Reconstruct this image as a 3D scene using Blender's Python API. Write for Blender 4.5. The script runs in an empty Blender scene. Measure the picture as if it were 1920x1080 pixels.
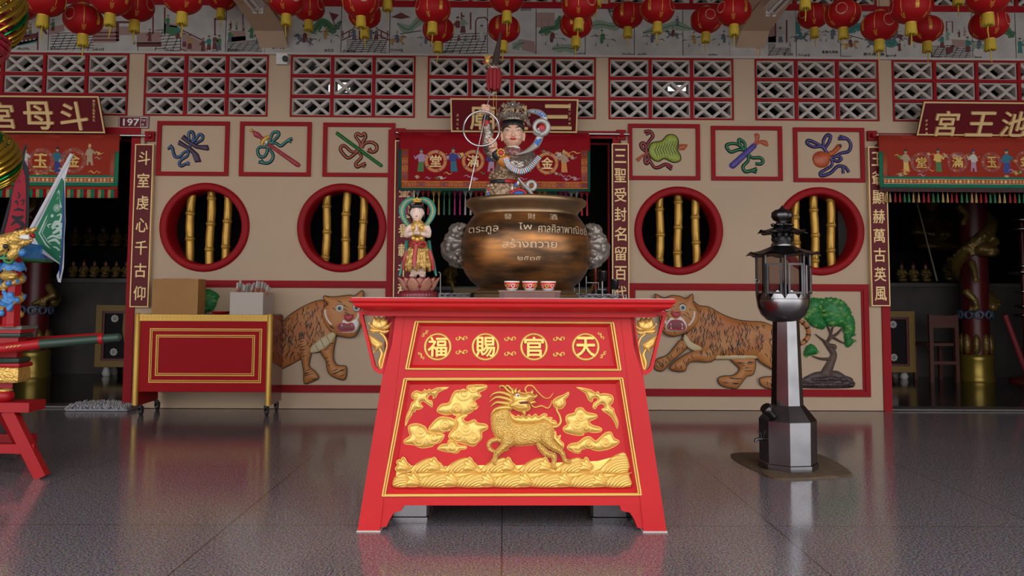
import bpy, bmesh, math, random
import numpy as np
from mathutils import Vector, Matrix, Euler
from mathutils.geometry import delaunay_2d_cdt, tessellate_polygon

S = bpy.context.scene
COL = S.collection
PI = math.pi
random.seed(7)

# ------------------------------------------------------------------ camera
F_PX, CXP, CYP = 1500.0, 960.0, 463.0          # focal length and optical axis, in pixels of the 1920 x 1080 frame
PITCH, ROLL, YAW = 0.063, -0.0052, 0.0105
CAM = Vector((0.0, 0.0, 1.005))
cam_data = bpy.data.cameras.new('camera')
cam_data.sensor_width = 36.0
cam_data.lens = 36.0 * F_PX / 1920.0
cam_data.shift_y = -(540.0 - CYP) / 1920.0
cam_data.clip_start = 0.05
cam_ob = bpy.data.objects.new('camera', cam_data)
COL.objects.link(cam_ob)
CAM_R = (Matrix.Rotation(-YAW, 3, 'Z') @ Matrix.Rotation(PI / 2 + PITCH, 3, 'X') @ Matrix.Rotation(-ROLL, 3, 'Z'))
cam_ob.matrix_world = Matrix.Translation(CAM) @ CAM_R.to_4x4()
S.camera = cam_ob

# ------------------------------------------------------------------ light
world = bpy.data.worlds.new('overcast_sky')
S.world = world
world.use_nodes = True
bg = world.node_tree.nodes['Background']
bg.inputs['Color'].default_value = (0.98, 0.985, 1.0, 1)
bg.inputs['Strength'].default_value = 1.0
S.view_settings.view_transform = 'Standard'
S.view_settings.look = 'None'
S.view_settings.gamma = 1.0
S.view_settings.use_curve_mapping = False
S.view_settings.exposure = 1.4


# ------------------------------------------------------------------ helpers
def W(px, py, Y):
    """The point on the plane Y = const that the photograph shows at a pixel."""
    d = CAM_R @ Vector(((px - CXP) / F_PX, -(py - CYP) / F_PX, -1.0))
    return CAM + d * (Y / d.y)


def lin(c):
    c = c / 255.0
    return c / 12.92 if c <= 0.04045 else ((c + 0.055) / 1.055) ** 2.4


def rgb(r, g, b):
    return (lin(r), lin(g), lin(b), 1.0)


def mat(name, col, rough=0.5, metal=0.0, spec=0.5, bump=None, var=None, coat=0.0, alpha=None, trans=0.0):
    """Principled material; bump=(kind, scale, strength), var=(scale, second colour, amount)."""
    m = bpy.data.materials.new(name)
    m.use_nodes = True
    nt = m.node_tree
    p = nt.nodes['Principled BSDF']
    p.inputs['Base Color'].default_value = col
    p.inputs['Roughness'].default_value = rough
    p.inputs['Metallic'].default_value = metal
    p.inputs['Specular IOR Level'].default_value = spec
    p.inputs['Coat Weight'].default_value = coat
    p.inputs['Transmission Weight'].default_value = trans
    tc = None
    if bump or var:
        tc = nt.nodes.new('ShaderNodeTexCoord')
    if var:
        n = nt.nodes.new('ShaderNodeTexNoise')
        n.inputs['Scale'].default_value = var[0]
        n.inputs['Detail'].default_value = 5
        nt.links.new(tc.outputs['Object'], n.inputs['Vector'])
        r = nt.nodes.new('ShaderNodeValToRGB')
        r.color_ramp.elements[0].position = 0.35
        r.color_ramp.elements[1].position = 0.68
        r.color_ramp.elements[0].color = (0, 0, 0, 1)
        r.color_ramp.elements[1].color = (var[2],) * 3 + (1,)
        nt.links.new(n.outputs['Fac'], r.inputs['Fac'])
        mx = nt.nodes.new('ShaderNodeMix')
        mx.data_type = 'RGBA'
        mx.inputs['A'].default_value = col
        mx.inputs['B'].default_value = var[1]
        nt.links.new(r.outputs['Color'], mx.inputs['Factor'])
        nt.links.new(mx.outputs['Result'], p.inputs['Base Color'])
    if bump:
        if bump[0] == 'noise':
            n = nt.nodes.new('ShaderNodeTexNoise')
            n.inputs['Detail'].default_value = 4
            out = n.outputs['Fac']
        else:
            n = nt.nodes.new('ShaderNodeTexVoronoi')
            out = n.outputs['Distance']
        n.inputs['Scale'].default_value = bump[1]
        nt.links.new(tc.outputs['Object'], n.inputs['Vector'])
        b = nt.nodes.new('ShaderNodeBump')
        b.inputs['Strength'].default_value = bump[2]
        b.inputs['Distance'].default_value = 0.004
        nt.links.new(out, b.inputs['Height'])
        nt.links.new(b.outputs['Normal'], p.inputs['Normal'])
    return m


def spl(pts, closed=False, n=6):
    """Catmull-Rom resampling of a 2D or 3D point list."""
    P = [np.array(p, float) for p in pts]
    N = len(P)
    if N < 3:
        return [tuple(p) for p in P]
    out = []
    for i in range(N if closed else N - 1):
        p1, p2 = P[i], P[(i + 1) % N]
        p0 = P[(i - 1) % N] if (closed or i > 0) else 2 * p1 - p2
        p3 = P[(i + 2) % N] if (closed or i + 2 < N) else 2 * p2 - p1
        for k in range(n):
            t = k / n
            out.append(tuple(0.5 * (2 * p1 + (p2 - p0) * t + (2 * p0 - 5 * p1 + 4 * p2 - p3) * t * t
                                    + (3 * p1 - p0 - 3 * p2 + p3) * t ** 3)))
    if not closed:
        out.append(tuple(P[-1]))
    return out


class Plane:
    """A surface to carve on: u, v along it and h out of it."""
    def __init__(s, O, U, V, warp=None):
        s.O, s.U, s.V = Vector(O), Vector(U).normalized(), Vector(V).normalized()
        s.N = s.U.cross(s.V).normalized()
        if s.N.y > 0:
            s.N = -s.N
        s.warp = warp

    def __call__(s, u, v, h=0.0):
        if s.warp:
            h = h + s.warp(u, v)
        return s.O + s.U * u + s.V * v + s.N * h

    def px(s, x, y):
        d = CAM_R @ Vector(((x - CXP) / F_PX, -(y - CYP) / F_PX, -1.0))
        t = (s.O - CAM).dot(s.N) / d.dot(s.N)
        q = CAM + d * t - s.O
        return (q.dot(s.U), q.dot(s.V))

    def zoom(s, x0, y0, k):
        """Converter from the coordinates of an enlarged crop to (u, v)."""
        return lambda pts: [s.px(x0 + a / k, y0 + b / k) for a, b in pts]


def poly_dist(Q, poly):
    """Distance of points Q (n,2) to the closed polygon and an inside flag."""
    A = np.array(poly, float)
    B = np.roll(A, -1, axis=0)
    best = np.full(len(Q), 1e9)
    inside = np.zeros(len(Q), bool)
    for a, b in zip(A, B):
        e = b - a
        L = max(e.dot(e), 1e-18)
        t = np.clip(((Q - a) @ e) / L, 0, 1)
        dd = np.hypot(*(Q - a - t[:, None] * e).T)
        best = np.minimum(best, dd)
        c = (a[1] > Q[:, 1]) != (b[1] > Q[:, 1])
        if c.any():
            xi = a[0] + (Q[:, 1] - a[1]) * e[0] / (e[1] if abs(e[1]) > 1e-18 else 1e-18)
            inside ^= c & (Q[:, 0] < xi)
    return best, inside


class MB:
    """Collects geometry for ONE mesh object with as many materials as it needs."""
    def __init__(s):
        s.v, s.f, s.m, s.sm = [], [], [], []

    def add(s, vs, fs, mi=0, smooth=False):
        o = len(s.v)
        s.v += [tuple(p) for p in vs]
        for f in fs:
            s.f.append(tuple(i + o for i in f))
            s.m.append(mi)
            s.sm.append(smooth)

    def box(s, a, b, mi=0):
        (x0, y0, z0), (x1, y1, z1) = a, b
        x0, x1 = min(x0, x1), max(x0, x1)
        y0, y1 = min(y0, y1), max(y0, y1)
        z0, z1 = min(z0, z1), max(z0, z1)
        s.add([(x0, y0, z0), (x1, y0, z0), (x1, y1, z0), (x0, y1, z0), (x0, y0, z1), (x1, y0, z1), (x1, y1, z1), (x0, y1, z1)],
              [(0, 3, 2, 1), (4, 5, 6, 7), (0, 1, 5, 4), (1, 2, 6, 5), (2, 3, 7, 6), (3, 0, 4, 7)], mi)

    def hexa(s, bottom, top, mi=0):
        """Box from four bottom and four top corners (counter-clockwise from above)."""
        s.add(list(bottom) + list(top), [(0, 3, 2, 1), (4, 5, 6, 7), (0, 1, 5, 4), (1, 2, 6, 5), (2, 3, 7, 6), (3, 0, 4, 7)], mi)

    def tube(s, pts, r, n=10, mi=0, caps=True, smooth=True, flat=1.0):
        P = [Vector(p) for p in pts]
        R = r if isinstance(r, (list, tuple)) else [r] * len(P)
        if len(R) != len(P):
            R = list(np.interp(np.linspace(0, 1, len(P)), np.linspace(0, 1, len(R)), R))
        vs, fs = [], []
        up = None
        for i, p in enumerate(P):
            t = (P[min(i + 1, len(P) - 1)] - P[max(i - 1, 0)])
            t = t.normalized() if t.length > 1e-9 else Vector((0, 0, 1))
            if up is None:
                up = Vector((0, -1, 0)) if abs(t.y) < 0.9 else Vector((0, 0, 1))
            a = t.cross(up)
            if a.length < 1e-6:
                a = t.orthogonal()
            a.normalize()
            b = a.cross(t).normalized()
            up = b
            for k in range(n):
                w = 2 * PI * k / n
                vs.append(p + a * (math.cos(w) * R[i]) + b * (math.sin(w) * R[i] * flat))
        for i in range(len(P) - 1):
            for k in range(n):
                k2 = (k + 1) % n
                fs.append((i * n + k, i * n + k2, (i + 1) * n + k2, (i + 1) * n + k))
        s.add(vs, fs, mi, smooth)
        if caps:
            o = len(vs)
            s.add(vs[:n], [tuple(range(n))[::-1]], mi)
            s.add(vs[o - n:], [tuple(range(n))], mi)

    def lathe(s, c, prof, n=32, mi=0, smooth=True, a0=0.0, a1=2 * PI, sx=1.0, sy=1.0, mod=None):
        """prof: (radius, z) pairs about the vertical axis through c."""
        full = abs(a1 - a0 - 2 * PI) < 1e-6
        cols = n if full else n + 1
        vs, fs = [], []
        for j, (r, z) in enumerate(prof):
            for k in range(cols):
                w = a0 + (a1 - a0) * k / n
                rr, zz = (r, z) if mod is None else mod(r, z, w, j)
                vs.append((c[0] + rr * math.cos(w) * sx, c[1] + rr * math.sin(w) * sy, c[2] + zz))
        for j in range(len(prof) - 1):
            for k in range(n):
                k2 = (k + 1) % cols
                fs.append((j * cols + k, j * cols + k2, (j + 1) * cols + k2, (j + 1) * cols + k))
        s.add(vs, fs, mi, smooth)
        if full:
            if prof[0][0] > 1e-5:
                s.add(vs[:cols], [tuple(range(cols))[::-1]], mi)
            if prof[-1][0] > 1e-5:
                s.add(vs[-cols:], [tuple(range(cols))], mi)

    def ball(s, c, r, n=12, mi=0, rot=None):
        rx, ry, rz = (r, r, r) if not isinstance(r, (tuple, list)) else r
        vs, fs = [], []
        m = max(n // 2, 4)
        for j in range(m + 1):
            th = PI * j / m
            for k in range(n):
                w = 2 * PI * k / n
                q = Vector((rx * math.sin(th) * math.cos(w), ry * math.sin(th) * math.sin(w), -rz * math.cos(th)))
                if rot:
                    q = rot @ q
                vs.append(Vector(c) + q)
        for j in range(m):
            for k in range(n):
                k2 = (k + 1) % n
                fs.append((j * n + k, j * n + k2, (j + 1) * n + k2, (j + 1) * n + k))
        s.add(vs, fs, mi, True)

    # ---- things drawn on a Plane
    def prism(s, pl, poly, h0, h1, mi=0, holes=(), bevel=0.0):
        loops = [[Vector((u, v, 0)) for u, v in poly]] + [[Vector((u, v, 0)) for u, v in h] for h in holes]
        tri = tessellate_polygon(loops)
        flat = [p for lp in loops for p in lp]
        n = len(flat)
        vs = [pl(p.x, p.y, h1) for p in flat] + [pl(p.x, p.y, h0) for p in flat]
        fs = [tuple(t) for t in tri] + [tuple(i + n for i in t[::-1]) for t in tri]
        o = 0
        for lp in loops:
            k = len(lp)
            for i in range(k):
                j = (i + 1) % k
                fs.append((o + i, o + j, n + o + j, n + o + i))
            o += k
        s.add(vs, fs, mi)

    def rect(s, pl, u0, v0, u1, v1, h0, h1, mi=0):
        s.prism(pl, [(u0, v0), (u1, v0), (u1, v1), (u0, v1)], h0, h1, mi)

    def frame(s, pl, u0, v0, u1, v1, w, h0, h1, mi=0):
        s.prism(pl, [(u0, v0), (u1, v0), (u1, v1), (u0, v1)], h0, h1, mi,
                holes=[[(u0 + w, v0 + w), (u0 + w, v1 - w), (u1 - w, v1 - w), (u1 - w, v0 + w)]])

    def stroke(s, pl, pts, w, h, base=0.0, mi=0, seg=4, hf=None, smooth=True):
        """A half-round raised line on the plane; w is a width or a list of widths along it."""
        n = len(pts)
        if n < 2:
            return
        Wd = w if isinstance(w, (list, tuple)) else [w, w]
        Wd = np.interp(np.linspace(0, 1, n), np.linspace(0, 1, len(Wd)), Wd)
        P = np.array(pts, float)
        T = np.gradient(P, axis=0)
        T /= np.maximum(np.hypot(*T.T), 1e-12)[:, None]
        Nn = np.stack([-T[:, 1], T[:, 0]], 1)
        vs, fs = [], []
        for i in range(n):
            for k in range(seg + 1):
                a = -1 + 2 * k / seg
                q = P[i] + Nn[i] * a * Wd[i] / 2
                hb = base + (hf(q[0], q[1]) if hf else 0.0)
                vs.append(pl(q[0], q[1], hb + h * math.sqrt(max(0, 1 - a * a)) * (min(1, Wd[i] / max(Wd.max(), 1e-9)) ** 0.5)))
        m = seg + 1
        for i in range(n - 1):
            for k in range(seg):
                fs.append((i * m + k, i * m + k + 1, (i + 1) * m + k + 1, (i + 1) * m + k))
        s.add(vs, fs, mi, smooth)

    def relief(s, pl, poly, H, r=None, h0=0.0, mi=0, step=None, fn=None, skirt=0.004, mif=None):
        """A carved pillow with the given outline; returns its height function."""
        poly = [tuple(p) for p in poly]
        A = np.array(poly)
        ext = A.max(0) - A.min(0)
        step = step or max(ext.max() / 40, 0.002)
        bd = []
        for i in range(len(poly)):
            a, b = A[i], A[(i + 1) % len(A)]
            L = np.hypot(*(b - a))
            k = max(1, int(L / step))
            bd += [tuple(a + (b - a) * t / k) for t in range(k)]
        gx = np.arange(A[:, 0].min(), A[:, 0].max(), step)
        gy = np.arange(A[:, 1].min(), A[:, 1].max(), step * 0.87)
        G = np.array([(x + (step / 2 if j % 2 else 0), y) for j, y in enumerate(gy) for x in gx])
        if len(G):
            d, ins = poly_dist(G, poly)
            G = G[ins & (d > step * 0.55)]
        pts = [Vector(p) for p in bd] + [Vector(p) for p in G]
        nb = len(bd)
        res = delaunay_2d_cdt(pts, [], [list(range(nb))], 1, 1e-7)
        Q = np.array([(p.x, p.y) for p in res[0]])
        d, _ = poly_dist(Q, poly)
        if r is None:
            r = max(d.max(), 1e-6)

        def height(dist):
            t = np.clip(dist / r, 0, 1)
            return h0 + H * np.sqrt(np.maximum(0, 1 - (1 - t) ** 2))
        hh = height(d)
        if fn:
            hh = hh + np.array([fn(q[0], q[1]) for q in Q]) * np.clip(d / (r * 0.3), 0, 1)
        vs = [pl(q[0], q[1], h) for q, h in zip(Q, hh)]
        o = len(s.v)
        fs = [tuple(f) for f in res[2]]
        if mif:
            for f in fs:
                c = Q[list(f)].mean(0)
                s.add([], [], 0)
            s.v += [tuple(p) for p in vs]
            for f in fs:
                c = Q[list(f)].mean(0)
                s.f.append(tuple(i + o for i in f)); s.m.append(mif(c[0], c[1])); s.sm.append(True)
        else:
            s.add(vs, fs, mi, True)
        if skirt:
            up = [pl(p[0], p[1], h0) for p in bd]
            dn = [pl(p[0], p[1], h0 - skirt) for p in bd]
            s.add(up + dn, [(i, (i + 1) % nb, nb + (i + 1) % nb, nb + i) for i in range(nb)], mi)

        def hf(u, v):
            dd, ii = poly_dist(np.array([(u, v)]), poly)
            return float(height(dd)[0]) if ii[0] else h0
        return hf

    def text(s, pl, body, u, v, size, h0, h1, mi=0, bold=0.0, align='CENTER', sx=1.0, sy=1.0, shear=0.0, squash=None):
        """Lettering as solid glyphs on the plane, centred on (u, v); squash fits it to a width."""
        me = glyphs(body)
        if me is None:
            return
        C, tri, edges = me
        lo, hi = C.min(0), C.max(0)
        C = (C - (lo + hi) / 2)
        k = size / max(hi[1] - lo[1], 1e-6) if size else 1.0
        kx = k * sx if squash is None else squash / max(hi[0] - lo[0], 1e-6)
        ky = k * sy
        off = 0.0
        if align == 'LEFT':
            off = (hi[0] - lo[0]) / 2 * kx
        n = len(C)
        for q, (du, dv) in enumerate(((1, 0), (-1, 0), (0, 1), (0, -1)) if bold else ((0, 0),)):
            Pu = u + off + C[:, 0] * kx + C[:, 1] * shear * ky + du * bold * k
            Pv = v + C[:, 1] * ky + dv * bold * k
            hq = h1 + (h1 - h0) * .004 * q
            vs = [pl(a, b, hq) for a, b in zip(Pu, Pv)] + [pl(a, b, h0) for a, b in zip(Pu, Pv)]
            s.add(vs, [tuple(t) for t in tri] + [(a, b, b + n, a + n) for a, b in edges], mi)

    def build(s, name, mats, parent=None, shadow=True):
        me = bpy.data.meshes.new(name)
        me.from_pydata([tuple(p) for p in s.v], [], s.f)
        if not isinstance(mats, (list, tuple)):
            mats = [mats]
        for m in mats:
            me.materials.append(m)
        me.polygons.foreach_set('material_index', [min(i, len(mats) - 1) for i in s.m])
        me.polygons.foreach_set('use_smooth', s.sm)
        me.update()
        bm = bmesh.new()
        bm.from_mesh(me)
        bmesh.ops.recalc_face_normals(bm, faces=bm.faces)
        bm.to_mesh(me)
        bm.free()
        o = bpy.data.objects.new(name, me)
        COL.objects.link(o)
        if parent is not None:
            attach(o, parent)
        return o


def attach(o, parent):
    o.parent = parent
    q = parent
    T = Matrix.Identity(4)
    while q is not None:                      # parents only ever carry a translation while a thing is being built
        T = Matrix.Translation(q.location) @ T
        q = q.parent if q.type == 'EMPTY' else None
    o.matrix_parent_inverse = T.inverted()


_GL = {}


def glyphs(body):
    key = body
    if key in _GL:
        return _GL[key]
    c = bpy.data.curves.new('lettering', 'FONT')
    c.body = body
    c.align_x, c.align_y = 'CENTER', 'CENTER'
    c.resolution_u = 3
    o = bpy.data.objects.new('lettering', c)
    COL.objects.link(o)
    dg = bpy.context.evaluated_depsgraph_get()
    me = bpy.data.meshes.new_from_object(o.evaluated_get(dg))
    bpy.data.objects.remove(o)
    bpy.data.curves.remove(c)
    if not len(me.polygons):
        _GL[key] = None
        return None
    bm = bmesh.new()
    bm.from_mesh(me)
    bmesh.ops.remove_doubles(bm, verts=bm.verts, dist=1e-5)
    bmesh.ops.triangulate(bm, faces=bm.faces)
    bm.verts.index_update()
    C = np.array([(v.co.x, v.co.y) for v in bm.verts])
    tri = [tuple(v.index for v in f.verts) for f in bm.faces]
    ed = [tuple(v.index for v in e.verts) for e in bm.edges if len(e.link_faces) == 1]
    bm.free()
    bpy.data.meshes.remove(me)
    _GL[key] = (C, tri, ed)
    return _GL[key]


def tag(o, label=None, cat=None, group=None, kind=None):
    if label: o['label'] = label
    if cat: o['category'] = cat
    if group: o['group'] = group
    if kind: o['kind'] = kind
    return o


def thing(name, label, cat, loc=(0, 0, 0), group=None, kind=None):
    o = bpy.data.objects.new(name, None)
    COL.objects.link(o)
    o.location = loc
    o.empty_display_size = 0.1
    return tag(o, label, cat, group, kind)


def dup(root, loc, label=None, rotz=None, scale=None, group=None):
    """A copy of a thing with copies of its parts and sub-parts (mesh data shared)."""
    r = root.copy()
    COL.objects.link(r)
    r.location = loc
    if rotz is not None: r.rotation_euler = (0, 0, rotz)
    if scale is not None: r.scale = scale if isinstance(scale, (tuple, list)) else (scale,) * 3
    if label: r['label'] = label
    if group: r['group'] = group
    for ch in list(root.children):
        c = ch.copy(); COL.objects.link(c); c.parent = r
        for g in list(ch.children):
            d = g.copy(); COL.objects.link(d); d.parent = c
    return r


def _ico():
    bm = bmesh.new()
    bmesh.ops.create_icosphere(bm, subdivisions=2, radius=1.0)
    pts = [v.co.copy() for v in bm.verts]
    bm.free()
    return pts


ICO = _ico()


class Sculpt:
    """A figure grown from capsules and ellipsoids into one continuous surface; every face takes the
    material of the form it belongs to."""
    def __init__(s):
        s.p = []

    def cap(s, a, b, ra, rb, tag=0):
        s.p.append(('c', Vector(a), Vector(b), ra, rb, tag)); return s

    def chain(s, pts, rs, tag=0):
        rs = list(np.interp(np.linspace(0, 1, len(pts)), np.linspace(0, 1, len(rs)), rs))
        for i in range(len(pts) - 1):
            s.cap(pts[i], pts[i + 1], rs[i], rs[i + 1], tag)
        return s

    def ell(s, c, r, tag=0, rot=None):
        s.p.append(('e', Vector(c), Vector(r if isinstance(r, (tuple, list)) else (r, r, r)), rot or Matrix.Identity(3), None, tag)); return s

    def build(s, name, mats, voxel, parent=None, smooth=4):
        bm = bmesh.new()
        for p in s.p:
            if p[0] == 'e':
                ret = bmesh.ops.create_icosphere(bm, subdivisions=3, radius=1.0)
                for v in ret['verts']:
                    q = v.co
                    v.co = p[1] + p[3] @ Vector((q.x * p[2].x, q.y * p[2].y, q.z * p[2].z))
            else:
                vs = [bm.verts.new(c + q * r) for c, r in ((p[1], p[3]), (p[2], p[4])) for q in ICO]
                h = bmesh.ops.convex_hull(bm, input=vs)
                bad = list({g for g in h['geom_interior'] + h['geom_unused'] if isinstance(g, bmesh.types.BMVert) and not g.link_faces})
                if bad:
                    bmesh.ops.delete(bm, geom=bad, context='VERTS')
        me = bpy.data.meshes.new(name)
        bm.to_mesh(me)
        bm.free()
        o = bpy.data.objects.new(name, me)
        COL.objects.link(o)
        md = o.modifiers.new('remesh', 'REMESH')
        md.mode = 'VOXEL'
        md.voxel_size = voxel
        ms = o.modifiers.new('smooth', 'SMOOTH')
        ms.iterations = smooth
        ms.factor = 0.5
        dg = bpy.context.evaluated_depsgraph_get()
        m2 = bpy.data.meshes.new_from_object(o.evaluated_get(dg))
        o.modifiers.clear()
        o.data = m2
        m2.name = name
        bpy.data.meshes.remove(me)
        n = len(m2.polygons)
        C = np.empty(n * 3)
        m2.polygons.foreach_get('center', C)
        C = C.reshape(-1, 3)
        best = np.full(n, 1e9)
        idx = np.zeros(n, int)
        for p in s.p:
            if p[0] == 'e':
                R = np.array(p[3])
                q = (C - np.array(p[1])) @ R
                rr = np.array(p[2])
                k = np.linalg.norm(q / rr, axis=1)
                dd = (k - 1) * rr.min()
            else:
                a, b = np.array(p[1]), np.array(p[2])
                e = b - a
                t = np.clip((C - a) @ e / max(e @ e, 1e-12), 0, 1)
                dd = np.linalg.norm(C - a - t[:, None] * e, axis=1) - (p[3] + (p[4] - p[3]) * t)
            w = dd < best
            best[w] = dd[w]
            idx[w] = p[5]
        m2.materials.clear()
        for m in mats:
            m2.materials.append(m)
        m2.polygons.foreach_set('material_index', idx)
        m2.polygons.foreach_set('use_smooth', np.ones(n, bool))
        m2.update()
        if parent is not None:
            attach(o, parent)
        return o


def spiral(c, r, turns=1.6, a0=0.0, d=1, n=26):
    return [(c[0] + r * (1 - 0.85 * i / n) * math.cos(a0 + d * 2 * PI * turns * i / n),
             c[1] + r * (1 - 0.85 * i / n) * math.sin(a0 + d * 2 * PI * turns * i / n)) for i in range(n + 1)]


def circle(c, r, n=40, ry=None):
    return [(c[0] + r * math.cos(2 * PI * i / n), c[1] + (ry or r) * math.sin(2 * PI * i / n)) for i in range(n)]
# ------------------------------------------------------------------ materials
M = {}
M['wall'] = mat('cream_wall_paint', (0.53, 0.385, 0.265, 1), 0.65, spec=0.2, bump=('noise', 60, 0.05), var=(1.3, (0.46, 0.345, 0.25, 1), 0.5))
M['red'] = mat('dark_red_gloss_paint', (0.30, 0.0015, 0.006, 1), 0.55, spec=0.2, var=(3, (0.23, 0.003, 0.009, 1), 0.6))
M['maroon'] = mat('maroon_board_paint', (0.13, 0.003, 0.008, 1), 0.5, spec=0.25, var=(4, (0.10, 0.004, 0.009, 1), 0.6))
M['table_red'] = mat('bright_red_table_paint', (0.52, 0.012, 0.014, 1), 0.42, spec=0.25, var=(2.5, (0.43, 0.008, 0.012, 1), 0.7), bump=('noise', 90, 0.06))
M['gold'] = mat('gold_leaf_paint', (0.76, 0.48, 0.125, 1), 0.40, metal=0.55, spec=0.5, bump=('noise', 160, 0.12))
M['gold_scale'] = mat('gold_scales', (0.74, 0.46, 0.12, 1), 0.38, metal=0.55, bump=('voronoi', 190, 1.0))
M['gold_dull'] = mat('dull_gold_paint', (0.62, 0.36, 0.07, 1), 0.42, metal=0.45, bump=('noise', 120, 0.12))
M['gold_text'] = mat('pale_gold_lettering', (0.80, 0.56, 0.26, 1), 0.5, metal=0.2)
M['bamboo_gold'] = mat('gold_bamboo_paint', (0.55, 0.31, 0.05, 1), 0.36, metal=0.45, var=(9, (0.36, 0.18, 0.025, 1), 0.8), bump=('noise', 30, 0.15))
M['white_block'] = mat('grey_white_vent_paint', (0.50, 0.44, 0.41, 1), 0.7, spec=0.2)
M['black'] = mat('black_paint', (0.012, 0.011, 0.012, 1), 0.5)
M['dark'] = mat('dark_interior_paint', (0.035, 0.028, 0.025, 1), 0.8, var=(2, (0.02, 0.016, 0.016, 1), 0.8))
M['dark_tile'] = mat('grey_marble_dado', (0.10, 0.085, 0.08, 1), 0.35, var=(3, (0.05, 0.042, 0.04, 1), 0.9))
M['ceiling'] = mat('grey_white_ceiling_paint', (0.40, 0.36, 0.33, 1), 0.8)
M['steel'] = mat('worn_stainless_steel', (0.33, 0.32, 0.33, 1), 0.26, metal=1.0, var=(6, (0.20, 0.19, 0.20, 1), 0.8), bump=('noise', 14, 0.08))
M['steel_dark'] = mat('sooty_dark_steel', (0.10, 0.095, 0.10, 1), 0.32, metal=1.0, var=(9, (0.05, 0.045, 0.045, 1), 0.8))
M['chrome'] = mat('polished_rod_metal', (0.62, 0.61, 0.62, 1), 0.25, metal=1.0)
M['green'] = mat('green_paint', (0.02, 0.17, 0.07, 1), 0.5)
M['blue'] = mat('blue_paint', (0.03, 0.14, 0.50, 1), 0.4)
M['white'] = mat('white_paint', (0.72, 0.70, 0.68, 1), 0.55)
M['skin'] = mat('painted_pink_skin', (0.66, 0.36, 0.25, 1), 0.42, spec=0.4)


def granite(name, base, spot, rough, joints=True, k=1.0):
    m = bpy.data.materials.new(name)
    m.use_nodes = True
    nt = m.node_tree
    p = nt.nodes['Principled BSDF']
    tc = nt.nodes.new('ShaderNodeTexCoord')
    vo = nt.nodes.new('ShaderNodeTexVoronoi'); vo.inputs['Scale'].default_value = 230 * k
    no = nt.nodes.new('ShaderNodeTexNoise'); no.inputs['Scale'].default_value = 120 * k; no.inputs['Detail'].default_value = 6
    big = nt.nodes.new('ShaderNodeTexNoise'); big.inputs['Scale'].default_value = 1.1; big.inputs['Detail'].default_value = 4
    for n in (vo, no, big):
        nt.links.new(tc.outputs['Object'], n.inputs['Vector'])
    r = nt.nodes.new('ShaderNodeValToRGB')
    r.color_ramp.elements[0].position = 0.38; r.color_ramp.elements[0].color = base
    r.color_ramp.elements[1].position = 0.66; r.color_ramp.elements[1].color = spot
    nt.links.new(no.outputs['Fac'], r.inputs['Fac'])
    mx = nt.nodes.new('ShaderNodeMix'); mx.data_type = 'RGBA'; mx.blend_type = 'MULTIPLY'; mx.inputs['Factor'].default_value = 0.55
    nt.links.new(r.outputs['Color'], mx.inputs['A']); nt.links.new(vo.outputs['Color'], mx.inputs['B'])
    last = mx.outputs['Result']
    if joints:
        br = nt.nodes.new('ShaderNodeTexBrick')
        br.offset = 0.0
        br.inputs['Scale'].default_value = 1.0
        br.inputs['Brick Width'].default_value = 1.2; br.inputs['Row Height'].default_value = 1.2
        br.inputs['Mortar Size'].default_value = 0.003
        br.inputs['Color1'].default_value = (1, 1, 1, 1); br.inputs['Color2'].default_value = (0.95, 0.95, 0.95, 1); br.inputs['Mortar'].default_value = (0.3, 0.3, 0.3, 1)
        nt.links.new(tc.outputs['Object'], br.inputs['Vector'])
        m2 = nt.nodes.new('ShaderNodeMix'); m2.data_type = 'RGBA'; m2.blend_type = 'MULTIPLY'; m2.inputs['Factor'].default_value = 1.0
        nt.links.new(last, m2.inputs['A']); nt.links.new(br.outputs['Color'], m2.inputs['B'])
        last = m2.outputs['Result']
    nt.links.new(last, p.inputs['Base Color'])
    mr = nt.nodes.new('ShaderNodeMapRange')
    mr.inputs['To Min'].default_value = rough; mr.inputs['To Max'].default_value = rough * 2.4
    nt.links.new(big.outputs['Fac'], mr.inputs['Value'])
    nt.links.new(mr.outputs['Result'], p.inputs['Roughness'])
    p.inputs['Specular IOR Level'].default_value = 0.55
    return m


M['granite'] = granite('polished_grey_granite', (0.095, 0.080, 0.090, 1), (0.44, 0.385, 0.415, 1), 0.08)
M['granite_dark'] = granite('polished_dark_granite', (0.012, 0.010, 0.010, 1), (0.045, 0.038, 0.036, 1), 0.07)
M['pavement'] = mat('pale_concrete_yard', (0.36, 0.35, 0.33, 1), 0.9)

YW = 7.25                                                    # front face of the temple wall
WALL = Plane((0, YW, 0), (1, 0, 0), (0, 0, 1))


def R4(xl, yt, xr, yb, pl=WALL):
    """u0, v0, u1, v1 of an upright rectangle seen with these edge positions."""
    xm, ym = (xl + xr) / 2, (yt + yb) / 2
    return (pl.px(xl, ym)[0], pl.px(xm, yb)[1], pl.px(xr, ym)[0], pl.px(xm, yt)[1])


def struct(o):
    o['kind'] = 'structure'
    return o


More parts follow.
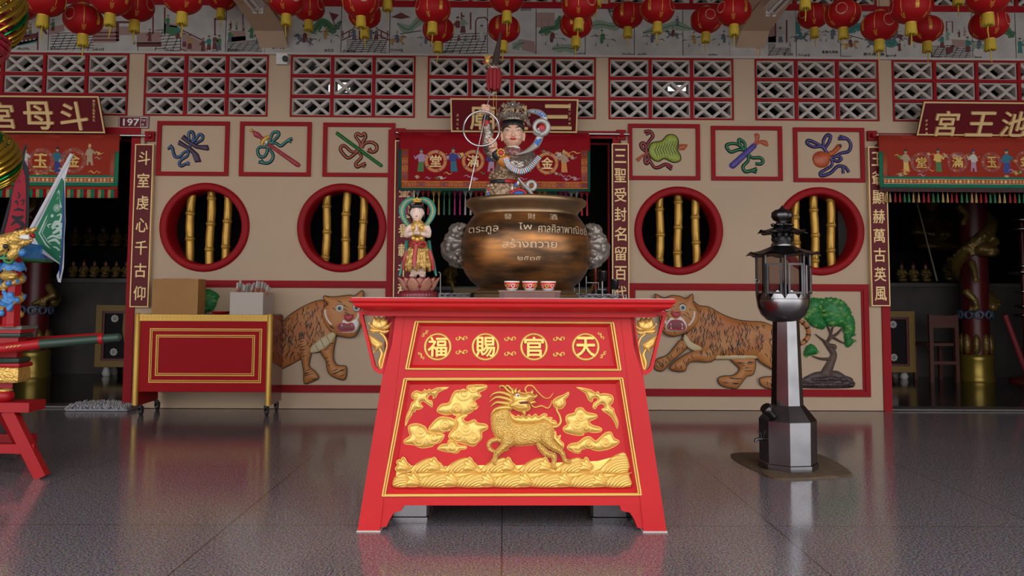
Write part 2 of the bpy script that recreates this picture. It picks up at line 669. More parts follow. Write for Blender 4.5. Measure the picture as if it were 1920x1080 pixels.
# ------------------------------------------------------------------ floor, rooms and roof
m = MB(); m.box((-9, 0.6, -0.15), (9, YW, 0)); struct(m.build('floor', M['granite']))
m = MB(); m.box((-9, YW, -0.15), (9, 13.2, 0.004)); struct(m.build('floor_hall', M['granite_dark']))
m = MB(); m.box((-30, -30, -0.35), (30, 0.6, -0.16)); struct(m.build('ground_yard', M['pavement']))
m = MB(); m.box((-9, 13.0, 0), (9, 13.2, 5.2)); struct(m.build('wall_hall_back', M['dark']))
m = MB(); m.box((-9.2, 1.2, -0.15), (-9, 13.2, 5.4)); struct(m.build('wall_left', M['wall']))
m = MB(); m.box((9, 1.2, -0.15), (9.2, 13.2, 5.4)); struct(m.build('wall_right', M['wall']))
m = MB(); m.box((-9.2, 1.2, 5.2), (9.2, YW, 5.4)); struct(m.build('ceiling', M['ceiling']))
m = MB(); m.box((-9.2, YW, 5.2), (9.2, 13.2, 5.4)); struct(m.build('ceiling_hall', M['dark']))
m = MB(); m.box((-9.2, 1.0, 3.8), (9.2, 1.25, 5.4)); struct(m.build('wall_shading_eave', M['ceiling']))  # unseen eave, hung low to keep sky light off the upper wall and lanterns

# two partition walls inside, between the three halls
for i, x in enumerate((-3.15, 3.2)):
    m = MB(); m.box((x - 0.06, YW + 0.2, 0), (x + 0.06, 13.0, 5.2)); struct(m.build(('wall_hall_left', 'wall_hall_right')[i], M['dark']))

# ------------------------------------------------------------------ the temple front: one wall with its openings
DOOR_T = 2.46
XJ = [R4(235, 500, 247, 760)[0], R4(741, 400, 747, 560)[0], R4(1135, 400, 1149, 560)[2], R4(1655, 500, 1669, 770)[2]]
GR = [(-75, 101, 241, 215, 4), (271, 101.5, 503, 217, 3), (545, 104, 778.5, 219, 3), (802, 105, 1117, 221, 4),
      (1141, 109, 1375, 225, 3), (1415.5, 113, 1647, 229, 3), (1673, 117, 1990, 231, 4)]
ROUND = [(384, 426, 84), (641, 427, 84), (1272.5, 432.5, 84), (1537, 433.5, 84)]
outer = [(-9, 0), (-9, 5.2), (9, 5.2), (9, 0), (XJ[3], 0)]
x_right_end, x_left_end = R4(2150, 300, 2160, 700)[2], R4(-300, 300, -290, 700)[0]
outer = [(-9, 0), (-9, 5.2), (9, 5.2), (9, 0), (x_right_end, 0), (x_right_end, DOOR_T), (XJ[3], DOOR_T), (XJ[3], 0), (XJ[2], 0),
         (XJ[2], DOOR_T), (XJ[1], DOOR_T), (XJ[1], 0), (XJ[0], 0), (XJ[0], DOOR_T), (x_left_end, DOOR_T), (x_left_end, 0)]
holes, grille_rects, round_c = [], [], []
Z0G = sum(R4(*g[:4])[1] for g in GR) / 7
Z1G = sum(R4(*g[:4])[3] for g in GR) / 7
ZUP = sum(WALL.px(x, y)[1] for x, y in ((150, 1), (660, 4), (1250, 7), (1600, 12), (1870, 16))) / 5
for g in GR:
    u0, _, u1, _ = R4(*g[:4])
    grille_rects.append((u0, Z0G, u1, Z1G, g[4]))
    holes.append([(u0 + .02, Z0G + .02), (u0 + .02, Z1G - .02), (u1 - .02, Z1G - .02), (u1 - .02, Z0G + .02)])
    holes.append([(u0 + .02, ZUP + .02), (u0 + .02, ZUP + .6), (u1 - .02, ZUP + .6), (u1 - .02, ZUP + .02)])
for x, y, r in ROUND:
    c = WALL.px(x, y)
    rr = r * YW / F_PX
    round_c.append((c, rr))
    holes.append(circle(c, rr - 0.055, 48))
m = MB(); m.prism(WALL, outer, -0.22, 0.0, holes=holes)
struct(m.build('wall_front', M['wall']))


def bar(mb, pts, w, h0, h1, pl):
    """A flat-topped bar along a polyline (vent block tracery)."""
    P = np.array(pts, float)
    T = np.gradient(P, axis=0); T /= np.maximum(np.hypot(*T.T), 1e-9)[:, None]
    N = np.stack([-T[:, 1], T[:, 0]], 1) * w / 2
    A, B = P + N, P - N
    n = len(P)
    c = w * 0.22
    vs = [pl(*a, h0) for a in A] + [pl(*b, h0) for b in B] + [pl(*a, h1 - c) for a in A] + [pl(*b, h1 - c) for b in B]
    A2, B2 = P + N * 0.55, P - N * 0.55
    vs += [pl(*a, h1) for a in A2] + [pl(*b, h1) for b in B2]
    fs = []
    for i in range(n - 1):
        j = i + 1
        fs += [(4 * n + i, 4 * n + j, 5 * n + j, 5 * n + i), (i, j, 2 * n + j, 2 * n + i), (n + j, n + i, 3 * n + i, 3 * n + j),
               (2 * n + i, 2 * n + j, 4 * n + j, 4 * n + i), (3 * n + j, 3 * n + i, 5 * n + i, 5 * n + j)]
    for i in (0, n - 1):
        fs.append((i, 2 * n + i, 4 * n + i, 5 * n + i, 3 * n + i, n + i))
    mb.add(vs, fs)


def vent_block_mesh(w, h):
    pl = Plane((0, 0, 0), (1, 0, 0), (0, 0, 1))
    mb = MB()
    mb.frame(pl, -w / 2, -h / 2, w / 2, h / 2, 0.011, -0.12, -0.004)
    t = 0.029
    d = h / 2 - 0.012
    dx = w * 0.235
    bar(mb, [(0, d), (dx * .5, d * .5), (dx, 0)], t, -0.08, 0.0, pl); bar(mb, [(dx, 0), (dx * .5, -d * .5), (0, -d)], t, -0.08, 0.0, pl)
    bar(mb, [(0, -d), (-dx * .5, -d * .5), (-dx, 0)], t, -0.08, 0.0, pl); bar(mb, [(-dx, 0), (-dx * .5, d * .5), (0, d)], t, -0.08, 0.0, pl)
    for sx in (-1, 1):
        for sz in (-1, 1):
            q = spl([(sx * dx * 0.92, sz * 0.004), (sx * w * 0.33, sz * h * 0.20), (sx * w * 0.40, sz * h * 0.33), (sx * (w / 2 - .014), sz * (h / 2 - .018))], n=4)
            bar(mb, q, t, -0.08, -0.001, pl)
    return mb


proto = None
vent_size = None
for gi, (u0, z0, u1, z1, n) in enumerate(grille_rects):
    for row in (0, 1):
        if row == 0:
            nm, za, zb, rows = 'window_%d' % (gi + 1), z0, z1, 3
        else:
            nm, za, zb, rows = 'window_%d' % (gi + 12), ZUP, ZUP + 0.42, 2
        win = thing(nm, None, None, ((u0 + u1) / 2, YW, za), kind='structure')
        cw, ch = (u1 - u0) / n, (zb - za) / rows
        fr = MB()
        b = 0.024
        hs = []
        for i in range(n):
            for j in range(rows):
                hs.append([(u0 + i * cw + b * .6, za + j * ch + b * .6), (u0 + i * cw + b * .6, za + (j + 1) * ch - b * .6),
                           (u0 + (i + 1) * cw - b * .6, za + (j + 1) * ch - b * .6), (u0 + (i + 1) * cw - b * .6, za + j * ch + b * .6)])
        fr.prism(WALL, [(u0, za), (u1, za), (u1, zb), (u0, zb)], -0.12, 0.012, holes=hs)
        fr.build('window_frame', M['red'], win)
        for i in range(n):
            for j in range(rows):
                if proto is None:
                    vent_size = (cw - b * 1.2, ch - b * 1.2)
                    proto = vent_block_mesh(*vent_size).build('vent_block', M['white_block'])
                    o = proto
                else:
                    o = proto.copy(); COL.objects.link(o)
                o.parent = win
                o.location = (u0 + (i + .5) * cw - win.location.x, 0.006, (j + .5) * ch)
                o.scale = ((cw - b * 1.2) / vent_size[0], 1, (ch - b * 1.2) / vent_size[1])

# round windows: thick red ring, three gold bamboo stems
BAMB = [[(355, 0.2, 2), (393, -.1, 0), (424, .1, 3)], [(611, .25, 1), (648, .35, 2), (680, 0.1, 3)],
        [(1238, .25, 1), (1272, .05, 0), (1306, .05, 2)], [(1494, -.2, 2), (1529, 0, 1), (1560, -.15, 3)]]
for i, ((cu, cv), rr) in enumerate(round_c):
    win = thing('window_%d' % (i + 8), None, None, (cu, YW, cv), kind='structure')
    ring = MB()
    prof = [(-0.21, rr - 0.070), (0.0, rr - 0.072), (0.024, rr - 0.068), (0.03, rr - 0.055), (0.03, rr - 0.02), (0.024, rr - 0.006), (0.0, rr)]
    n = 72
    vs = [WALL(cu + r * math.cos(2 * PI * k / n), cv + r * math.sin(2 * PI * k / n), h) for h, r in prof for k in range(n)]
    ring.add(vs, [(j * n + k, j * n + (k + 1) % n, (j + 1) * n + (k + 1) % n, (j + 1) * n + k) for j in range(len(prof) - 1) for k in range(n)], 0, True)
    ring.build('window_frame', M['red'], win)
    for j, (bx, lean, ph) in enumerate(BAMB[i]):
        pu, _ = WALL.px(bx, ROUND[i][1])
        pu = pu + (pu - 0) * 0.012
        half = math.sqrt(max(0.01, (rr - 0.065) ** 2 - (pu - cu) ** 2)) + 0.02
        st = MB()
        pts, rs = [], []
        nn = 70
        seg = 0.235
        rnd = random.Random(i * 7 + j)
        for k in range(nn + 1):
            z = -half + 2 * half * k / nn
            f = ((z + 0.9 + ph * 0.07) / seg) % 1.0
            dn = min(f, 1 - f) * seg
            r = 0.038 + 0.010 * math.exp(-(dn / 0.011) ** 2) - 0.003 * math.exp(-(dn / 0.06) ** 2)
            pts.append((pu + lean * z * 0.04 + 0.006 * math.sin(z * 9 + ph * 2), YW + 0.11, cv + z))
            rs.append(r)
        st.tube(pts, rs, 16)
        # leaf scar above every node
        k0 = math.floor((-half + 0.9 + ph * 0.07) / seg)
        for k in range(k0, k0 + 8):
            z = k * seg - 0.9 - ph * 0.07
            if abs(z) < half - 0.03:
                x = pu + lean * z * 0.04 + 0.006 * math.sin(z * 9 + ph * 2)
                s2 = 1 if (k + j) % 2 else -1
                pp = Plane((x, YW + 0.071, cv + z), (1, 0, 0), (0, 0, 1))
                st.stroke(pp, spl([(0.022 * s2, 0.006), (0.012 * s2, 0.03), (0.008 * s2, 0.075)], n=4), [0.012, 0.006, 0.002], 0.006, -0.002)
                st.stroke(pp, spl([(-0.006 * s2, 0.006), (0.006 * s2, 0.03), (0.008 * s2, 0.05)], n=4), [0.008, 0.005, 0.002], 0.005, -0.002)
        st.build('bamboo_stem', M['bamboo_gold'], win)

# door surrounds (red), thresholds, red bands on the wall
dn = 1
for (ua, ub) in ((x_left_end, XJ[0]), (XJ[1], XJ[2]), (XJ[3], x_right_end)):
    w = 0.075
    d = MB()
    d.prism(WALL, [(ua - w, 0), (ua, 0), (ua, DOOR_T), (ub, DOOR_T), (ub, 0), (ub + w, 0), (ub + w, DOOR_T + .07), (ua - w, DOOR_T + .07)], -0.225, 0.016)
    d.frame(WALL, ua - .012, -.02, ub + .012, DOOR_T + .012, .03, -.22, -.19)
    struct(d.build('trim_%d' % dn, M['red'])); dn += 1
for (ua, ub) in ((x_left_end, XJ[0]), (XJ[1], XJ[2]), (XJ[3], x_right_end)):
    t = MB(); t.box((ua, YW - 0.0, 0), (ub, YW + 0.2, 0.018)); struct(t.build('trim_%d' % dn, M['dark_tile'])); dn += 1
PANEL = [(292, 526, 735, 735), (1178, 532, 1629, 743)]
panel_rect = []
for (xl, yt, xr, yb) in PANEL:
    if xl < 900:
        u0, v0, u1, v1 = R4(xl, yt, xr, yb)
        u0 = WALL.px(284, 700)[0]
    else:
        u0, v0, u1, v1 = R4(xl, yt, xr, yb)
    panel_rect.append((u0, v0, u1, v1))
    t = MB()
    t.frame(WALL, u0, v0, u1, v1, 0.046, 0, 0.022)
    t.frame(WALL, u0 + .046, v0 + .046, u1 - .046, v1 - .046, 0.018, 0, 0.013)
    struct(t.build('trim_%d' % dn, M['red'])); dn += 1
t = MB(); t.box((-9, YW - 0.018, ZUP - 0.045), (9, YW, ZUP)); struct(t.build('trim_%d' % dn, M['red'])); dn += 1
# ledge under the painted band
t = MB(); t.box((-9, YW - 0.03, Z1G), (9, YW, Z1G + 0.02)); struct(t.build('trim_%d' % dn, M['white_block'])); dn += 1

# roof beams running out from the wall, each ending in a flared corbel
for bi, px in enumerate((515, 1405)):
    u, v = WALL.px(px, 66)
    b = MB()
    b.hexa([(u - .13, 1.3, v + .04), (u + .13, 1.3, v + .04), (u + .13, YW, v + .04), (u - .13, YW, v + .04)],
           [(u - .13, 1.3, 5.2), (u + .13, 1.3, 5.2), (u + .13, YW, 5.2), (u - .13, YW, 5.2)])
    b.hexa([(u - .13, YW - .18, v - .02), (u + .13, YW - .18, v - .02), (u + .13, YW, v - .13), (u - .13, YW, v - .13)],
           [(u - .13, YW - .75, v + .05), (u + .13, YW - .75, v + .05), (u + .13, YW, v + .05), (u - .13, YW, v + .05)])
    struct(b.build('beam_%s' % ('left', 'right')[bi], M['wall']))
# small high windows at the back of the hall, seen through the vent blocks
ml = bpy.data.materials.new('daylight_in_high_window')
ml.use_nodes = True
ml.node_tree.nodes['Principled BSDF'].inputs['Emission Color'].default_value = (0.9, 0.97, 1, 1)
ml.node_tree.nodes['Principled BSDF'].inputs['Emission Strength'].default_value = 0.7
k = 19
for (px, py, w, h) in ((636, 162, .17, .09), (594, 118, .07, .04), (1270, 163, .15, .06), (1318, 121, .07, .04)):
    p = W(px, py, 12.97)
    t = MB(); t.box((p.x - w, 12.96, p.z - h), (p.x + w, 13.0, p.z + h)); struct(t.build('window_%d' % k, ml)); k += 1
# ------------------------------------------------------------------ couplet boards, name boards, house number
def board_cell(n, v0, v1):
    return [v1 - (v1 - v0) * (i + 0.5) / n for i in range(n)]


def couplet(name_label, xl, yt, xr, yb, chars, size, top_char=0.0, bot_char=0.0):
    u0, v0, u1, v1 = R4(xl, yt, xr, yb)
    t = thing('couplet_board', name_label, 'sign', ((u0 + u1) / 2, YW, v0), group='vertical couplet boards beside the doors')
    b = MB(); b.rect(WALL, u0, v0, u1, v1, 0.017, 0.045); b.build('panel', M['maroon'], t)
    f = MB(); f.frame(WALL, u0 - .004, v0 - .004, u1 + .004, v1 + .004, 0.009, 0.017, 0.054); f.build('border', M['gold_text'], t)
    h = MB(); h.tube(spl([WALL((u0 + u1) / 2 - .012, v1, .03), WALL((u0 + u1) / 2, v1 + .03, .03), WALL((u0 + u1) / 2 + .012, v1, .03)], n=5), 0.004, 6)
    h.build('hanger', M['black'], t)
    for c, v in zip(chars, board_cell(len(chars), v0 + .02 + bot_char, v1 - .02 - top_char)):
        g = MB(); g.text(WALL, c, (u0 + u1) / 2, v, size, 0.045, 0.051, bold=0.009, squash=size * .84)
        g.build('character', M['gold_text'], t)


couplet('maroon couplet board with gold characters beside left hall door, above the tan box', 254, 273, 287, 575, '斗室虔心千古仰', 0.125)
couplet('maroon couplet board partly hidden behind the small praying child statue', 741, 266, 777, 566, '三聖聲靈譽載千秋', 0.118)
couplet('maroon couplet board between central door and leaf fan relief', 1147, 272, 1177, 572, '三聖受封名留百代', 0.125)
couplet('maroon couplet board beside the gourd relief and right hall door', 1627, 278, 1660, 573, '王爺顯赫萬古英風', 0.125)


def tilted(xl, yt, xr, yb, out_top, depth0):
    """A plane for a board leaning forward at its top, standing off the wall."""
    u0, v0, u1, v1 = R4(xl, yt, xr, yb)
    O = Vector((0, YW - depth0, v0))
    Vv = Vector((0, -out_top, v1 - v0))
    pl = Plane(O, (1, 0, 0), Vv)
    a = pl.px(xl, (yt + yb) / 2)[0], pl.px((xl + xr) / 2, yb)[1]
    b = pl.px(xr, (yt + yb) / 2)[0], pl.px((xl + xr) / 2, yt)[1]
    return pl, a[0], a[1], b[0], b[1]


def name_board(label, xl, yt, xr, yb, chars, small=()):
    pl, u0, v0, u1, v1 = tilted(xl, yt, xr, yb - 4, 0.15, 0.13)
    t = thing('name_board', label, 'sign', tuple(pl((u0 + u1) / 2, v0)), group='gold lettered name boards over the hall doors')
    b = MB(); b.rect(pl, u0, v0, u1, v1, -0.035, 0); b.build('panel', M['maroon'], t)
    f = MB(); f.frame(pl, u0 - .01, v0 - .01, u1 + .01, v1 + .01, 0.013, 0.0, 0.006); f.build('border', M['gold_text'], t)
    for c, x, y, sz in chars:
        u, v = pl.px(x, y)
        g = MB(); g.text(pl, c, u, v, sz, 0, 0.02, bold=0.012, shear=0.0); g.build('character', M['gold_text'], t)
    for s_, x, y0, y1, sz in small:
        for i, c in enumerate(s_):
            u, v = pl.px(x, y0 + (y1 - y0) * (i + .5) / len(s_))
            g = MB(); g.text(pl, c, u, v, sz, 0, 0.004, bold=0.01); g.build('small_character', M['gold_text'], t)
    for q in (0.25, 0.75):
        for vv in (v1 - .03, v0 + .02):
            u = u0 + (u1 - u0) * q
            pp = pl(u, vv, -.035)
            br = MB(); br.box((pp.x - .015, pp.y, pp.z - .012), (pp.x + .015, YW - .002, pp.z + .012))
            br.build('wall_bracket', M['black'], t)


name_board('maroon name board with large gold characters above left hall door banner', -190, 181, 189, 250,
           [('宮', 6, 216, .23), ('母', 74, 216, .245), ('斗', 139, 217, .25)], [('歲次丁丑年吉立', 176, 186, 228, .022)])
name_board('name board behind the tall armoured statue, partly hidden', 847, 187, 1081, 250,
           [('廟', 905, 219, .225), ('聖', 965, 219, .22), ('三', 1045, 219, .22)], [('歲次丁丑年', 1068, 192, 236, .022), ('王宗仁敬', 858, 212, 245, .02)])
name_board('maroon name board with large gold characters above right hall door banner', 1727, 194, 2110, 257,
           [('宮', 1773, 231, .225), ('王', 1838, 232, .22), ('池', 1900, 232, .225), ('府', 1990, 232, .22)], [('弟子敬獻', 1737, 222, 254, .02)])

u0, v0, u1, v1 = R4(223, 218, 280, 241)
t = thing('house_number_plate', 'dark red plate with white house number 197 beside left name board', 'sign', ((u0 + u1) / 2, YW, v0))
b = MB(); b.rect(WALL, u0, v0, u1, v1, 0, 0.008); b.build('plate', M['maroon'], t)
b = MB(); b.frame(WALL, u0 + .006, v0 + .006, u1 - .006, v1 - .006, .004, .008, .010)
uu = WALL.px(264, 230)[0]; b.frame(WALL, uu, v0 + .012, u1 - .02, v1 - .012, .003, .008, .010); b.build('rim', M['white'], t)
b = MB(); c = WALL.px(247, 229.5); b.text(WALL, '197', c[0], c[1], 0.062, .008, .013, bold=0.02, sx=1.25); b.build('number', M['white'], t)
b = MB(); c = WALL.px(268.5, 229.5); b.text(WALL, '๑๙๗'[1:], c[0], c[1] + .018, 0.022, .008, .011); b.text(WALL, '๗', c[0], c[1] - .02, 0.022, .008, .011); b.build('small_number', M['white'], t)

# ------------------------------------------------------------------ framed reliefs over the round windows
def framed(label, rect):
    u0, v0, u1, v1 = R4(*rect)
    t = thing('relief_plaque', label, 'relief', ((u0 + u1) / 2, YW, v0), group='six framed emblem reliefs above the round windows')
    f = MB(); f.frame(WALL, u0, v0, u1, v1, 0.037, 0, 0.02); f.build('frame', M['red'], t)
    return t


LZ = WALL.zoom(280, 220, 4.0)
RZ = WALL.zoom(1140, 220, 1920 / 520)
PURPLE = mat('dark_purple_paint', (0.035, 0.012, 0.045, 1), 0.45)
BLUE = mat('ribbon_blue_paint', (0.035, 0.11, 0.32, 1), 0.45, var=(30, (0.09, 0.2, 0.42, 1), 0.7))
TEAL = mat('ribbon_teal_paint', (0.02, 0.22, 0.23, 1), 0.45, var=(30, (0.08, 0.34, 0.3, 1), 0.7))
ORANGE = mat('ribbon_rust_paint', (0.40, 0.07, 0.025, 1), 0.45, var=(30, (0.5, 0.13, 0.06, 1), 0.7))
GREENB = mat('ribbon_green_paint', (0.01, 0.19, 0.05, 1), 0.45, var=(30, (0.03, 0.3, 0.2, 1), 0.6))
CRIM = mat('ribbon_crimson_paint', (0.33, 0.02, 0.035, 1), 0.45, var=(30, (0.45, 0.08, 0.09, 1), 0.6))
VIOLET = mat('ribbon_violet_paint', (0.06, 0.04, 0.24, 1), 0.45, var=(30, (0.12, 0.1, 0.38, 1), 0.6))
LINE = mat('dark_outline_paint', (0.015, 0.012, 0.012, 1), 0.5)
LEAFY = mat('yellow_green_paint', (0.34, 0.38, 0.04, 1), 0.45, var=(40, (0.2, 0.3, 0.03, 1), 0.8))


def ribbons(t, Z, m, strokes, w, k=4.0):
    b = MB()
    px = YW / F_PX / k
    for i, s_ in enumerate(strokes):
        q = spl(Z(s_), n=7)
        b.stroke(WALL, q, [(w + 7) * px * .8, (w + 7) * px, (w + 7) * px * .9], 0.012, 0.0, mi=1)
        b.stroke(WALL, q, [w * px * .7, w * px, w * px * .75], 0.016, 0.0)
    b.build('ribbon', [m, LINE], t)


def tail(p, d, L=26):
    """swallow tail at a ribbon end: two short strokes."""
    x, y = p
    return [[(x, y), (x + d[0] * L, y + d[1] * L - 9)], [(x, y), (x + d[0] * L * .8, y + d[1] * L + 12)]]


t = framed('framed relief of dark castanet slats tied with a blue ribbon', (295, 228, 430, 330))
b = MB()
for poly in ([(262, 130), (237, 160), (290, 200), (350, 235), (440, 252), (452, 240), (440, 208), (370, 208), (318, 180)],
             [(226, 170), (213, 205), (280, 238), (320, 275), (345, 340), (392, 335), (370, 275), (320, 230)]):
    b.relief(WALL, Z(poly) if False else LZ(poly), 0.016, 0.012, 0.004)
b.build('slats', PURPLE, t)
ribbons(t, LZ, BLUE, [[(308, 190), (295, 150), (300, 115), (325, 112), (335, 150), (318, 190)], [(320, 195), (350, 165), (375, 130), (400, 140), (395, 170), (350, 195)],
                      [(300, 245), (260, 265), (230, 295), (195, 295), (180, 260), (172, 228), (140, 235)], [(172, 228), (158, 210)],
                      [(295, 255), (285, 290), (240, 320), (225, 345), (240, 365), (275, 350), (305, 352)], [(280, 350), (298, 335)], [(318, 200), (300, 225), (292, 250)]], 20)

t = framed('framed relief of a red sheathed sword tied with a teal ribbon', (450, 229, 584, 331))
b = MB()
b.relief(WALL, LZ([(898, 190), (885, 212), (1100, 370), (1120, 376), (1135, 365), (1132, 348), (1115, 335)]), 0.02, 0.02, 0.003)
b.build('scabbard', CRIM, t)
b = MB(); b.relief(WALL, LZ(spl([(775, 100), (800, 105), (830, 120), (850, 145), (880, 152), (845, 188), (835, 165), (795, 150), (780, 130)], True, 3)), 0.02, 0.02, 0.003); b.build('hilt', CRIM, t)
b = MB(); b.relief(WALL, LZ(circle((767, 100), 14, 16)), 0.016, None, 0.003); b.build('pommel', M['gold_dull'], t)
b = MB()
b.stroke(WALL, spl(LZ([(845, 205), (855, 180), (875, 160), (905, 143)]), n=5), [.03, .05, .03], 0.02, 0.006); b.build('guard', M['gold_dull'], t)
b = MB(); b.relief(WALL, LZ([(875, 165), (862, 190), (884, 208), (898, 188)]), 0.014, None, 0.003); b.build('blade_collar', M['white'], t)
ribbons(t, LZ, TEAL, [[(905, 190), (915, 145), (930, 115), (965, 112), (970, 135), (945, 165), (912, 195)], [(915, 195), (950, 195), (985, 215), (1020, 190), (1055, 165), (1075, 160)],
                      [(1040, 175), (1068, 185)], [(880, 225), (830, 225), (812, 250), (825, 290), (855, 298), (880, 270), (888, 225)], [(900, 235), (928, 280), (920, 320), (885, 345), (820, 335)], [(860, 345), (838, 322)],
                      [(892, 180), (880, 215)]], 20)

t = framed('framed relief of a green flute tied with a rust red ribbon', (606, 231, 741, 332))
b = MB(); b.relief(WALL, LZ([(1405, 106), (1395, 128), (1735, 376), (1750, 372), (1752, 355), (1415, 108)]), 0.02, 0.02, 0.003)
for i in range(6):
    x, y = 1450 + i * 46, 148 + i * 34
    b.relief(WALL, LZ(circle((x, y), 6, 10)), 0.006, None, 0.017, mi=1)
b.build('flute', [mat('flute_green_paint', (0.015, 0.15, 0.03, 1), 0.4), LINE], t)
ribbons(t, LZ, ORANGE, [[(1585, 230), (1580, 190), (1548, 145), (1560, 122), (1590, 138), (1612, 122), (1622, 150), (1600, 190), (1590, 232)],
                        [(1595, 228), (1620, 195), (1670, 188), (1705, 215), (1700, 250), (1670, 262), (1638, 248)], [(1665, 262), (1650, 232)],
                        [(1565, 248), (1520, 260), (1465, 215), (1438, 222), (1440, 255), (1490, 305), (1540, 275), (1568, 252)],
                        [(1572, 262), (1590, 300), (1550, 345), (1560, 372), (1600, 355), (1625, 345)], [(1600, 355), (1618, 375)]], 22)

t = framed('framed relief of a yellow green leaf fan tied with a crimson ribbon', (1177.5, 233, 1312, 338))
b = MB()
leaf = spl([(280, 242), (300, 180), (370, 165), (410, 125), (455, 122), (482, 150), (485, 190), (480, 225), (500, 265), (498, 300), (450, 312), (390, 285), (350, 305), (310, 290)], True, 3)
hf = b.relief(WALL, RZ(leaf), 0.02, 0.04, 0.003)
for k in range(9):
    x = 320 + k * 18
    for s2 in (-1, 1):
        q = RZ([(x, 237 - (x - 280) * .12), (x + 14, 237 - (x - 280) * .12 + s2 * 28), (x + 20, 237 - (x - 280) * .12 + s2 * 52)])
        b.stroke(WALL, q, [.006, .006, .003], .003, 0.0, mi=1, hf=hf)
b.stroke(WALL, RZ([(280, 244), (490, 210)]), .011, .006, 0.0, mi=2, hf=hf)
b.stroke(WALL, RZ(leaf + leaf[:1]), .012, .008, .003, mi=1)
b.build('fan_leaf', [LEAFY, LINE, CRIM], t)
b = MB(); b.stroke(WALL, RZ([(280, 245), (240, 265), (200, 300)]), [.02, .022, .04], .014, .002); b.build('fan_handle', ORANGE, t)
b = MB(); b.stroke(WALL, spl(RZ([(490, 210), (520, 205), (550, 190)]), n=4), [.05, .06, .01], .014, .002)
b.build('leaf_tip', ORANGE, t)
ribbons(t, RZ, CRIM, [[(265, 240), (235, 215), (228, 185), (250, 180), (262, 205), (268, 240)], [(262, 205), (285, 165), (310, 130), (290, 98), (250, 100)], [(285, 110), (262, 118)],
                      [(268, 250), (255, 290), (265, 320), (285, 300), (275, 255)], [(285, 295), (320, 345), (355, 345), (400, 325), (445, 345)], [(405, 335), (440, 362)]], 20, 3.69)

t = framed('framed relief of a violet fish drum tied with a green ribbon', (1333, 237, 1466, 339))
b = MB(); b.relief(WALL, RZ([(1000, 180), (838, 325), (840, 345), (862, 358), (880, 350), (1030, 205), (1025, 188)]), 0.022, 0.03, 0.003); b.build('drum_tube', VIOLET, t)
b = MB()
b.stroke(WALL, spl(RZ([(1010, 185), (1030, 160), (1030, 130), (1015, 115)]), n=5), [.014, .03, .055, .02], .014, .003)
b.stroke(WALL, spl(RZ([(1020, 195), (1050, 172), (1085, 178), (1105, 200)]), n=5), [.014, .03, .055, .02], .014, .003)
b.build('clappers', ORANGE, t)
ribbons(t, RZ, GREENB, [[(950, 220), (945, 180), (915, 155), (905, 165), (920, 200), (948, 225)], [(942, 222), (890, 185), (835, 185), (820, 205), (850, 240), (900, 225), (940, 225)],
                        [(965, 250), (1000, 280), (1050, 280), (1072, 300), (1060, 322), (1020, 322)], [(970, 255), (970, 300), (935, 340), (950, 375), (990, 370), (1030, 355)], [(990, 370), (1028, 380)]], 20, 3.69)

t = framed('framed relief of an orange gourd tied with a violet ribbon', (1487, 240, 1620, 342))
b = MB()
b.relief(WALL, RZ(spl([(1530, 255), (1475, 235), (1430, 250), (1415, 290), (1435, 335), (1480, 350), (1520, 335), (1535, 295)], True, 4)), 0.03, None, 0.003)
b.relief(WALL, RZ(spl([(1515, 245), (1550, 228), (1575, 200), (1590, 186), (1612, 200), (1610, 215), (1590, 235), (1555, 268), (1530, 270)], True, 4)), 0.024, None, 0.003)
b.relief(WALL, RZ(circle((1600, 200), 12, 12)), 0.01, None, 0.02, mi=1)
b.build('gourd', [mat('gourd_orange_paint', (0.50, 0.10, 0.025, 1), 0.4, var=(12, (0.36, 0.05, 0.02, 1), 0.8)), LINE], t)
ribbons(t, RZ, VIOLET, [[(1520, 255), (1480, 205), (1420, 205), (1378, 180), (1390, 160), (1440, 180), (1490, 210), (1520, 250)], [(1495, 215), (1490, 165), (1515, 125), (1540, 130), (1530, 170), (1500, 215)],
                        [(1560, 280), (1610, 250), (1665, 235), (1680, 190), (1655, 150), (1600, 130)], [(1650, 150), (1590, 148)], [(1545, 280), (1585, 270), (1615, 285), (1590, 305), (1550, 290)],
                        [(1545, 285), (1550, 330), (1500, 365), (1470, 385), (1480, 405), (1540, 385), (1590, 340), (1640, 345), (1668, 380)], [(1625, 345), (1628, 390)]], 20, 3.69)

# ------------------------------------------------------------------ tigers and bonsai trees in the lower panels
FUR = mat('tiger_orange_paint', (0.40, 0.115, 0.022, 1), 0.5, var=(6, (0.50, 0.24, 0.075, 1), 0.7))
FUR2 = mat('tiger_ochre_paint', (0.50, 0.21, 0.055, 1), 0.5, var=(10, (0.40, 0.12, 0.03, 1), 0.8))
CREAM = mat('tiger_belly_paint', (0.55, 0.45, 0.28, 1), 0.5, var=(8, (0.5, 0.36, 0.17, 1), 0.8))
PINK = mat('tiger_nose_paint', (0.45, 0.05, 0.07, 1), 0.4)
GREY = mat('tiger_eye_paint', (0.20, 0.22, 0.22, 1), 0.3)


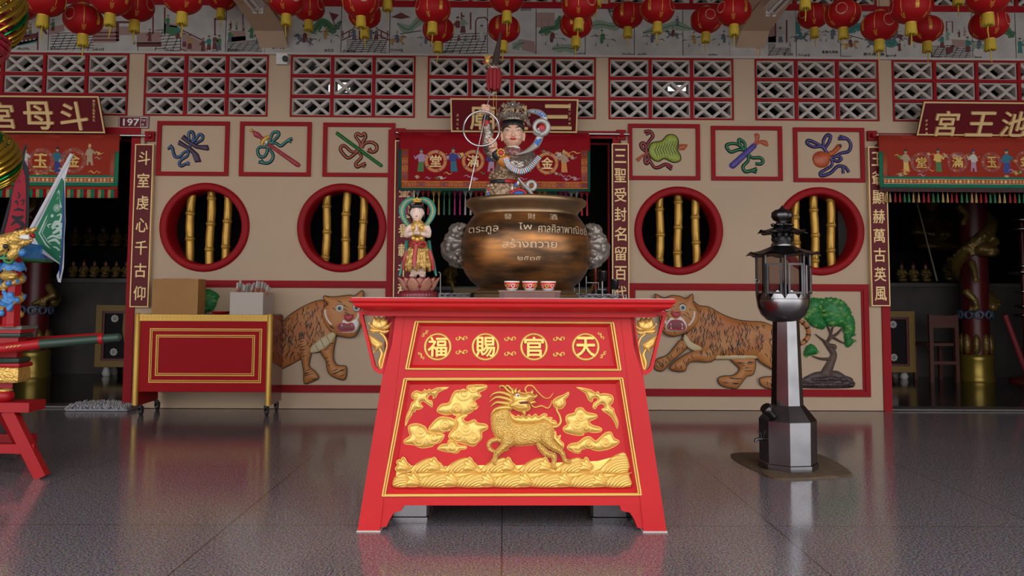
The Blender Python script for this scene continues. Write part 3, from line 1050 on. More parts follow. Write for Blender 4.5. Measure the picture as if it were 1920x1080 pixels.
def stripe_set(b, hf, poly, Z, rnd, n, slope, mi, k, wmax=6, lmin=26, lmax=62):
    """Dark stripe strokes that follow the carved surface."""
    A = np.array(poly)
    lo, hi = A.min(0), A.max(0)
    tries = 0
    px = YW / F_PX / k
    while n > 0 and tries < 4000:
        tries += 1
        x, y = rnd.uniform(lo[0], hi[0]), rnd.uniform(lo[1], hi[1])
        L = rnd.uniform(lmin, lmax)
        sl = slope(x, y)
        pts = [(x + sl[0] * L * t + 5 * math.sin(t * 6 + x), y + sl[1] * L * t) for t in (0, .33, .66, 1)]
        d, ins = poly_dist(np.array(pts), poly)
        if not (ins.all() and d.min() > 4):
            continue
        b.stroke(WALL, spl(Z(pts), n=3), [.2 * px * wmax, px * wmax, px * wmax * .7, .15 * px * wmax], 0.0025, 0.0005, mi=mi, seg=2, hf=hf)
        n -= 1


def limb(b, Z, poly, H, rnd, n, slope, k, mi=0, r=None, base=0.006):
    poly = spl(poly, True, 3)
    hf = b.relief(WALL, Z(poly), H, r, base, mi=mi, step=0.009)
    b.stroke(WALL, Z(poly + poly[:1]), 0.010, 0.006, base, mi=2, seg=2)
    stripe_set(b, hf, poly, Z, rnd, n, slope, 2, k)
    return hf


def claws(b, Z, pts, k, mi):
    px = YW / F_PX / k
    for x, y in pts:
        b.stroke(WALL, Z([(x, y), (x + 2, y + 14)]), [11 * px, 2 * px], .02, .004, mi=mi)


rnd = random.Random(3)
Z1 = WALL.zoom(230, 490, 3.6)
t = thing('tiger_relief', 'painted tiger relief beside the red cart, its body behind the cart', 'relief', tuple(WALL(*Z1([(1250, 850)])[0])))
b = MB()
limb(b, Z1, [(950, 560), (1040, 460), (1120, 370), (1230, 300), (1340, 262), (1400, 300), (1450, 420), (1470, 480), (1430, 520), (1400, 570), (1340, 610), (1270, 620), (1200, 660), (1120, 705), (1000, 750), (945, 680)],
     0.045, rnd, 170, lambda x, y: (-.25 + (x - 1150) * .0012, 1), 3.6, r=.12)
hc = b.relief(WALL, Z1(spl([(1280, 575), (1340, 520), (1420, 475), (1448, 492), (1408, 555), (1340, 603), (1275, 616)], True, 3)), 0.012, .02, 0.045, mi=1)
for q in ([(1310, 560), (1330, 595)], [(1345, 525), (1370, 575)], [(1385, 500), (1405, 540)]):
    b.stroke(WALL, Z1(q), .006, .003, .056, mi=2, seg=2)
b.build('body', [FUR, CREAM, LINE], t)
for poly, cl in (([(1180, 500), (1225, 480), (1270, 520), (1280, 600), (1262, 700), (1300, 740), (1325, 775), (1315, 795), (1240, 825), (1225, 800), (1225, 740), (1210, 660), (1185, 600), (1165, 540)],
                  [(1240, 812), (1262, 806), (1285, 796), (1308, 784)]),
                 ([(1340, 600), (1380, 555), (1440, 510), (1430, 580), (1425, 650), (1450, 700), (1505, 705), (1515, 740), (1505, 790), (1480, 798), (1410, 770), (1385, 730), (1375, 670), (1350, 630)],
                  [(1500, 750), (1492, 775), (1475, 785)])):
    b = MB()
    limb(b, Z1, poly, 0.035, rnd, 16, lambda x, y: (1, -.35), 3.6, base=0.02)
    claws(b, Z1, cl, 3.6, 1)
    b.build('leg', [FUR2, M['white'], LINE], t)


def tiger_head(t, Z, k, outline, eyes, nose, mouth, muzzle, ears, fangs, rnd):
    b = MB()
    hf = limb(b, Z, outline, 0.04, rnd, 14, lambda x, y: (.7, .5), k, r=.10, base=0.045)
    for e in ears:
        b.relief(WALL, Z(e), 0.012, None, 0.05, mi=3)
        b.stroke(WALL, Z(e + e[:1]), .008, .006, .052, mi=2, seg=2)
    b.relief(WALL, Z(spl(muzzle, True, 3)), 0.02, None, 0.075, mi=1)
    cx = sum(p[0] for p in outline) / len(outline)
    cy = sum(p[1] for p in outline) / len(outline)
    # the ruff of short hairs round the cheeks
    for a in np.linspace(.35, 1.35, 26):
        for sd in (1, -1):
            x, y = cx + sd * 118 * math.cos(a * .9 - .35), cy + 120 * math.sin(a * .9 - .35)
            if poly_dist(np.array([(x, y)]), outline)[1][0]:
                b.stroke(WALL, Z([(x, y), (x - sd * 14, y - 4)]), [.006, .002], .003, .0005, mi=1, seg=2, hf=hf)
    b.build('head', [FUR2, M['white'], LINE, FUR], t)
    for e in eyes:
        b = MB()
        b.relief(WALL, Z(circle(e, 29, 20)), 0.006, None, 0.082, mi=1)
        b.relief(WALL, Z(circle(e, 24, 20)), 0.008, None, 0.085, mi=0)
        b.relief(WALL, Z(circle(e, 17, 16)), 0.006, None, 0.09, mi=2)
        b.relief(WALL, Z(circle(e, 8, 12)), 0.004, None, 0.095, mi=1)
        b.build('eye', [M['white'], LINE, GREY], t)
    b = MB(); b.relief(WALL, Z(spl(nose, True, 3)), 0.016, None, 0.09); b.build('nose', PINK, t)
    b = MB()
    b.relief(WALL, Z(spl(mouth, True, 3)), 0.004, None, 0.094, mi=0)
    mm = spl(mouth, True, 3)
    b.stroke(WALL, Z(mm + mm[:1]), .016, .008, .092, mi=2)
    for f in fangs:
        b.relief(WALL, Z(f), .008, None, .097, mi=1)
    b.build('mouth', [mat('tiger_mouth_paint', (.17, .008, .012, 1), .4), M['white'], PINK], t)


tiger_head(t, Z1, 3.6, [(1365, 235), (1410, 240), (1460, 238), (1540, 228), (1570, 235), (1625, 196), (1632, 240), (1620, 290), (1635, 330), (1625, 400), (1600, 460), (1570, 505), (1510, 510), (1440, 490), (1390, 450), (1360, 400), (1350, 350), (1365, 310), (1392, 290), (1372, 265)],
           [(1478, 316), (1590, 312)], [(1510, 358), (1535, 362), (1565, 355), (1568, 380), (1538, 402), (1512, 385)],
           [(1470, 430), (1500, 418), (1530, 424), (1565, 418), (1572, 458), (1520, 466), (1475, 463)],
           [(1500, 385), (1540, 405), (1585, 385), (1605, 420), (1575, 475), (1470, 475), (1465, 430), (1490, 405)],
           [[(1375, 240), (1410, 246), (1425, 275), (1395, 285)], [(1585, 240), (1622, 205), (1622, 245), (1600, 268)]],
           [[(1488, 424), (1500, 424), (1496, 444)], [(1556, 424), (1566, 424), (1562, 446)]], rnd)

Z2 = WALL.zoom(1170, 520, 1920 / 510)
t = thing('tiger_relief', 'painted prowling tiger relief behind the tall metal lantern', 'relief', tuple(WALL(*Z2([(800, 790)])[0])))
b = MB()
hb = limb(b, Z2, [(440, 330), (475, 175), (530, 200), (600, 210), (680, 255), (780, 295), (880, 310), (970, 315), (1040, 340), (1100, 385), (1140, 450), (1145, 540), (1090, 610), (1000, 600), (920, 575), (760, 577), (620, 575), (500, 520), (425, 480), (405, 430)],
          0.05, rnd, 260, lambda x, y: (.12 * math.sin(x * .01), 1), 3.765, r=.13)
b.relief(WALL, Z2(spl([(640, 545), (720, 538), (820, 540), (915, 545), (930, 572), (760, 577), (630, 575)], True, 3)), 0.012, .02, 0.03, mi=1)
b.relief(WALL, Z2(spl([(425, 400), (470, 450), (540, 490), (530, 515), (480, 515), (435, 485), (412, 440)], True, 3)), 0.012, .02, 0.04, mi=1)
b.build('body', [FUR, CREAM, LINE], t)
b = MB()
q = spl(Z2([(1110, 475), (1210, 470), (1265, 458), (1300, 410), (1290, 350), (1250, 312), (1205, 296)]), n=6)
b.stroke(WALL, q, [.055, .045, .042, .04, .025], .03, .004)
for i in range(8, len(q) - 3, 5):
    b.stroke(WALL, q[i:i + 2], .046, .033, .004, mi=1)
b.build('tail', [FUR2, LINE], t)
for poly, cl, base, sl in (([(400, 440), (450, 480), (390, 545), (330, 595), (290, 640), (265, 660), (215, 645), (225, 580), (300, 550), (350, 495)], [(225, 645), (245, 652), (265, 655)], .02, (.5, 1)),
                           ([(640, 470), (665, 520), (610, 592), (480, 590), (440, 620), (420, 660), (340, 655), (320, 625), (400, 560), (480, 520), (560, 500)], [(338, 648), (362, 655), (390, 660)], .035, (.2, 1)),
                           ([(750, 575), (835, 560), (920, 575), (910, 680), (860, 700), (800, 775), (760, 782), (680, 760), (660, 715), (700, 695), (770, 690), (810, 650), (790, 620)], [(685, 758), (710, 770), (740, 778)], .02, (1, .1)),
                           ([(900, 420), (1000, 385), (1090, 400), (1140, 500), (1110, 640), (1090, 780), (1030, 785), (965, 760), (950, 715), (990, 700), (1050, 695), (1060, 660), (960, 600), (920, 540)], [(970, 758), (995, 770), (1020, 778)], .03, (.35, 1))):
    b = MB()
    limb(b, Z2, poly, 0.03, rnd, 18, lambda x, y, sl=sl: sl, 3.765, base=base)
    claws(b, Z2, cl, 3.765, 1)
    b.build('leg', [FUR2, M['white'], LINE], t)
tiger_head(t, Z2, 3.765, [(210, 118), (275, 145), (330, 128), (390, 135), (430, 150), (475, 118), (480, 175), (510, 230), (525, 290), (500, 340), (450, 380), (400, 400), (340, 415), (280, 395), (250, 330), (240, 250), (225, 190)],
           [(400, 213), (292, 213)], [(322, 240), (350, 246), (380, 240), (382, 264), (352, 284), (324, 266)],
           [(296, 340), (318, 308), (350, 303), (390, 308), (412, 340), (410, 364), (350, 366), (300, 362)],
           [(318, 275), (352, 290), (385, 270), (425, 310), (425, 370), (350, 380), (285, 370), (290, 310)],
           [[(218, 128), (258, 150), (245, 178), (228, 170)], [(440, 155), (470, 128), (473, 165), (455, 180)]],
           [[(308, 325), (320, 318), (318, 345)], [(386, 318), (400, 326), (394, 350)], [(310, 362), (316, 342), (324, 362)], [(386, 362), (394, 344), (402, 362)]], rnd)

BARK = mat('bark_brown_paint', (0.085, 0.05, 0.04, 1), 0.6, bump=('noise', 70, 0.4), var=(15, (0.14, 0.085, 0.06, 1), 0.6))
ROCK = mat('dark_rock_paint', (0.045, 0.028, 0.028, 1), 0.5, var=(12, (0.10, 0.07, 0.065, 1), 0.7))
LEAF1 = mat('leaf_green_paint', (0.012, 0.15, 0.03, 1), 0.5, var=(25, (0.02, 0.25, 0.05, 1), 0.8))
LEAF2 = mat('leaf_light_paint', (0.16, 0.34, 0.07, 1), 0.5)


def foliage(t, Z, k, blobs, rnd, n):
    b = MB()
    px = YW / F_PX / k
    for poly in blobs:
        # leafy edge: the outline is broken into points
        P = spl(poly, True, 5)
        P2 = []
        c = np.array(P).mean(0)
        for i, p in enumerate(P):
            f = 1.0 + (0.055 if i % 2 else -0.02)
            P2.append((c[0] + (p[0] - c[0]) * f, c[1] + (p[1] - c[1]) * f))
        hf = b.relief(WALL, Z(P2), 0.05, .09, 0.008)
        cnt = 0
        A = np.array(P)
        while cnt < n * (A.max(0) - A.min(0)).prod() / 60000:
            x, y = rnd.uniform(A[:, 0].min(), A[:, 0].max()), rnd.uniform(A[:, 1].min(), A[:, 1].max())
            if not poly_dist(np.array([(x, y)]), P)[1][0]:
                continue
            cnt += 1
            li = 1 if rnd.random() < 0.4 else 0
            for a in np.linspace(.1, PI - .1, 6):
                L = rnd.uniform(14, 24)
                b.stroke(WALL, Z([(x, y), (x + L * .5 * math.cos(a), y + L * .5 * math.sin(a)), (x + L * math.cos(a), y + L * math.sin(a))]), [px * 3, px * 7, px], .006, .001 + .004 * rnd.random(), mi=li, seg=2, hf=hf)
    return b.build('foliage', [LEAF1, LEAF2], t)


t = thing('bonsai_relief', 'painted bonsai tree relief on dark rocks, right of the metal lantern', 'relief', tuple(WALL(*Z2([(1430, 785)])[0])))
foliage(t, Z2, 3.765, [[(1290, 200), (1320, 148), (1370, 150), (1400, 160), (1390, 250), (1420, 330), (1400, 365), (1340, 350), (1300, 320), (1270, 270)],
                       [(1390, 165), (1460, 143), (1540, 165), (1580, 210), (1600, 260), (1560, 330), (1500, 345), (1430, 335), (1400, 260)],
                       [(1540, 290), (1600, 265), (1625, 310), (1625, 390), (1600, 430), (1625, 440), (1590, 488), (1560, 480), (1550, 400)],
                       [(1315, 470), (1350, 490), (1365, 530), (1340, 545), (1270, 550), (1280, 500)]], rnd, 48)
b = MB()
px = YW / F_PX / 3.765
for pts, w in (([(1420, 690), (1455, 610), (1478, 545), (1450, 495), (1415, 450)], [80, 60, 48, 44, 34]), ([(1440, 480), (1485, 490), (1470, 520)], [30, 34, 24]), ([(1425, 460), (1385, 430), (1348, 400)], [24, 14, 7]),
               ([(1440, 450), (1456, 400), (1432, 340)], [26, 20, 12]), ([(1450, 430), (1500, 400), (1535, 360)], [24, 18, 10]), ([(1470, 420), (1520, 450), (1560, 470)], [20, 15, 8]), ([(1456, 400), (1470, 350)], [18, 10]),
               ([(1455, 575), (1390, 575), (1325, 555)], [24, 18, 8]), ([(1420, 640), (1470, 690), (1500, 700)], [40, 20, 6]), ([(1425, 640), (1390, 690), (1360, 695)], [40, 20, 6])):
    b.stroke(WALL, spl(Z2(pts), n=5), [x * px for x in w], .03, .006)
b.build('trunk', BARK, t)
b = MB()
rr = random.Random(5)
for i in range(26):
    x = 1245 + (i % 13) * 29 + rr.uniform(-6, 6)
    top = 672 if 1330 < x < 1560 else 715
    y = top + 22 + rr.uniform(0, 25) if i < 13 else 755
    s_ = rr.uniform(28, 44)
    b.relief(WALL, Z2([(x + s_ * math.cos(a) * rr.uniform(.8, 1.1), y + s_ * .62 * math.sin(a) * rr.uniform(.8, 1.1)) for a in np.linspace(0, 2 * PI, 11)[:-1]]), rr.uniform(.03, .05), None, .003 + .001 * (i % 7), step=.012)
b.relief(WALL, Z2(spl([(1232, 765), (1255, 715), (1300, 690), (1350, 668), (1440, 660), (1510, 660), (1560, 692), (1612, 712), (1622, 760), (1590, 782), (1400, 786), (1260, 782)], True, 2)), .02, .03, .002, step=.02)
b.build('rocks', ROCK, t)

t = thing('bonsai_relief', 'painted bonsai relief mostly hidden behind the tan box on the cart', 'relief', tuple(WALL(*Z1([(430, 800)])[0])))
foliage(t, Z1, 3.6, [[(440, 190), (560, 185), (620, 205), (655, 235), (640, 260), (630, 300), (600, 335), (560, 345), (440, 350), (400, 270)]], rnd, 48)
b = MB()
b.stroke(WALL, spl(Z1([(430, 800), (400, 700), (450, 600), (440, 500), (490, 350)]), n=5), [.1, .06, .05, .04, .03], .03, .006)
b.build('trunk', BARK, t)

# ------------------------------------------------------------------ camera, curtain rods
p = WALL.px(531, 113)
t = thing('security_camera', 'small white security camera at the wall under left roof beam', 'camera', tuple(WALL(p[0], p[1] - .05)))
b = MB(); b.rect(WALL, p[0] - .05, p[1] - .05, p[0] + .05, p[1] + .05, 0, .05); b.build('housing', M['white'], t)
b = MB(); b.tube([WALL(p[0] + .03, p[1] - .005, .04), WALL(p[0] + .045, p[1] - .012, .10)], .026, 14); b.build('lens_tube', M['black'], t)

for lab, xa, xb, y, ends in (('steel curtain rod holding left hall banner', -200, 288, 255, (283,)), ('steel curtain rod holding central door banner', 744, 1178, 252, (752, 1164)),
                             ('steel curtain rod holding right hall banner', 1630, 2150, 257, (1633,))):
    a, c = WALL.px(xa, y), WALL.px(xb, y + (1 if xa > 0 else 0))
    z = (a[1] + c[1]) / 2
    t = thing('curtain_rod', lab, 'rod', (0, YW - .06, z))
    b = MB(); b.tube([(a[0], YW - .06, z), (c[0], YW - .06, z)], .011, 12); b.build('rod', M['chrome'], t)
    for e in ends:
        u = WALL.px(e, y)[0]
        b = MB(); b.box((u - .042, YW - .035, z - .045), (u + .042, YW, z + .045)); b.box((u - .018, YW - .075, z - .018), (u + .018, YW - .03, z + .018))
        b.build('bracket', M['red'], t)
# ------------------------------------------------------------------ the altar table
YB, YT, ZT = 3.50, 3.60, 0.94                                # front face: bottom and top of the leaning front
FRONT = Plane((0, YB, 0), (1, 0, 0), (0, YT - YB, ZT))
LT = 1.0                                                     # top of the table
YK = 4.95                                                    # back of the table
tb = thing('altar_table', 'bright red altar table with gold carved unicorn panel and flared legs', 'table', (0.04, (YB + YK) / 2, 0))
TR, GO = M['table_red'], M['gold']


def fp(*pts):
    return [FRONT.px(x, y) for x, y in pts]


# legs: four splayed posts
leg_out_l, leg_out_r = fp((670, 997), (736, 590)), fp((1250, 998), (1189, 592))
leg_in_l, leg_in_r = fp((712, 997), (758, 590)), fp((1207, 998), (1164, 592))


def slab(b, q, t0, t1, mi=0):
    """Solid from four points of the front face, with depth from h = -t1 to t0."""
    b.prism(FRONT, q, -t1, t0, mi)


for lo, li in ((leg_out_l, leg_in_l), (leg_out_r, leg_in_r)):
    b = MB(); slab(b, [lo[0], li[0], li[1], lo[1]], 0.0, 0.075); b.build('leg', TR, tb)
    # rear leg, mirrored to the back face
    b = MB()
    BACK = Plane((0, YK - .02, 0), (1, 0, 0), (0, -(YT - YB), ZT))
    b.prism(BACK, [lo[0], li[0], li[1], lo[1]], -0.075, 0.0); b.build('leg', TR, tb)
# foot pads
for lo, li in ((leg_out_l, leg_in_l), (leg_out_r, leg_in_r)):
    b = MB(); x0, x1 = sorted((lo[0][0], li[0][0]))
    b.box((x0 - .003, YB - .004, 0), (x1 + .003, YB + .085, .006)); b.build('foot_pad', M['white_block'], tb)
# rails, side boards
rail_low = fp((707, 948), (1218, 948), (1213, 926), (712, 926))
rail_mid = fp((752, 711), (1172, 711), (1168, 690), (756, 690))
rail_top = fp((748, 604), (1178, 606), (1175, 588), (752, 586))
b = MB(); slab(b, rail_low, -0.004, 0.05); b.build('rail', TR, tb)
b = MB(); slab(b, rail_mid, -0.004, 0.05); b.build('rail', TR, tb)
b = MB(); slab(b, rail_top, -0.004, 0.05); b.build('rail', TR, tb)
for sx, lo, li in ((-1, leg_out_l, leg_in_l), (1, leg_out_r, leg_in_r)):
    # side panel between the front and rear legs
    ub, ut = (lo[0][0] * .93 + li[0][0] * .07, lo[1][0] * .9 + li[1][0] * .1)
    z0 = 0.11
    x0 = ub + (ut - ub) * z0 / ZT
    y0 = YB + (YT - YB) * z0 / ZT
    b = MB()
    b.hexa([(min(x0, x0 - sx * .03), y0 + .06, z0), (max(x0, x0 - sx * .03), y0 + .06, z0), (max(x0, x0 - sx * .03), YK - .08, z0), (min(x0, x0 - sx * .03), YK - .08, z0)],
           [(min(ut, ut - sx * .03), YT + .06, ZT), (max(ut, ut - sx * .03), YT + .06, ZT), (max(ut, ut - sx * .03), YK - .16, ZT), (min(ut, ut - sx * .03), YK - .16, ZT)])
    b.build('side_panel', TR, tb)


def field(q_out, q_in, name, depth=0.022):
    """A recessed panel: gold bead, sloping red bevel, flat field."""
    b = MB()
    O = [FRONT(u, v, 0.0) for u, v in q_out]
    I = [FRONT(u, v, -depth) for u, v in q_in]
    b.add(O + I, [(i, (i + 1) % 4, 4 + (i + 1) % 4, 4 + i) for i in range(4)] + [(4, 5, 6, 7)])
    bk = [FRONT(u, v, -0.045) for u, v in q_out]
    b.add(bk, [(0, 1, 2, 3)])
    p = b.build(name, TR, tb)
    g = MB()
    c = np.array(q_out).mean(0)
    for (e, w) in ((0.0, .006), (0.011, .005)):
        Q = [tuple(np.array(a) + (c - np.array(a)) / np.linalg.norm(c - np.array(a)) * e) for a in q_out]
        for i in range(4):
            g.stroke(FRONT, [Q[i], Q[(i + 1) % 4]], w * 1.4, .005, -e * .25)
    g.build('gold_bead', GO, p)
    return p


up = field(fp((761, 692), (1164, 694), (1150, 605), (779, 603)), fp((772, 684), (1153, 686), (1139, 613), (790, 611)), 'upper_panel')
lp = field(fp((717, 930), (1202, 928), (1167, 709), (758, 710)), fp((738, 916), (1184, 915), (1155, 720), (768, 721)), 'carved_panel')
# stiles between the panels and the legs
for q in (fp((703, 948), (713, 948), (716, 930), (757, 709), (760, 692), (779, 604), (781, 586), (744, 586)), fp((1216, 948), (1206, 948), (1203, 928), (1168, 709), (1165, 694), (1150, 605), (1148, 588), (1180, 588))):
    b = MB(); slab(b, q, -0.003, 0.05); b.build('stile', TR, tb)

# upper panel: four characters in rings and S-scrolls
D1 = -0.022
for ch, x in (('福', 820), ('賜', 910), ('官', 1001.5), ('天', 1099)):
    u, v = FRONT.px(x, 650)
    k = FRONT.px(x + 1, 650)[0] - u
    r = 26 * k
    g = MB()
    n = 48
    ring = circle((u, v), r - .005, n)
    g.stroke(FRONT, ring + ring[:2], .0125, .009, D1); g.build('ring', GO, up)
    g = MB(); g.text(FRONT, ch, u, v, r * 1.38, D1, D1 + .009, bold=0.02, squash=r * 1.36); g.build('character', GO, up)
for x, y in ((865, 634), (865, 660), (956.5, 635), (956.5, 663), (1048.5, 635), (1048.5, 664)):
    u, v = FRONT.px(x, y)
    g = MB()
    R = .019
    p1 = [(u - R + .62 * R * math.cos(a) * f, v + .62 * R * math.sin(a) * f) for a, f in ((i * .42 + 1.2, 0.15 + .85 * i / 14) for i in range(15))]
    p2 = [(2 * u - a, 2 * v - c) for a, c in p1[::-1]]
    g.stroke(FRONT, spl(p1 + p2, n=3), [.005, .007, .0085, .007, .005], .007, D1); g.build('scroll', GO, up)
for x, y, a0 in ((796, 625, .7), (789, 667, -1.0), (1128, 629, 2.2), (1132, 665, .8)):
    u, v = FRONT.px(x, y)
    g = MB(); R = .014
    p1 = [(-R + .55 * R * math.cos(a) * f, .55 * R * math.sin(a) * f) for a, f in ((i * .42 + 1.2, 0.15 + .85 * i / 14) for i in range(15))]
    p = p1 + [(-a, -c) for a, c in p1[::-1]]
    g.stroke(FRONT, spl([(u + a * math.cos(a0) - c * math.sin(a0), v + a * math.sin(a0) + c * math.cos(a0)) for a, c in p], n=3), [.004, .006, .0075, .006, .004], .006, D1); g.build('scroll', GO, up)

# lower panel: unicorn, clouds, bats and sea
KZ = FRONT.zoom(700, 700, 1920 / 520)
kpx = FRONT.px(961, 820)[0] - FRONT.px(960, 820)[0]
kz = kpx / (1920 / 520)
GS = M['gold_scale']


def rel(name, poly, H, r=None, base=D1, m=GO, lines=(), lw=.006, closed=3, step=.006, Z=KZ, mt=None, parent=lp, edge=True, sub=None):
    b = MB()
    P = spl(poly, True, closed) if closed else poly
    hf = b.relief(FRONT, Z(P), H, r, base, step=step)
    if edge:
        b.stroke(FRONT, Z(P + P[:1]), .004, .003, base, seg=2)
    for ln in lines:
        b.stroke(FRONT, Z(spl(ln, n=5)) if len(ln) < 12 else Z(ln), [lw * .6, lw, lw * .5], .0040, -.0006, seg=3, hf=hf)
    return b.build(name, mt or m, parent), hf


CL = [([(440, 250), (470, 215), (520, 205), (540, 160), (570, 120), (640, 115), (650, 88), (690, 80), (780, 82), (775, 110), (730, 135), (745, 160), (700, 190), (715, 215), (700, 250), (640, 288), (560, 280), (500, 290), (445, 270)],
       [((625, 140), 36), ((580, 242), 38), ((690, 100), 24), ((690, 218), 26)]),
      ([(610, 285), (650, 290), (620, 318), (650, 340), (700, 322), (720, 345), (780, 355), (790, 385), (750, 410), (750, 450), (715, 490), (690, 508), (650, 498), (580, 480), (530, 460), (520, 430), (545, 395), (575, 370), (565, 320), (585, 292)],
       [((640, 385), 32), ((690, 440), 34), ((590, 430), 30)]),
      ([(445, 520), (470, 495), (510, 490), (520, 465), (560, 470), (590, 500), (640, 508), (640, 525), (600, 532), (580, 555), (530, 552), (450, 532)], [((545, 508), 32)]),
      ([(380, 385), (430, 322), (480, 302), (560, 322), (568, 370), (530, 388), (480, 412), (440, 415), (395, 408)], [((498, 356), 36)]),
      ([(245, 362), (300, 350), (355, 372), (375, 405), (430, 415), (483, 425), (485, 445), (460, 480), (420, 495), (400, 510), (330, 520), (280, 500), (215, 490), (210, 465), (250, 435), (240, 400)],
       [((325, 402), 32), ((315, 465), 28), ((415, 445), 32)]),
      ([(1335, 325), (1345, 290), (1395, 275), (1410, 245), (1450, 240), (1480, 270), (1545, 285), (1550, 310), (1500, 335), (1520, 360), (1580, 380), (1580, 405), (1530, 412), (1470, 405), (1455, 430), (1400, 430), (1330, 410), (1318, 380), (1345, 355)],
       [((1440, 297), 24), ((1412, 352), 27), ((1475, 372), 28)]),
      ([(1345, 520), (1370, 490), (1420, 480), (1460, 450), (1500, 440), (1540, 470), (1570, 450), (1610, 415), (1650, 410), (1670, 450), (1705, 470), (1700, 490), (1640, 525), (1560, 540), (1500, 525), (1450, 530), (1430, 555), (1390, 550)],
       [((1415, 508), 28), ((1495, 490), 26), ((1610, 475), 26)])]
for poly, sp in CL:
    lines = [spiral(c, r, 1.7, 2.5) for c, r in sp]
    for c, r in sp:
        lines.append([(c[0] - r * 1.6, c[1] + r * .3), (c[0] - r * .6, c[1] + r * 1.25), (c[0] + r * .7, c[1] + r * 1.15), (c[0] + r * 1.5, c[1] + r * .3)])
    rel('cloud', poly, .016, .03, lines=lines, lw=.0085)
rel('bat', [(218, 365), (225, 300), (245, 255), (262, 205), (285, 188), (262, 168), (265, 138), (295, 120), (325, 130), (345, 125), (350, 110), (368, 122), (385, 108), (400, 118), (440, 100), (520, 98), (480, 115), (445, 135), (430, 165), (410, 176), (412, 155), (390, 148), (372, 170), (378, 188), (402, 192), (405, 235), (385, 222), (350, 195), (328, 198), (322, 212), (340, 235), (310, 252), (290, 250), (285, 268), (265, 270), (262, 290), (240, 320)],
    .013, .018, lines=[spiral((292, 160), 22, 1.4, 1.0), [(235, 320), (260, 260), (290, 215)], [(345, 140), (395, 130), (470, 108)]], closed=2)
rel('bat', [(1410, 98), (1460, 103), (1510, 115), (1540, 135), (1560, 125), (1572, 145), (1600, 140), (1650, 150), (1668, 178), (1655, 212), (1640, 222), (1655, 240), (1668, 245), (1672, 270), (1690, 310), (1700, 345), (1692, 388), (1680, 350), (1650, 300), (1605, 268), (1585, 250), (1610, 238), (1590, 210), (1555, 222), (1542, 248), (1525, 240), (1530, 208), (1560, 188), (1548, 168), (1522, 176), (1518, 200), (1490, 180), (1470, 135)],
    .013, .018, lines=[spiral((1638, 182), 22, 1.4, 2.0), [(1420, 105), (1500, 130), (1560, 160)], [(1620, 240), (1660, 280), (1690, 350)]], closed=2)

# the sea: a gilt ground, then wave crests with ribbed backs, each with a foam claw
rel('sea_ground', [(133, 788), (1786, 786), (1752, 560), (1690, 575), (1560, 610), (1300, 620), (1000, 640), (700, 640), (420, 650), (200, 640), (150, 690)], .004, .02, edge=False, closed=0, step=.02)


def wave(poly, c, H, base):
    cu, cv = KZ([c])[0]
    ribs = .0026
    b = MB()
    P = KZ(spl(poly, True, 3))
    b.relief(FRONT, P, H, .03, base, step=.003, fn=lambda u, v: ribs * math.sin(math.hypot(u - cu, (v - cv) * 1.25) * 2 * PI / .0125))
    b.build('wave', GO, lp)


def foam(x, y, s, base):
    q = lambda P: [(x - 20 + a_ * s, y + b_ * s) for a_, b_ in P]
    rel('foam', q([(0, -18), (4, -36), (16, -50), (8, -66), (12, -82), (28, -92), (40, -86), (46, -100), (58, -108), (72, -98), (80, -80), (92, -64), (112, -46), (108, -24), (88, -4), (50, 0), (18, -2)]),
        .016, .02, base, lines=[q([(96, -18), (50, -28), (10, -20)]), q([(96, -24), (60, -46), (22, -52)]), q([(97, -30), (60, -66), (20, -80)]), q([(100, -36), (78, -70), (56, -98)])], lw=.006)


for i, x in enumerate((245, 485, 740, 1005, 1260, 1545)):
    w = 250 if i < 5 else 215
    up_ = 1.0 if i < 5 else 1.35
    top = 590 if i < 5 else 560
    wave([(x - 20, 692), (x + 10, 660), (x + 60, 620), (x + 110, top + 5), (x + 160, top - 4), (x + w * .78, top + 12), (x + w * .95, 640), (x + w * .96, 690)] if i < 5 else
         [(x - 20, 692), (x + 30, 660), (x + 90, 600), (x + 140, 565), (x + 208, 556), (x + 222, 690)], (x + 200, 740), .014, D1 + .004)
for i, x in enumerate((170, 385, 632, 900, 1155, 1440)):
    foam(x, 685, .95, D1 + .010)
for i, x in enumerate((133, 300, 555, 815, 1075, 1340, 1590)):
    w = 110 if i == 0 else 270
    e = x + w if i < 6 else 1786
    wave([(x, 788), (x + 4, 730), (x + w * .22, 712), (x + w * .5, 695), (x + w * .75, 690), (e - 10, 705), (e, 788)], (x + w * .75, 840), .018, D1 + .008)
for i, x in enumerate((240, 500, 755, 1012, 1285, 1530)):
    foam(x, 786, 1.0, D1 + .016)

# the unicorn
kb = rel('unicorn', [(845, 262), (900, 240), (945, 258), (955, 310), (985, 338), (1060, 345), (1130, 340), (1190, 322), (1235, 345), (1252, 380), (1242, 430), (1222, 470), (1160, 490), (1080, 500), (1000, 505), (950, 495), (900, 470), (868, 455), (840, 430), (822, 390), (815, 330), (822, 285)], .030, .055, m=GS, step=.005)[0]
kd = D1 + .004
rel('leg', [(880, 430), (940, 395), (985, 430), (975, 490), (930, 520), (890, 550), (862, 575), (855, 600), (848, 635), (832, 632), (815, 605), (828, 590), (838, 550), (860, 520), (885, 490)], .030, .03, kd + .012, m=GS, parent=kb)
b = MB(); q = KZ(spl([(900, 470), (850, 462), (808, 478), (800, 512), (825, 540), (870, 545), (940, 530)], n=6)); b.stroke(FRONT, q, [v * kz for v in (40, 36, 34, 32, 28, 26, 8)], .016, D1); b.build('leg', GS, kb)
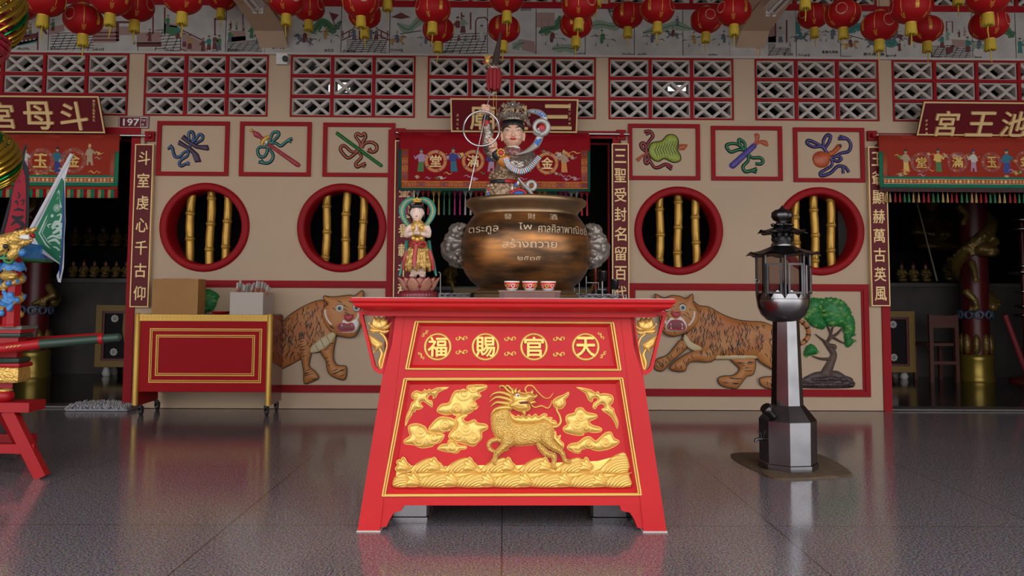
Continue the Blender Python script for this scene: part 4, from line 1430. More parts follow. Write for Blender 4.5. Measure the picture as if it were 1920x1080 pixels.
rel('leg', [(1155, 400), (1230, 370), (1252, 420), (1245, 460), (1290, 510), (1325, 550), (1335, 590), (1370, 605), (1370, 628), (1330, 625), (1310, 590), (1290, 555), (1235, 530), (1190, 500), (1155, 460)], .028, .03, kd + .010, m=GS, parent=kb)
rel('leg', [(1135, 480), (1175, 500), (1215, 540), (1265, 560), (1268, 600), (1262, 640), (1275, 660), (1240, 668), (1232, 640), (1238, 590), (1190, 575), (1160, 545), (1138, 510)], .024, .03, kd + .006, m=GS, parent=kb)
rel('back_flame', [(942, 275), (985, 302), (1005, 290), (1020, 304), (1035, 288), (1058, 305), (1078, 285), (1098, 302), (1125, 282), (1145, 302), (1180, 280), (1205, 288), (1200, 305), (1240, 308), (1235, 325), (1262, 330), (1275, 365), (1235, 360), (1190, 328), (1130, 346), (1060, 350), (985, 342), (955, 312)], .014, .016, parent=kb)
b = MB(); b.stroke(FRONT, KZ(spl([(1230, 372), (1275, 368), (1300, 335), (1290, 290), (1272, 255), (1275, 222)], n=6)), [v * kz for v in (22, 20, 17, 15, 13)], .012, D1); b.build('tail', GO, kb)
rel('tail_tuft', [(1265, 242), (1245, 205), (1255, 180), (1290, 160), (1320, 150), (1355, 130), (1350, 160), (1328, 180), (1332, 215), (1305, 245)], .016, .02, parent=kb, lines=[[(1275, 235), (1270, 195), (1300, 170)], [(1295, 238), (1305, 205), (1290, 190)]])
rel('hind_flame', [(1250, 470), (1238, 440), (1262, 400), (1272, 440), (1300, 430), (1292, 462), (1320, 490), (1312, 525), (1285, 505)], .012, .016, parent=kb)
b = MB()
for s_, w in (([(985, 175), (920, 142), (870, 132), (830, 142), (806, 168)], 20), ([(970, 195), (910, 172), (850, 166), (803, 198)], 22), ([(960, 215), (900, 205), (850, 202), (812, 232)], 22), ([(960, 238), (890, 238), (842, 252), (812, 290)], 26),
              ([(985, 155), (935, 122), (900, 88), (875, 92), (882, 112)], 16), ([(995, 145), (955, 108), (930, 85), (916, 96), (930, 114)], 16)):
    b.stroke(FRONT, KZ(spl(s_, n=6)), [w * kz * f for f in (1.3, 1.2, 1, .7, .2)], .014, D1 + .004)
b.build('mane', GO, kb)
hd, hf = rel('head', [(960, 195), (950, 165), (965, 140), (1000, 128), (1050, 138), (1085, 130), (1110, 148), (1130, 158), (1108, 180), (1085, 190), (1080, 215), (1085, 245), (1060, 262), (1010, 262), (975, 245), (940, 235), (940, 205)], .032, .03, D1 + .012, parent=kb,
             lines=[[(975, 225), (1020, 240), (1070, 232)], [(960, 200), (990, 190), (1010, 178), (1060, 180)], [(1060, 150), (1085, 150), (1100, 165)]])
b = MB()
b.relief(FRONT, KZ([(1003, 200), (1035, 194), (1072, 193), (1072, 208), (1018, 212)]), .002, None, D1 + .0445); b.build('mouth', mat('dark_red_mouth_paint', (.12, .008, .008, 1), .5), kb)
b = MB(); b.relief(FRONT, KZ(circle((998, 153), 14, 14)), .006, None, D1 + .040, mi=0); b.relief(FRONT, KZ(circle((1001, 153), 6, 10)), .004, None, D1 + .0455, mi=1); b.build('eye', [M['white'], M['black']], kb)
b = MB()
for s_ in ([(968, 140), (962, 118), (972, 100)], [(985, 132), (985, 112), (1000, 98)], [(1003, 130), (1012, 120), (1018, 106)], [(1095, 140), (1100, 122), (1095, 112)], [(1110, 165), (1130, 155), (1128, 142)], [(1085, 205), (1115, 198), (1130, 205)]):
    b = MB(); b.stroke(FRONT, KZ(spl(s_, n=4)), [.016, .012, .002], .016, D1 + .016); b.build('brow_flame', GO, kb)
b = MB(); b.stroke(FRONT, KZ(spl([(1035, 258), (1048, 280), (1042, 302)], n=4)), [.02, .013, .002], .014, D1 + .01); b.build('beard', GO, kb)
for s_ in ([(1068, 140), (1052, 112), (1070, 86), (1105, 90), (1140, 130), (1185, 170), (1222, 170), (1248, 136)], [(1088, 212), (1118, 236), (1165, 226), (1208, 242), (1230, 218), (1238, 188)]):
    b = MB(); b.stroke(FRONT, KZ(spl(s_, n=6)), [.009, .008, .007, .003], .009, D1); b.build('whisker', GO, kb)

# apron brackets under the low rail
for pts in ([(711, 990), (711, 948), (757, 948), (752, 958), (738, 962), (730, 975), (724, 988)], [(1208, 992), (1210, 948), (1162, 948), (1166, 958), (1182, 962), (1190, 975), (1196, 990)]):
    b = MB(); b.prism(FRONT, fp(*pts), -0.045, -0.006); b.build('corner_bracket', TR, tb)

# open lotus brackets under the overhanging top
WZ = FRONT.zoom(650, 550, 1920 / 620)
for sgn in (0, 1):
    mx = lambda p: [(1928 - a, b_ + 6) if sgn else (a, b_) for a, b_ in p]
    wing = [(66, 100), (290, 100), (285, 122), (262, 300), (222, 440), (215, 468), (190, 468), (158, 448), (145, 420), (118, 300)]
    hole = [(92, 124), (266, 124), (240, 300), (206, 432), (196, 442), (180, 438), (165, 418), (140, 320)]
    t2 = MB(); t2.prism(FRONT, WZ(mx(wing)), -0.03, 0.0, holes=[WZ(mx(hole))])
    wg = t2.build('lotus_bracket', TR, tb)
    fl = MB()
    h0 = -.026
    for pet, bs in (([(120, 165), (150, 185), (185, 190), (225, 185), (255, 165), (248, 195), (215, 210), (160, 210), (132, 195)], 0), ([(118, 205), (160, 200), (200, 215), (246, 210), (225, 232), (190, 222), (150, 232)], .002),
                    ([(140, 190), (145, 150), (155, 130), (170, 145), (182, 128), (196, 145), (212, 130), (222, 150), (235, 148), (225, 195), (180, 212)], .004), ([(162, 200), (168, 165), (186, 150), (205, 168), (206, 200), (185, 210)], .008)):
        fl.relief(FRONT, WZ(mx(spl(pet, True, 2))), .012, .02, h0 + bs, step=.005)
    fl.build('lotus_flower', GO, wg)
    fl = MB(); hf = fl.relief(FRONT, WZ(mx(spl([(118, 235), (150, 250), (180, 270), (205, 290), (195, 312), (170, 330), (145, 345), (160, 318), (135, 300), (122, 265)], True, 3))), .012, .02, h0, step=.005)
    fl.stroke(FRONT, WZ(mx([(125, 245), (160, 285), (195, 295)])), .005, .003, 0, hf=hf); fl.build('lotus_leaf', GO, wg)
    fl = MB()
    fl.stroke(FRONT, WZ(mx(spl([(190, 228), (218, 255), (232, 300), (218, 360), (200, 438)], n=6))), [.012, .013, .014, .016], .012, h0)
    fl.stroke(FRONT, WZ(mx(spl([(186, 318), (200, 350), (186, 400), (192, 438)], n=6))), [.01, .016, .018, .012], .012, h0); fl.build('lotus_stem', GO, wg)

# table top: board with a moulded edge
xl, xr = W(657, 570, 3.47).x, W(1267, 573, 3.47).x
zt, zb = LT, W(960, 588, 3.47).z
prof = [(0, 0), (0.0, -.012), (.004, -.018), (.010, -.022), (.012, -.034), (.020, -.042), (.030, -.046), (.045, -.055)]
b = MB()
loops = []
for off, dz in [(0.0, 0.0)] + prof[1:]:
    loops.append([(xl + off * 1.3, 3.46 + off, zt + dz), (xr - off * 1.3, 3.46 + off, zt + dz), (xr - off * 1.3, YK + .04 - off, zt + dz), (xl + off * 1.3, YK + .04 - off, zt + dz)])
vs = [p for l in loops for p in l]
fs = [(0, 1, 2, 3), tuple(range(len(vs) - 4, len(vs)))[::-1]]
for i in range(len(loops) - 1):
    fs += [(i * 4 + k, i * 4 + (k + 1) % 4, i * 4 + 4 + (k + 1) % 4, i * 4 + 4 + k) for k in range(4)]
b.add(vs, fs)
b.box((xl + .07, 3.55, zt - .08), (xr - .07, YK, zt - .05))
b.build('table_top', TR, tb)
b = MB(); b.box((xl + .006, 3.466, zt), (xr - .006, YK + .03, zt + .003)); b.build('top_sheet', mat('ash_grey_table_sheet', (.32, .30, .30, 1), .6, var=(40, (.5, .48, .47, 1), .8)), tb)
LT = LT + .003

# ------------------------------------------------------------------ tins under the table
for lab, x0, x1, yb, hh, m, yaw in (('square metal oil tin standing under the table by its left leg', 722, 806, 992, .26, M['steel'], .10), ('dark metal tin under the table by its right leg', 1106, 1190, 990, .24, M['steel_dark'], 0.0)):
    Y = 3.66
    a, c = W(x0, yb, Y), W(x1, yb, Y)
    w = (c.x - a.x)
    t = thing('oil_tin', lab, 'tin', ((a.x + c.x) / 2, Y + w / 2 + .02, 0))
    pl = Plane((t.location.x, t.location.y - w / 2, 0), (1, 0, 0), (0, 0, 1))
    b = MB()
    cx, cy = t.location.x, t.location.y
    r_ = w / 2
    def sq(rr, z):
        out = []
        for qx, qy, a0 in ((1, 1, 0), (-1, 1, PI / 2), (-1, -1, PI), (1, -1, 1.5 * PI)):
            for k in range(4):
                an = a0 + k * PI / 6
                out.append((cx + qx * (rr - .03) + .03 * math.cos(an), cy + qy * (rr - .03) + .03 * math.sin(an), z))
        return out
    zs = [(r_, 0), (r_, .012), (r_ - .004, .016), (r_ - .004, .08), (r_ - .007, .085), (r_ - .004, .09), (r_ - .004, hh - .016), (r_, hh - .012), (r_, hh), (r_ - .012, hh), (r_ - .012, hh - .008)]
    vs = [p for rr, z in zs for p in sq(rr, z)]
    n = 16
    b.add(vs, [(j * n + k, j * n + (k + 1) % n, (j + 1) * n + (k + 1) % n, (j + 1) * n + k) for j in range(len(zs) - 1) for k in range(n)] + [tuple(range(n))[::-1], tuple(range(len(vs) - n, len(vs)))])
    b.build('body', m, t)
    if x0 < 900:
        b = MB(); b.rect(pl, -.09, hh * .30, .075, hh * .55, 0, .002, 0)
        b.build('label', mat('lilac_label_paper', (.42, .34, .5, 1), .7), t)
        b = MB(); b.text(pl, 'RT 1/21,30', -.01, hh * .37, .018, .002, .003); b.build('label_print', M['black'], t)
    b = MB(); b.lathe((cx + .05, cy + .03, hh), [(.025, -.008), (.025, .012), (.02, .016), (.0, .016)], 16); b.build('cap', m, t)
# ------------------------------------------------------------------ bronze urn
BRONZE = bpy.data.materials.new('worn_bronze')
BRONZE.use_nodes = True
nt = BRONZE.node_tree
pb = nt.nodes['Principled BSDF']
pb.inputs['Metallic'].default_value = 0.85
tc = nt.nodes.new('ShaderNodeTexCoord')
mp = nt.nodes.new('ShaderNodeMapping'); mp.inputs['Scale'].default_value = (1, 1, 5)
n1 = nt.nodes.new('ShaderNodeTexNoise'); n1.inputs['Scale'].default_value = 4; n1.inputs['Detail'].default_value = 7
cr = nt.nodes.new('ShaderNodeValToRGB')
cr.color_ramp.elements[0].position = .36; cr.color_ramp.elements[0].color = (.075, .042, .024, 1)
cr.color_ramp.elements[1].position = .66; cr.color_ramp.elements[1].color = (.40, .16, .045, 1)
e = cr.color_ramp.elements.new(.5); e.color = (.20, .095, .04, 1)
nt.links.new(tc.outputs['Object'], mp.inputs['Vector']); nt.links.new(mp.outputs['Vector'], n1.inputs['Vector'])
nt.links.new(n1.outputs['Fac'], cr.inputs['Fac']); nt.links.new(cr.outputs['Color'], pb.inputs['Base Color'])
pb.inputs['Roughness'].default_value = .34
M['bronze'] = BRONZE
M['bronze_grey'] = mat('dusty_bronze', (.20, .165, .14, 1), .45, metal=.6, var=(20, (.32, .28, .25, 1), .8), bump=('noise', 50, .3))
M['bronze_rim'] = mat('brushed_bronze_rim', (.30, .19, .10, 1), .36, metal=.85, var=(6, (.17, .105, .06, 1), .8))
YU = 4.12
kU = YU / F_PX


def at(x, y, Y):
    return W(x, y, Y)


uc = at(985, 560, YU)
ux = uc.x
urn = thing('incense_urn', 'large round bronze incense urn with lion head handles on the red table', 'urn', (ux, YU, LT))
zpx = lambda y: at(985, y, YU).z
b = MB()
body = [(86, 541), (92, 536), (103, 527), (113, 513), (119.5, 498), (122.5, 482), (123, 466), (121.5, 450), (117.5, 436), (110, 422), (103, 412), (99, 407)]
b.lathe((ux, YU, 0), [(r * kU, zpx(y)) for r, y in body], 96)
b.build('belly', M['bronze'], urn)
b = MB()
rim = [(99, 408), (97, 405), (100, 399), (107, 391), (112.5, 387), (113.5, 383), (113, 379), (111, 377.5), (106, 378), (101, 383), (97, 395), (96, 406)]
b.lathe((ux, YU, 0), [(r * kU, zpx(y)) for r, y in rim], 96); b.build('rim', M['bronze_rim'], urn)
b = MB()
foot = [(106, 566.3), (106, 560), (103, 558), (102, 552), (98, 550), (96, 546), (90, 544), (86, 540)]
zz = [(r * kU, max(zpx(y), LT)) for r, y in foot]
b.lathe((ux, YU, 0), zz, 8, smooth=False, a0=PI / 8, a1=PI / 8 + 2 * PI); b.build('foot', M['bronze_rim'], urn)
b = MB(); b.lathe((ux, YU, zpx(392)), [(96 * kU, 0), (60 * kU, .004), (0.001, .006)], 40); b.build('ash', mat('incense_ash', (.35, .33, .31, 1), .9), urn)


class Drum:
    """Cylindrical surface to write on: u is arc length round the belly, v the height."""
    def __init__(s, prof):
        z = [p[1] for p in prof]; r = [p[0] for p in prof]
        o = np.argsort(z); s.z = np.array(z)[o]; s.r = np.array(r)[o]
    def __call__(s, u, v, h=0.0):
        r = float(np.interp(v, s.z, s.r)) + h
        x = u
        a = math.asin(max(-.999, min(.999, x / r)))
        return Vector((ux + r * math.sin(a), YU - r * math.cos(a), v))


dr = Drum([(r * kU, zpx(y)) for r, y in body])
ENG = mat('scratched_pale_lettering', (.50, .37, .25, 1), .55, metal=.2)
def engrave(body_, x, y, size, squash=None, bold=0.0, sy=1.0):
    g = MB(); g.text(dr, body_, (x - 985) * kU * .97, zpx(y), size, -.002, .0012, bold=bold, squash=squash, sy=sy); return g
for txt, x, y, w_, sz in (('ตระกูล', 905, 440, 54, .042), ('ไพ', 981, 434, 24, .034), ('ศาลศิลาพาณิชย์', 1052, 437, 92, .042), ('สร้างถวาย', 989, 464, 95, .042), ('๒๕๓๕', 988, 490, 40, .020)):
    engrave(txt, x, y, sz, squash=w_ * kU).build('engraved_lettering', ENG, urn)
for c, x in (('發', 950), ('財', 993), ('酒', 1033)):
    engrave(c, x, 416, .030, squash=.038).build('engraved_lettering', ENG, urn)


def lion(sgn):
    """Lion head handle: a scaled half-dome with curls, brow, muzzle and a ring."""
    sc = Sculpt()
    X = lambda x, y, dy=0: (ux + sgn * (x - 985) * kU, YU + dy, zpx(y))
    sc.ell(X(1112, 462), (26 * kU, .075, 38 * kU))
    sc.ell(X(1122, 470), (22 * kU, .06, 24 * kU))
    rn = random.Random(4)
    for i in range(46):
        th, ph = rn.uniform(-1.35, 1.35), rn.uniform(-1.5, 1.5)
        x = 1108 + 27 * math.cos(th) * math.cos(ph); y = 461 - 38 * math.sin(th)
        sc.ell(X(x, y, .075 * math.sin(ph) * math.cos(th)), rn.uniform(5, 8) * kU)
    sc.ell(X(1134, 462), (11 * kU, .035, 10 * kU)); sc.ell(X(1128, 480), (12 * kU, .04, 8 * kU))
    for dy in (-.04, .04):
        sc.ell(X(1131, 450, dy), 6 * kU); sc.ell(X(1104, 428, dy * 1.4), (6 * kU, .02, 9 * kU))
        sc.chain([X(1100, 425, dy), X(1112, 432, dy), X(1126, 446, dy)], [5 * kU, 6 * kU, 4 * kU])
    for y in (432, 446, 462, 478, 492):
        sc.chain([X(1098 + (4 if 440 < y < 485 else 0), y - 6, -.06), X(1108 + (4 if 440 < y < 485 else 0), y, -.078), X(1102, y + 6, -.06)], [4 * kU, 4.5 * kU, 3 * kU])
    sc.chain([X(1100, 499), X(1108, 496), X(1116, 486)], [6 * kU, 8 * kU, 8 * kU])
    return sc.build('lion_handle', [M['bronze_grey']], .0042, urn, smooth=1)


lion(1); lion(-1)

# pedestal block with three cups
p0, p1 = at(936, 567, 3.60), at(1050, 545, 3.60)
blk = thing('wooden_pedestal', 'low reddish brown wooden pedestal in front of the urn, under three cups', 'pedestal', ((p0.x + p1.x) / 2, 3.67, LT))
b = MB(); b.box((p0.x, 3.60, LT), (p1.x, 3.74, p1.z)); b.build('block', mat('red_brown_wood', (.16, .065, .05, 1), .5, var=(14, (.11, .04, .03, 1), .7)), blk)
b = MB(); b.box((p0.x - .004, 3.596, p1.z - .006), (p1.x + .004, 3.744, p1.z)); b.build('top_edge', mat('worn_brown_wood', (.22, .11, .08, 1), .5), blk)
for s_ in (p0.x, p1.x - .02):
    b = MB(); b.box((s_, 3.597, LT), (s_ + .02, 3.60, p1.z - .006)); b.build('end_strip', mat('dark_brown_wood', (.10, .04, .035, 1), .5), blk)
CUPRED = mat('enamel_red_cup', (.55, .03, .02, 1), .25, coat=.3)
CUPY = mat('enamel_yellow', (.62, .45, .06, 1), .3)
cups = None
zc = p1.z
for i, (cx, lab) in enumerate(((960, 'leftmost of three small red patterned tea cups on the pedestal'), (993.5, 'middle of three small red patterned tea cups on the pedestal'), (1028, 'rightmost of three small red patterned tea cups on the pedestal'))):
    Yc = 3.665
    xx = at(cx, 536, Yc).x
    k = Yc / F_PX
    if cups is None:
        cups = thing('tea_cup', lab, 'cup', (0, 0, 0), group='tea cups on the pedestal')
        h = 17.5 * k
        b = MB(); b.lathe((0, 0, 0), [(.020, .0), (.020, .003), (.024, .004), (.0255, .006), (.0345, h - .006), (.0355, h), (.034, h), (.0245, .008), (0.0001, .008)], 36, mi=0)
        b.build('bowl', M['white'], cups)
        b = MB(); b.lathe((0, 0, 0), [(.0254, .0065), (.0274, .012), (.0357, h - .006), (.0340, h - .0055)], 36); b.build('red_band', CUPRED, cups)
        class CupS:
            def __call__(s, u, v, hh=0): 
                r = .0252 + (.0345 - .0252) * (v - .007) / (h - .0145) + hh
                a = u / .031 - PI / 2
                return Vector((r * math.cos(a), r * math.sin(a), v))
        cs = CupS()
        for j, a in enumerate(np.arange(-3, 4) * .027):
            b = MB()
            b.prism(cs, circle((a, h * .5), .0085, 14), -.001, .0012); b.prism(cs, circle((a, h * .5), .004, 10), .001, .0018, 1)
            b.build('medallion', [M['white'] if j % 2 else CUPY, CUPRED if j % 2 else M['green']], cups)
        o = cups
    else:
        o = dup(cups, (0, 0, 0), lab)
    o.location = (xx, Yc, zc)
    o.rotation_euler = (0, 0, (.15, 0, .6)[i])

# ------------------------------------------------------------------ small praying child statue on a lotus
YS = 3.93
kS = YS / F_PX / 4.6923
SP = lambda x, y, dy=0.0: tuple(Vector(W(720 + x / 4.6923, 350 + y / 4.6923, YS)) + Vector((0, dy, 0)))
st = thing('praying_child_statue', 'small painted statue of a praying child on a lotus base, table left', 'statue', (SP(303, 0)[0], YS, LT))
SKINP = mat('pale_painted_skin', (.70, .50, .42, 1), .45)
GOLDC = mat('gilded_cloth', (.58, .36, .10, 1), .4, metal=.4, bump=('voronoi', 60, .8), var=(50, (.40, .20, .05, 1), .6))
REDC = mat('carved_red_cloth', (.33, .02, .02, 1), .4)
HAIR = mat('black_painted_hair', (.012, .011, .012, 1), .35)
GREENC = mat('green_scarf_paint', (.03, .17, .13, 1), .4, var=(20, (.05, .25, .2, 1), .6))
f = Sculpt()
s_ = kS
f.ell(SP(292, 228), (58 * s_, 56 * s_, 72 * s_), 0)                       # head
f.ell(SP(292, 262, -.006), (46 * s_, 46 * s_, 40 * s_), 0)
f.ell(SP(292, 232, -56 * s_), (7 * s_, 8 * s_, 14 * s_), 0)                # nose
f.ell(SP(292, 240, -58 * s_), (10 * s_, 8 * s_, 6 * s_), 0)
for sx in (-1, 1):
    f.ell(SP(292 + sx * 57, 232), (9 * s_, 12 * s_, 18 * s_), 0)          # ears
f.cap(SP(295, 290), SP(298, 330), 26 * s_, 30 * s_, 0)
f.chain([SP(300, 350), SP(302, 400), SP(303, 470)], [62 * s_, 60 * s_, 58 * s_], 1)    # torso
f.cap(SP(245, 350), SP(355, 350), 28 * s_, 28 * s_, 1)
for sx in (-1, 1):
    f.chain([SP(302 + sx * 75, 352), SP(302 + sx * 92, 398, -.012), SP(302 + sx * 92, 432, -.03)], [28 * s_, 28 * s_, 27 * s_], 0)
    f.chain([SP(302 + sx * 92, 432, -.03), SP(302 + sx * 55, 428, -.06), SP(302 + sx * 14, 418, -.075)], [26 * s_, 22 * s_, 15 * s_], 0)
    f.cap(SP(302 + sx * 8, 418, -.075), SP(302 + sx * 5, 372, -.072), 12 * s_, 9 * s_, 0)     # palms pressed together
    for q in range(4):
        f.cap(SP(302 + sx * 6, 380, -.066 - .005 * q), SP(302 + sx * 4, 345 + 6 * abs(q - 1.3), -.066 - .005 * q), 5.2 * s_, 4 * s_, 0)
    f.cap(SP(302 + sx * 12, 405, -.088), SP(302 + sx * 7, 375, -.09), 6 * s_, 4.5 * s_, 0)
    f.chain([SP(302 + sx * 36, 690), SP(302 + sx * 38, 780, -.01)], [36 * s_, 30 * s_], 0)   # legs, bare feet
    f.cap(SP(302 + sx * 38, 782, -.01), SP(302 + sx * 48, 788, -.065), 24 * s_, 16 * s_, 0)
    for q in range(5):
        f.ell(SP(302 + sx * (34 + q * 7), 790, -.085 + .004 * q), 6.5 * s_, 0)
f.build('body', [SKINP, GOLDC], .0042, st, smooth=3)
# hair cap and fringe
f = Sculpt(); f.ell(SP(292, 195, .010), (62 * s_, 60 * s_, 55 * s_), 0)
for q in range(-4, 5):
    f.cap(SP(292 + q * 11, 170, -58 * s_ + abs(q) * 3 * s_), SP(292 + q * 11.5, 186 , -60 * s_ + abs(q) * 4 * s_), 7 * s_, 5 * s_)
for sx in (-1, 1):
    f.chain([SP(292 + sx * 58, 200, .005), SP(292 + sx * 60, 260, .01), SP(292 + sx * 52, 300, .02)], [10 * s_, 9 * s_, 6 * s_])
f.build('hair', [HAIR], .0045, st, smooth=2)
b = MB()
for sx in (-1, 1):
    pl = Plane(Vector(SP(292 + sx * 26, 218, -54 * s_)), (1, sx * .28, 0), (0, 0, 1))
    b.prism(pl, [(a * 14 * s_, 3.6 * s_ * math.sin(c)) for a, c in ((-1, 0), (-.4, 1.2), (.4, 1.2), (1, 0), (.4, -1), (-.4, -1))], 0, .0028, 0)
    b.prism(pl, circle((0, 0), 3.4 * s_, 10), .0028, .0038, 1)
    b.stroke(pl, spl([(-17 * s_, 13 * s_), (0, 18 * s_), (18 * s_, 13 * s_)], n=4), [1.5 * s_, 3 * s_, 1.5 * s_], .002, .001, 1)
b.build('eye', [M['white'], HAIR], st)
b = MB(); pl = Plane(Vector(SP(292, 264, -57 * s_)), (1, 0, 0), (0, 0, 1)); b.relief(pl, [(-15 * s_, 0), (-5 * s_, 5 * s_), (0, 3 * s_), (5 * s_, 5 * s_), (15 * s_, 0), (0, -7 * s_)], .004, None, .0, step=.002); b.build('lips', mat('lip_red_paint', (.45, .06, .06, 1), .35), st)
# crown
b = MB(); c = Vector(SP(292, 140))
b.lathe((c.x, c.y, c.z), [(34 * s_, 0), (38 * s_, 6 * s_), (33 * s_, 12 * s_), (24 * s_, 24 * s_), (8 * s_, 40 * s_), (3 * s_, 52 * s_)], 20)
for k in range(7):
    a = -PI / 2 + (k - 3) * .42
    b.ball((c.x + 34 * s_ * math.cos(a), c.y + 34 * s_ * math.sin(a), c.z + (22 + 8 * (k == 3)) * s_), (8 * s_, 5 * s_, 13 * s_), 8)
b.build('crown', M['gold_dull'], st)
# scarf arching behind the head
for sx in (-1, 1):
    X = lambda x: 292 + sx * (x - 292)
    b = MB()
    P = spl([SP(X(296), 118, .02), SP(X(345), 112, .02), SP(X(400), 140, .02), SP(X(428), 200, .015), SP(X(420), 255, .01), SP(X(395), 305, .0), SP(X(368), 345, -.01)], n=5)
    b.tube(P, [22 * s_, 30 * s_, 30 * s_, 26 * s_, 20 * s_], 10, flat=.55)
    sc_ = b.build('scarf', GREENC, st)
    b = MB(); b.tube([Vector(p) + Vector((0, -17 * s_, 0)) for p in P], 4 * s_, 6); b.build('gold_line', M['gold_dull'], sc_)
    b = MB(); P = spl([SP(X(390), 470, .03), SP(X(395), 560, .045), SP(X(420), 660, .05), SP(X(455), 785, .03)], n=5)
    b.tube(P, [16 * s_, 20 * s_, 22 * s_, 10 * s_], 8, flat=.5); b.build('scarf_tail', GREENC, st)
# kilt of gilded leaves with a red sash
b = MB()
def kmod(r, z, w, j):
    k = 1 + .09 * math.sin(w * 9 + j) + .04 * math.sin(w * 21)
    return r * k, z + (.012 * math.sin(w * 9) if j > 4 else 0)
c = SP(303, 480)
b.lathe((c[0], c[1], 0), [(62 * s_, SP(0, 478)[2]), (70 * s_, SP(0, 510)[2]), (84 * s_, SP(0, 560)[2]), (96 * s_, SP(0, 620)[2]), (106 * s_, SP(0, 680)[2]), (112 * s_, SP(0, 725)[2]), (100 * s_, SP(0, 728)[2]), (60 * s_, SP(0, 600)[2])], 72, mod=kmod)
for k in range(16):
    a = PI + PI * (k + .5) / 16
    for zr, rr in ((560, 86), (625, 98), (690, 108)):
        q = Vector((c[0] + rr * s_ * math.cos(a + .1 * (zr % 3)), c[1] + rr * s_ * math.sin(a + .1 * (zr % 3)), SP(0, zr)[2]))
        b.ball(q, (10 * s_, 8 * s_, 22 * s_), 8)
b.build('kilt', GOLDC, st)
b = MB()
for sx in (-1, 1):
    b.tube(spl([SP(303 + sx * 6, 515, -.062), SP(303 + sx * 42, 500, -.055), SP(303 + sx * 70, 515, -.035), SP(303 + sx * 40, 535, -.06), SP(303 + sx * 6, 520, -.068)], n=5), 10 * s_, 8)
    b.tube(spl([SP(303 + sx * 98, 560, -.01), SP(303 + sx * 116, 640, -.01), SP(303 + sx * 128, 735, .0)], n=5), [14 * s_, 22 * s_, 18 * s_], 8, flat=.6)
b.tube(spl([SP(298, 515, -.07), SP(288, 590, -.078), SP(284, 650, -.086), SP(286, 715, -.092)], n=5), [16 * s_, 18 * s_, 20 * s_, 12 * s_], 8, flat=.5)
b.tube(spl([SP(245, 490, -.035), SP(303, 494, -.058), SP(360, 490, -.035)], n=5), 9 * s_, 8)
b.build('sash', REDC, st)
b = MB()
for q in range(9):
    a = PI + PI * (q + .5) / 9
    cc = Vector(SP(300, 320))
    b.ball((cc.x + 44 * s_ * math.cos(a), cc.y + 40 * s_ * math.sin(a), cc.z - (8 + 6 * math.sin(q * .39)) * s_), (12 * s_, 8 * s_, 14 * s_), 8)
for x, y in ((270, 370), (340, 370), (268, 458), (338, 458), (302, 470)):
    b.ball(SP(x, y, -.05 if y < 400 else -.052), (20 * s_, 9 * s_, 20 * s_), 10)
for sx in (-1, 1):
    b.tube([SP(302 + sx * 30 + 8 * math.cos(a) * .4, 424 + 22 * math.sin(a), -.07 - .016 * math.cos(a)) for a in np.linspace(0, 2 * PI, 14)], 4 * s_, 6)
b.build('gold_collar', M['gold_dull'], st)
# lotus base
LOT = mat('lotus_brown_pink_paint', (.33, .13, .085, 1), .4, var=(14, (.42, .2, .13, 1), .7))
LOTR = mat('lotus_dark_red_paint', (.20, .012, .014, 1), .35, var=(10, (.14, .02, .03, 1), .7))
c = SP(303, 900)
b = MB()
zt_, zb_ = SP(0, 792)[2], SP(0, 915)[2]
b.lathe((c[0], c[1], 0), [(120 * s_, zb_), (150 * s_, zb_ + .02), (165 * s_, zt_ - .006), (150 * s_, zt_ - .006), (.001, zt_ - .004)], 40); b.build('lotus_cup', LOTR, st)
for ring_, off in ((0, 0), (1, PI / 8)):
    for k in range(8):
        a = -PI / 2 + off + k * PI / 4 - .22
        pv = []
        b = MB()
        nu, nv = 9, 8
        vs, fs = [], []
        for i in range(nu + 1):
            for j in range(nv + 1):
                t_, q = i / nu, -1 + 2 * j / nv
                wd = math.sin(PI * min(1, t_ * .62 + .38)) ** .6 * (1 if t_ < .98 else .2)
                ang = a + q * .40 * wd
                R = (118 + 62 * t_ ** .8 + (1 - q * q) * 14 - ring_ * 9) * s_
                z = zb_ + (zt_ - zb_) * (t_ * .95 - .03 * q * q * t_)
                vs.append((c[0] + R * math.cos(ang), c[1] + R * math.sin(ang), z))
        for i in range(nu):
            for j in range(nv):
                fs.append((i * (nv + 1) + j, i * (nv + 1) + j + 1, (i + 1) * (nv + 1) + j + 1, (i + 1) * (nv + 1) + j))
        b.add(vs, fs, 0, True)
        edge = [vs[i * (nv + 1)] for i in range(nu + 1)] + [vs[nu * (nv + 1) + j] for j in range(nv + 1)] + [vs[i * (nv + 1) + nv] for i in range(nu, -1, -1)]
        b.tube(edge, .0028, 6, 1)
        b.build('petal', [LOT, LOTR], st)
b = MB()
def gmod(r, z, w, j):
    return r * (1 + .025 * math.sin(w * 34 + z * 60)), z
b.lathe((c[0], c[1], 0), [(166 * s_, LT), (168 * s_, LT + .012), (160 * s_, LT + .03), (140 * s_, zb_ - .01), (126 * s_, zb_ + .004)], 120, mod=gmod); b.build('base', LOTR, st)

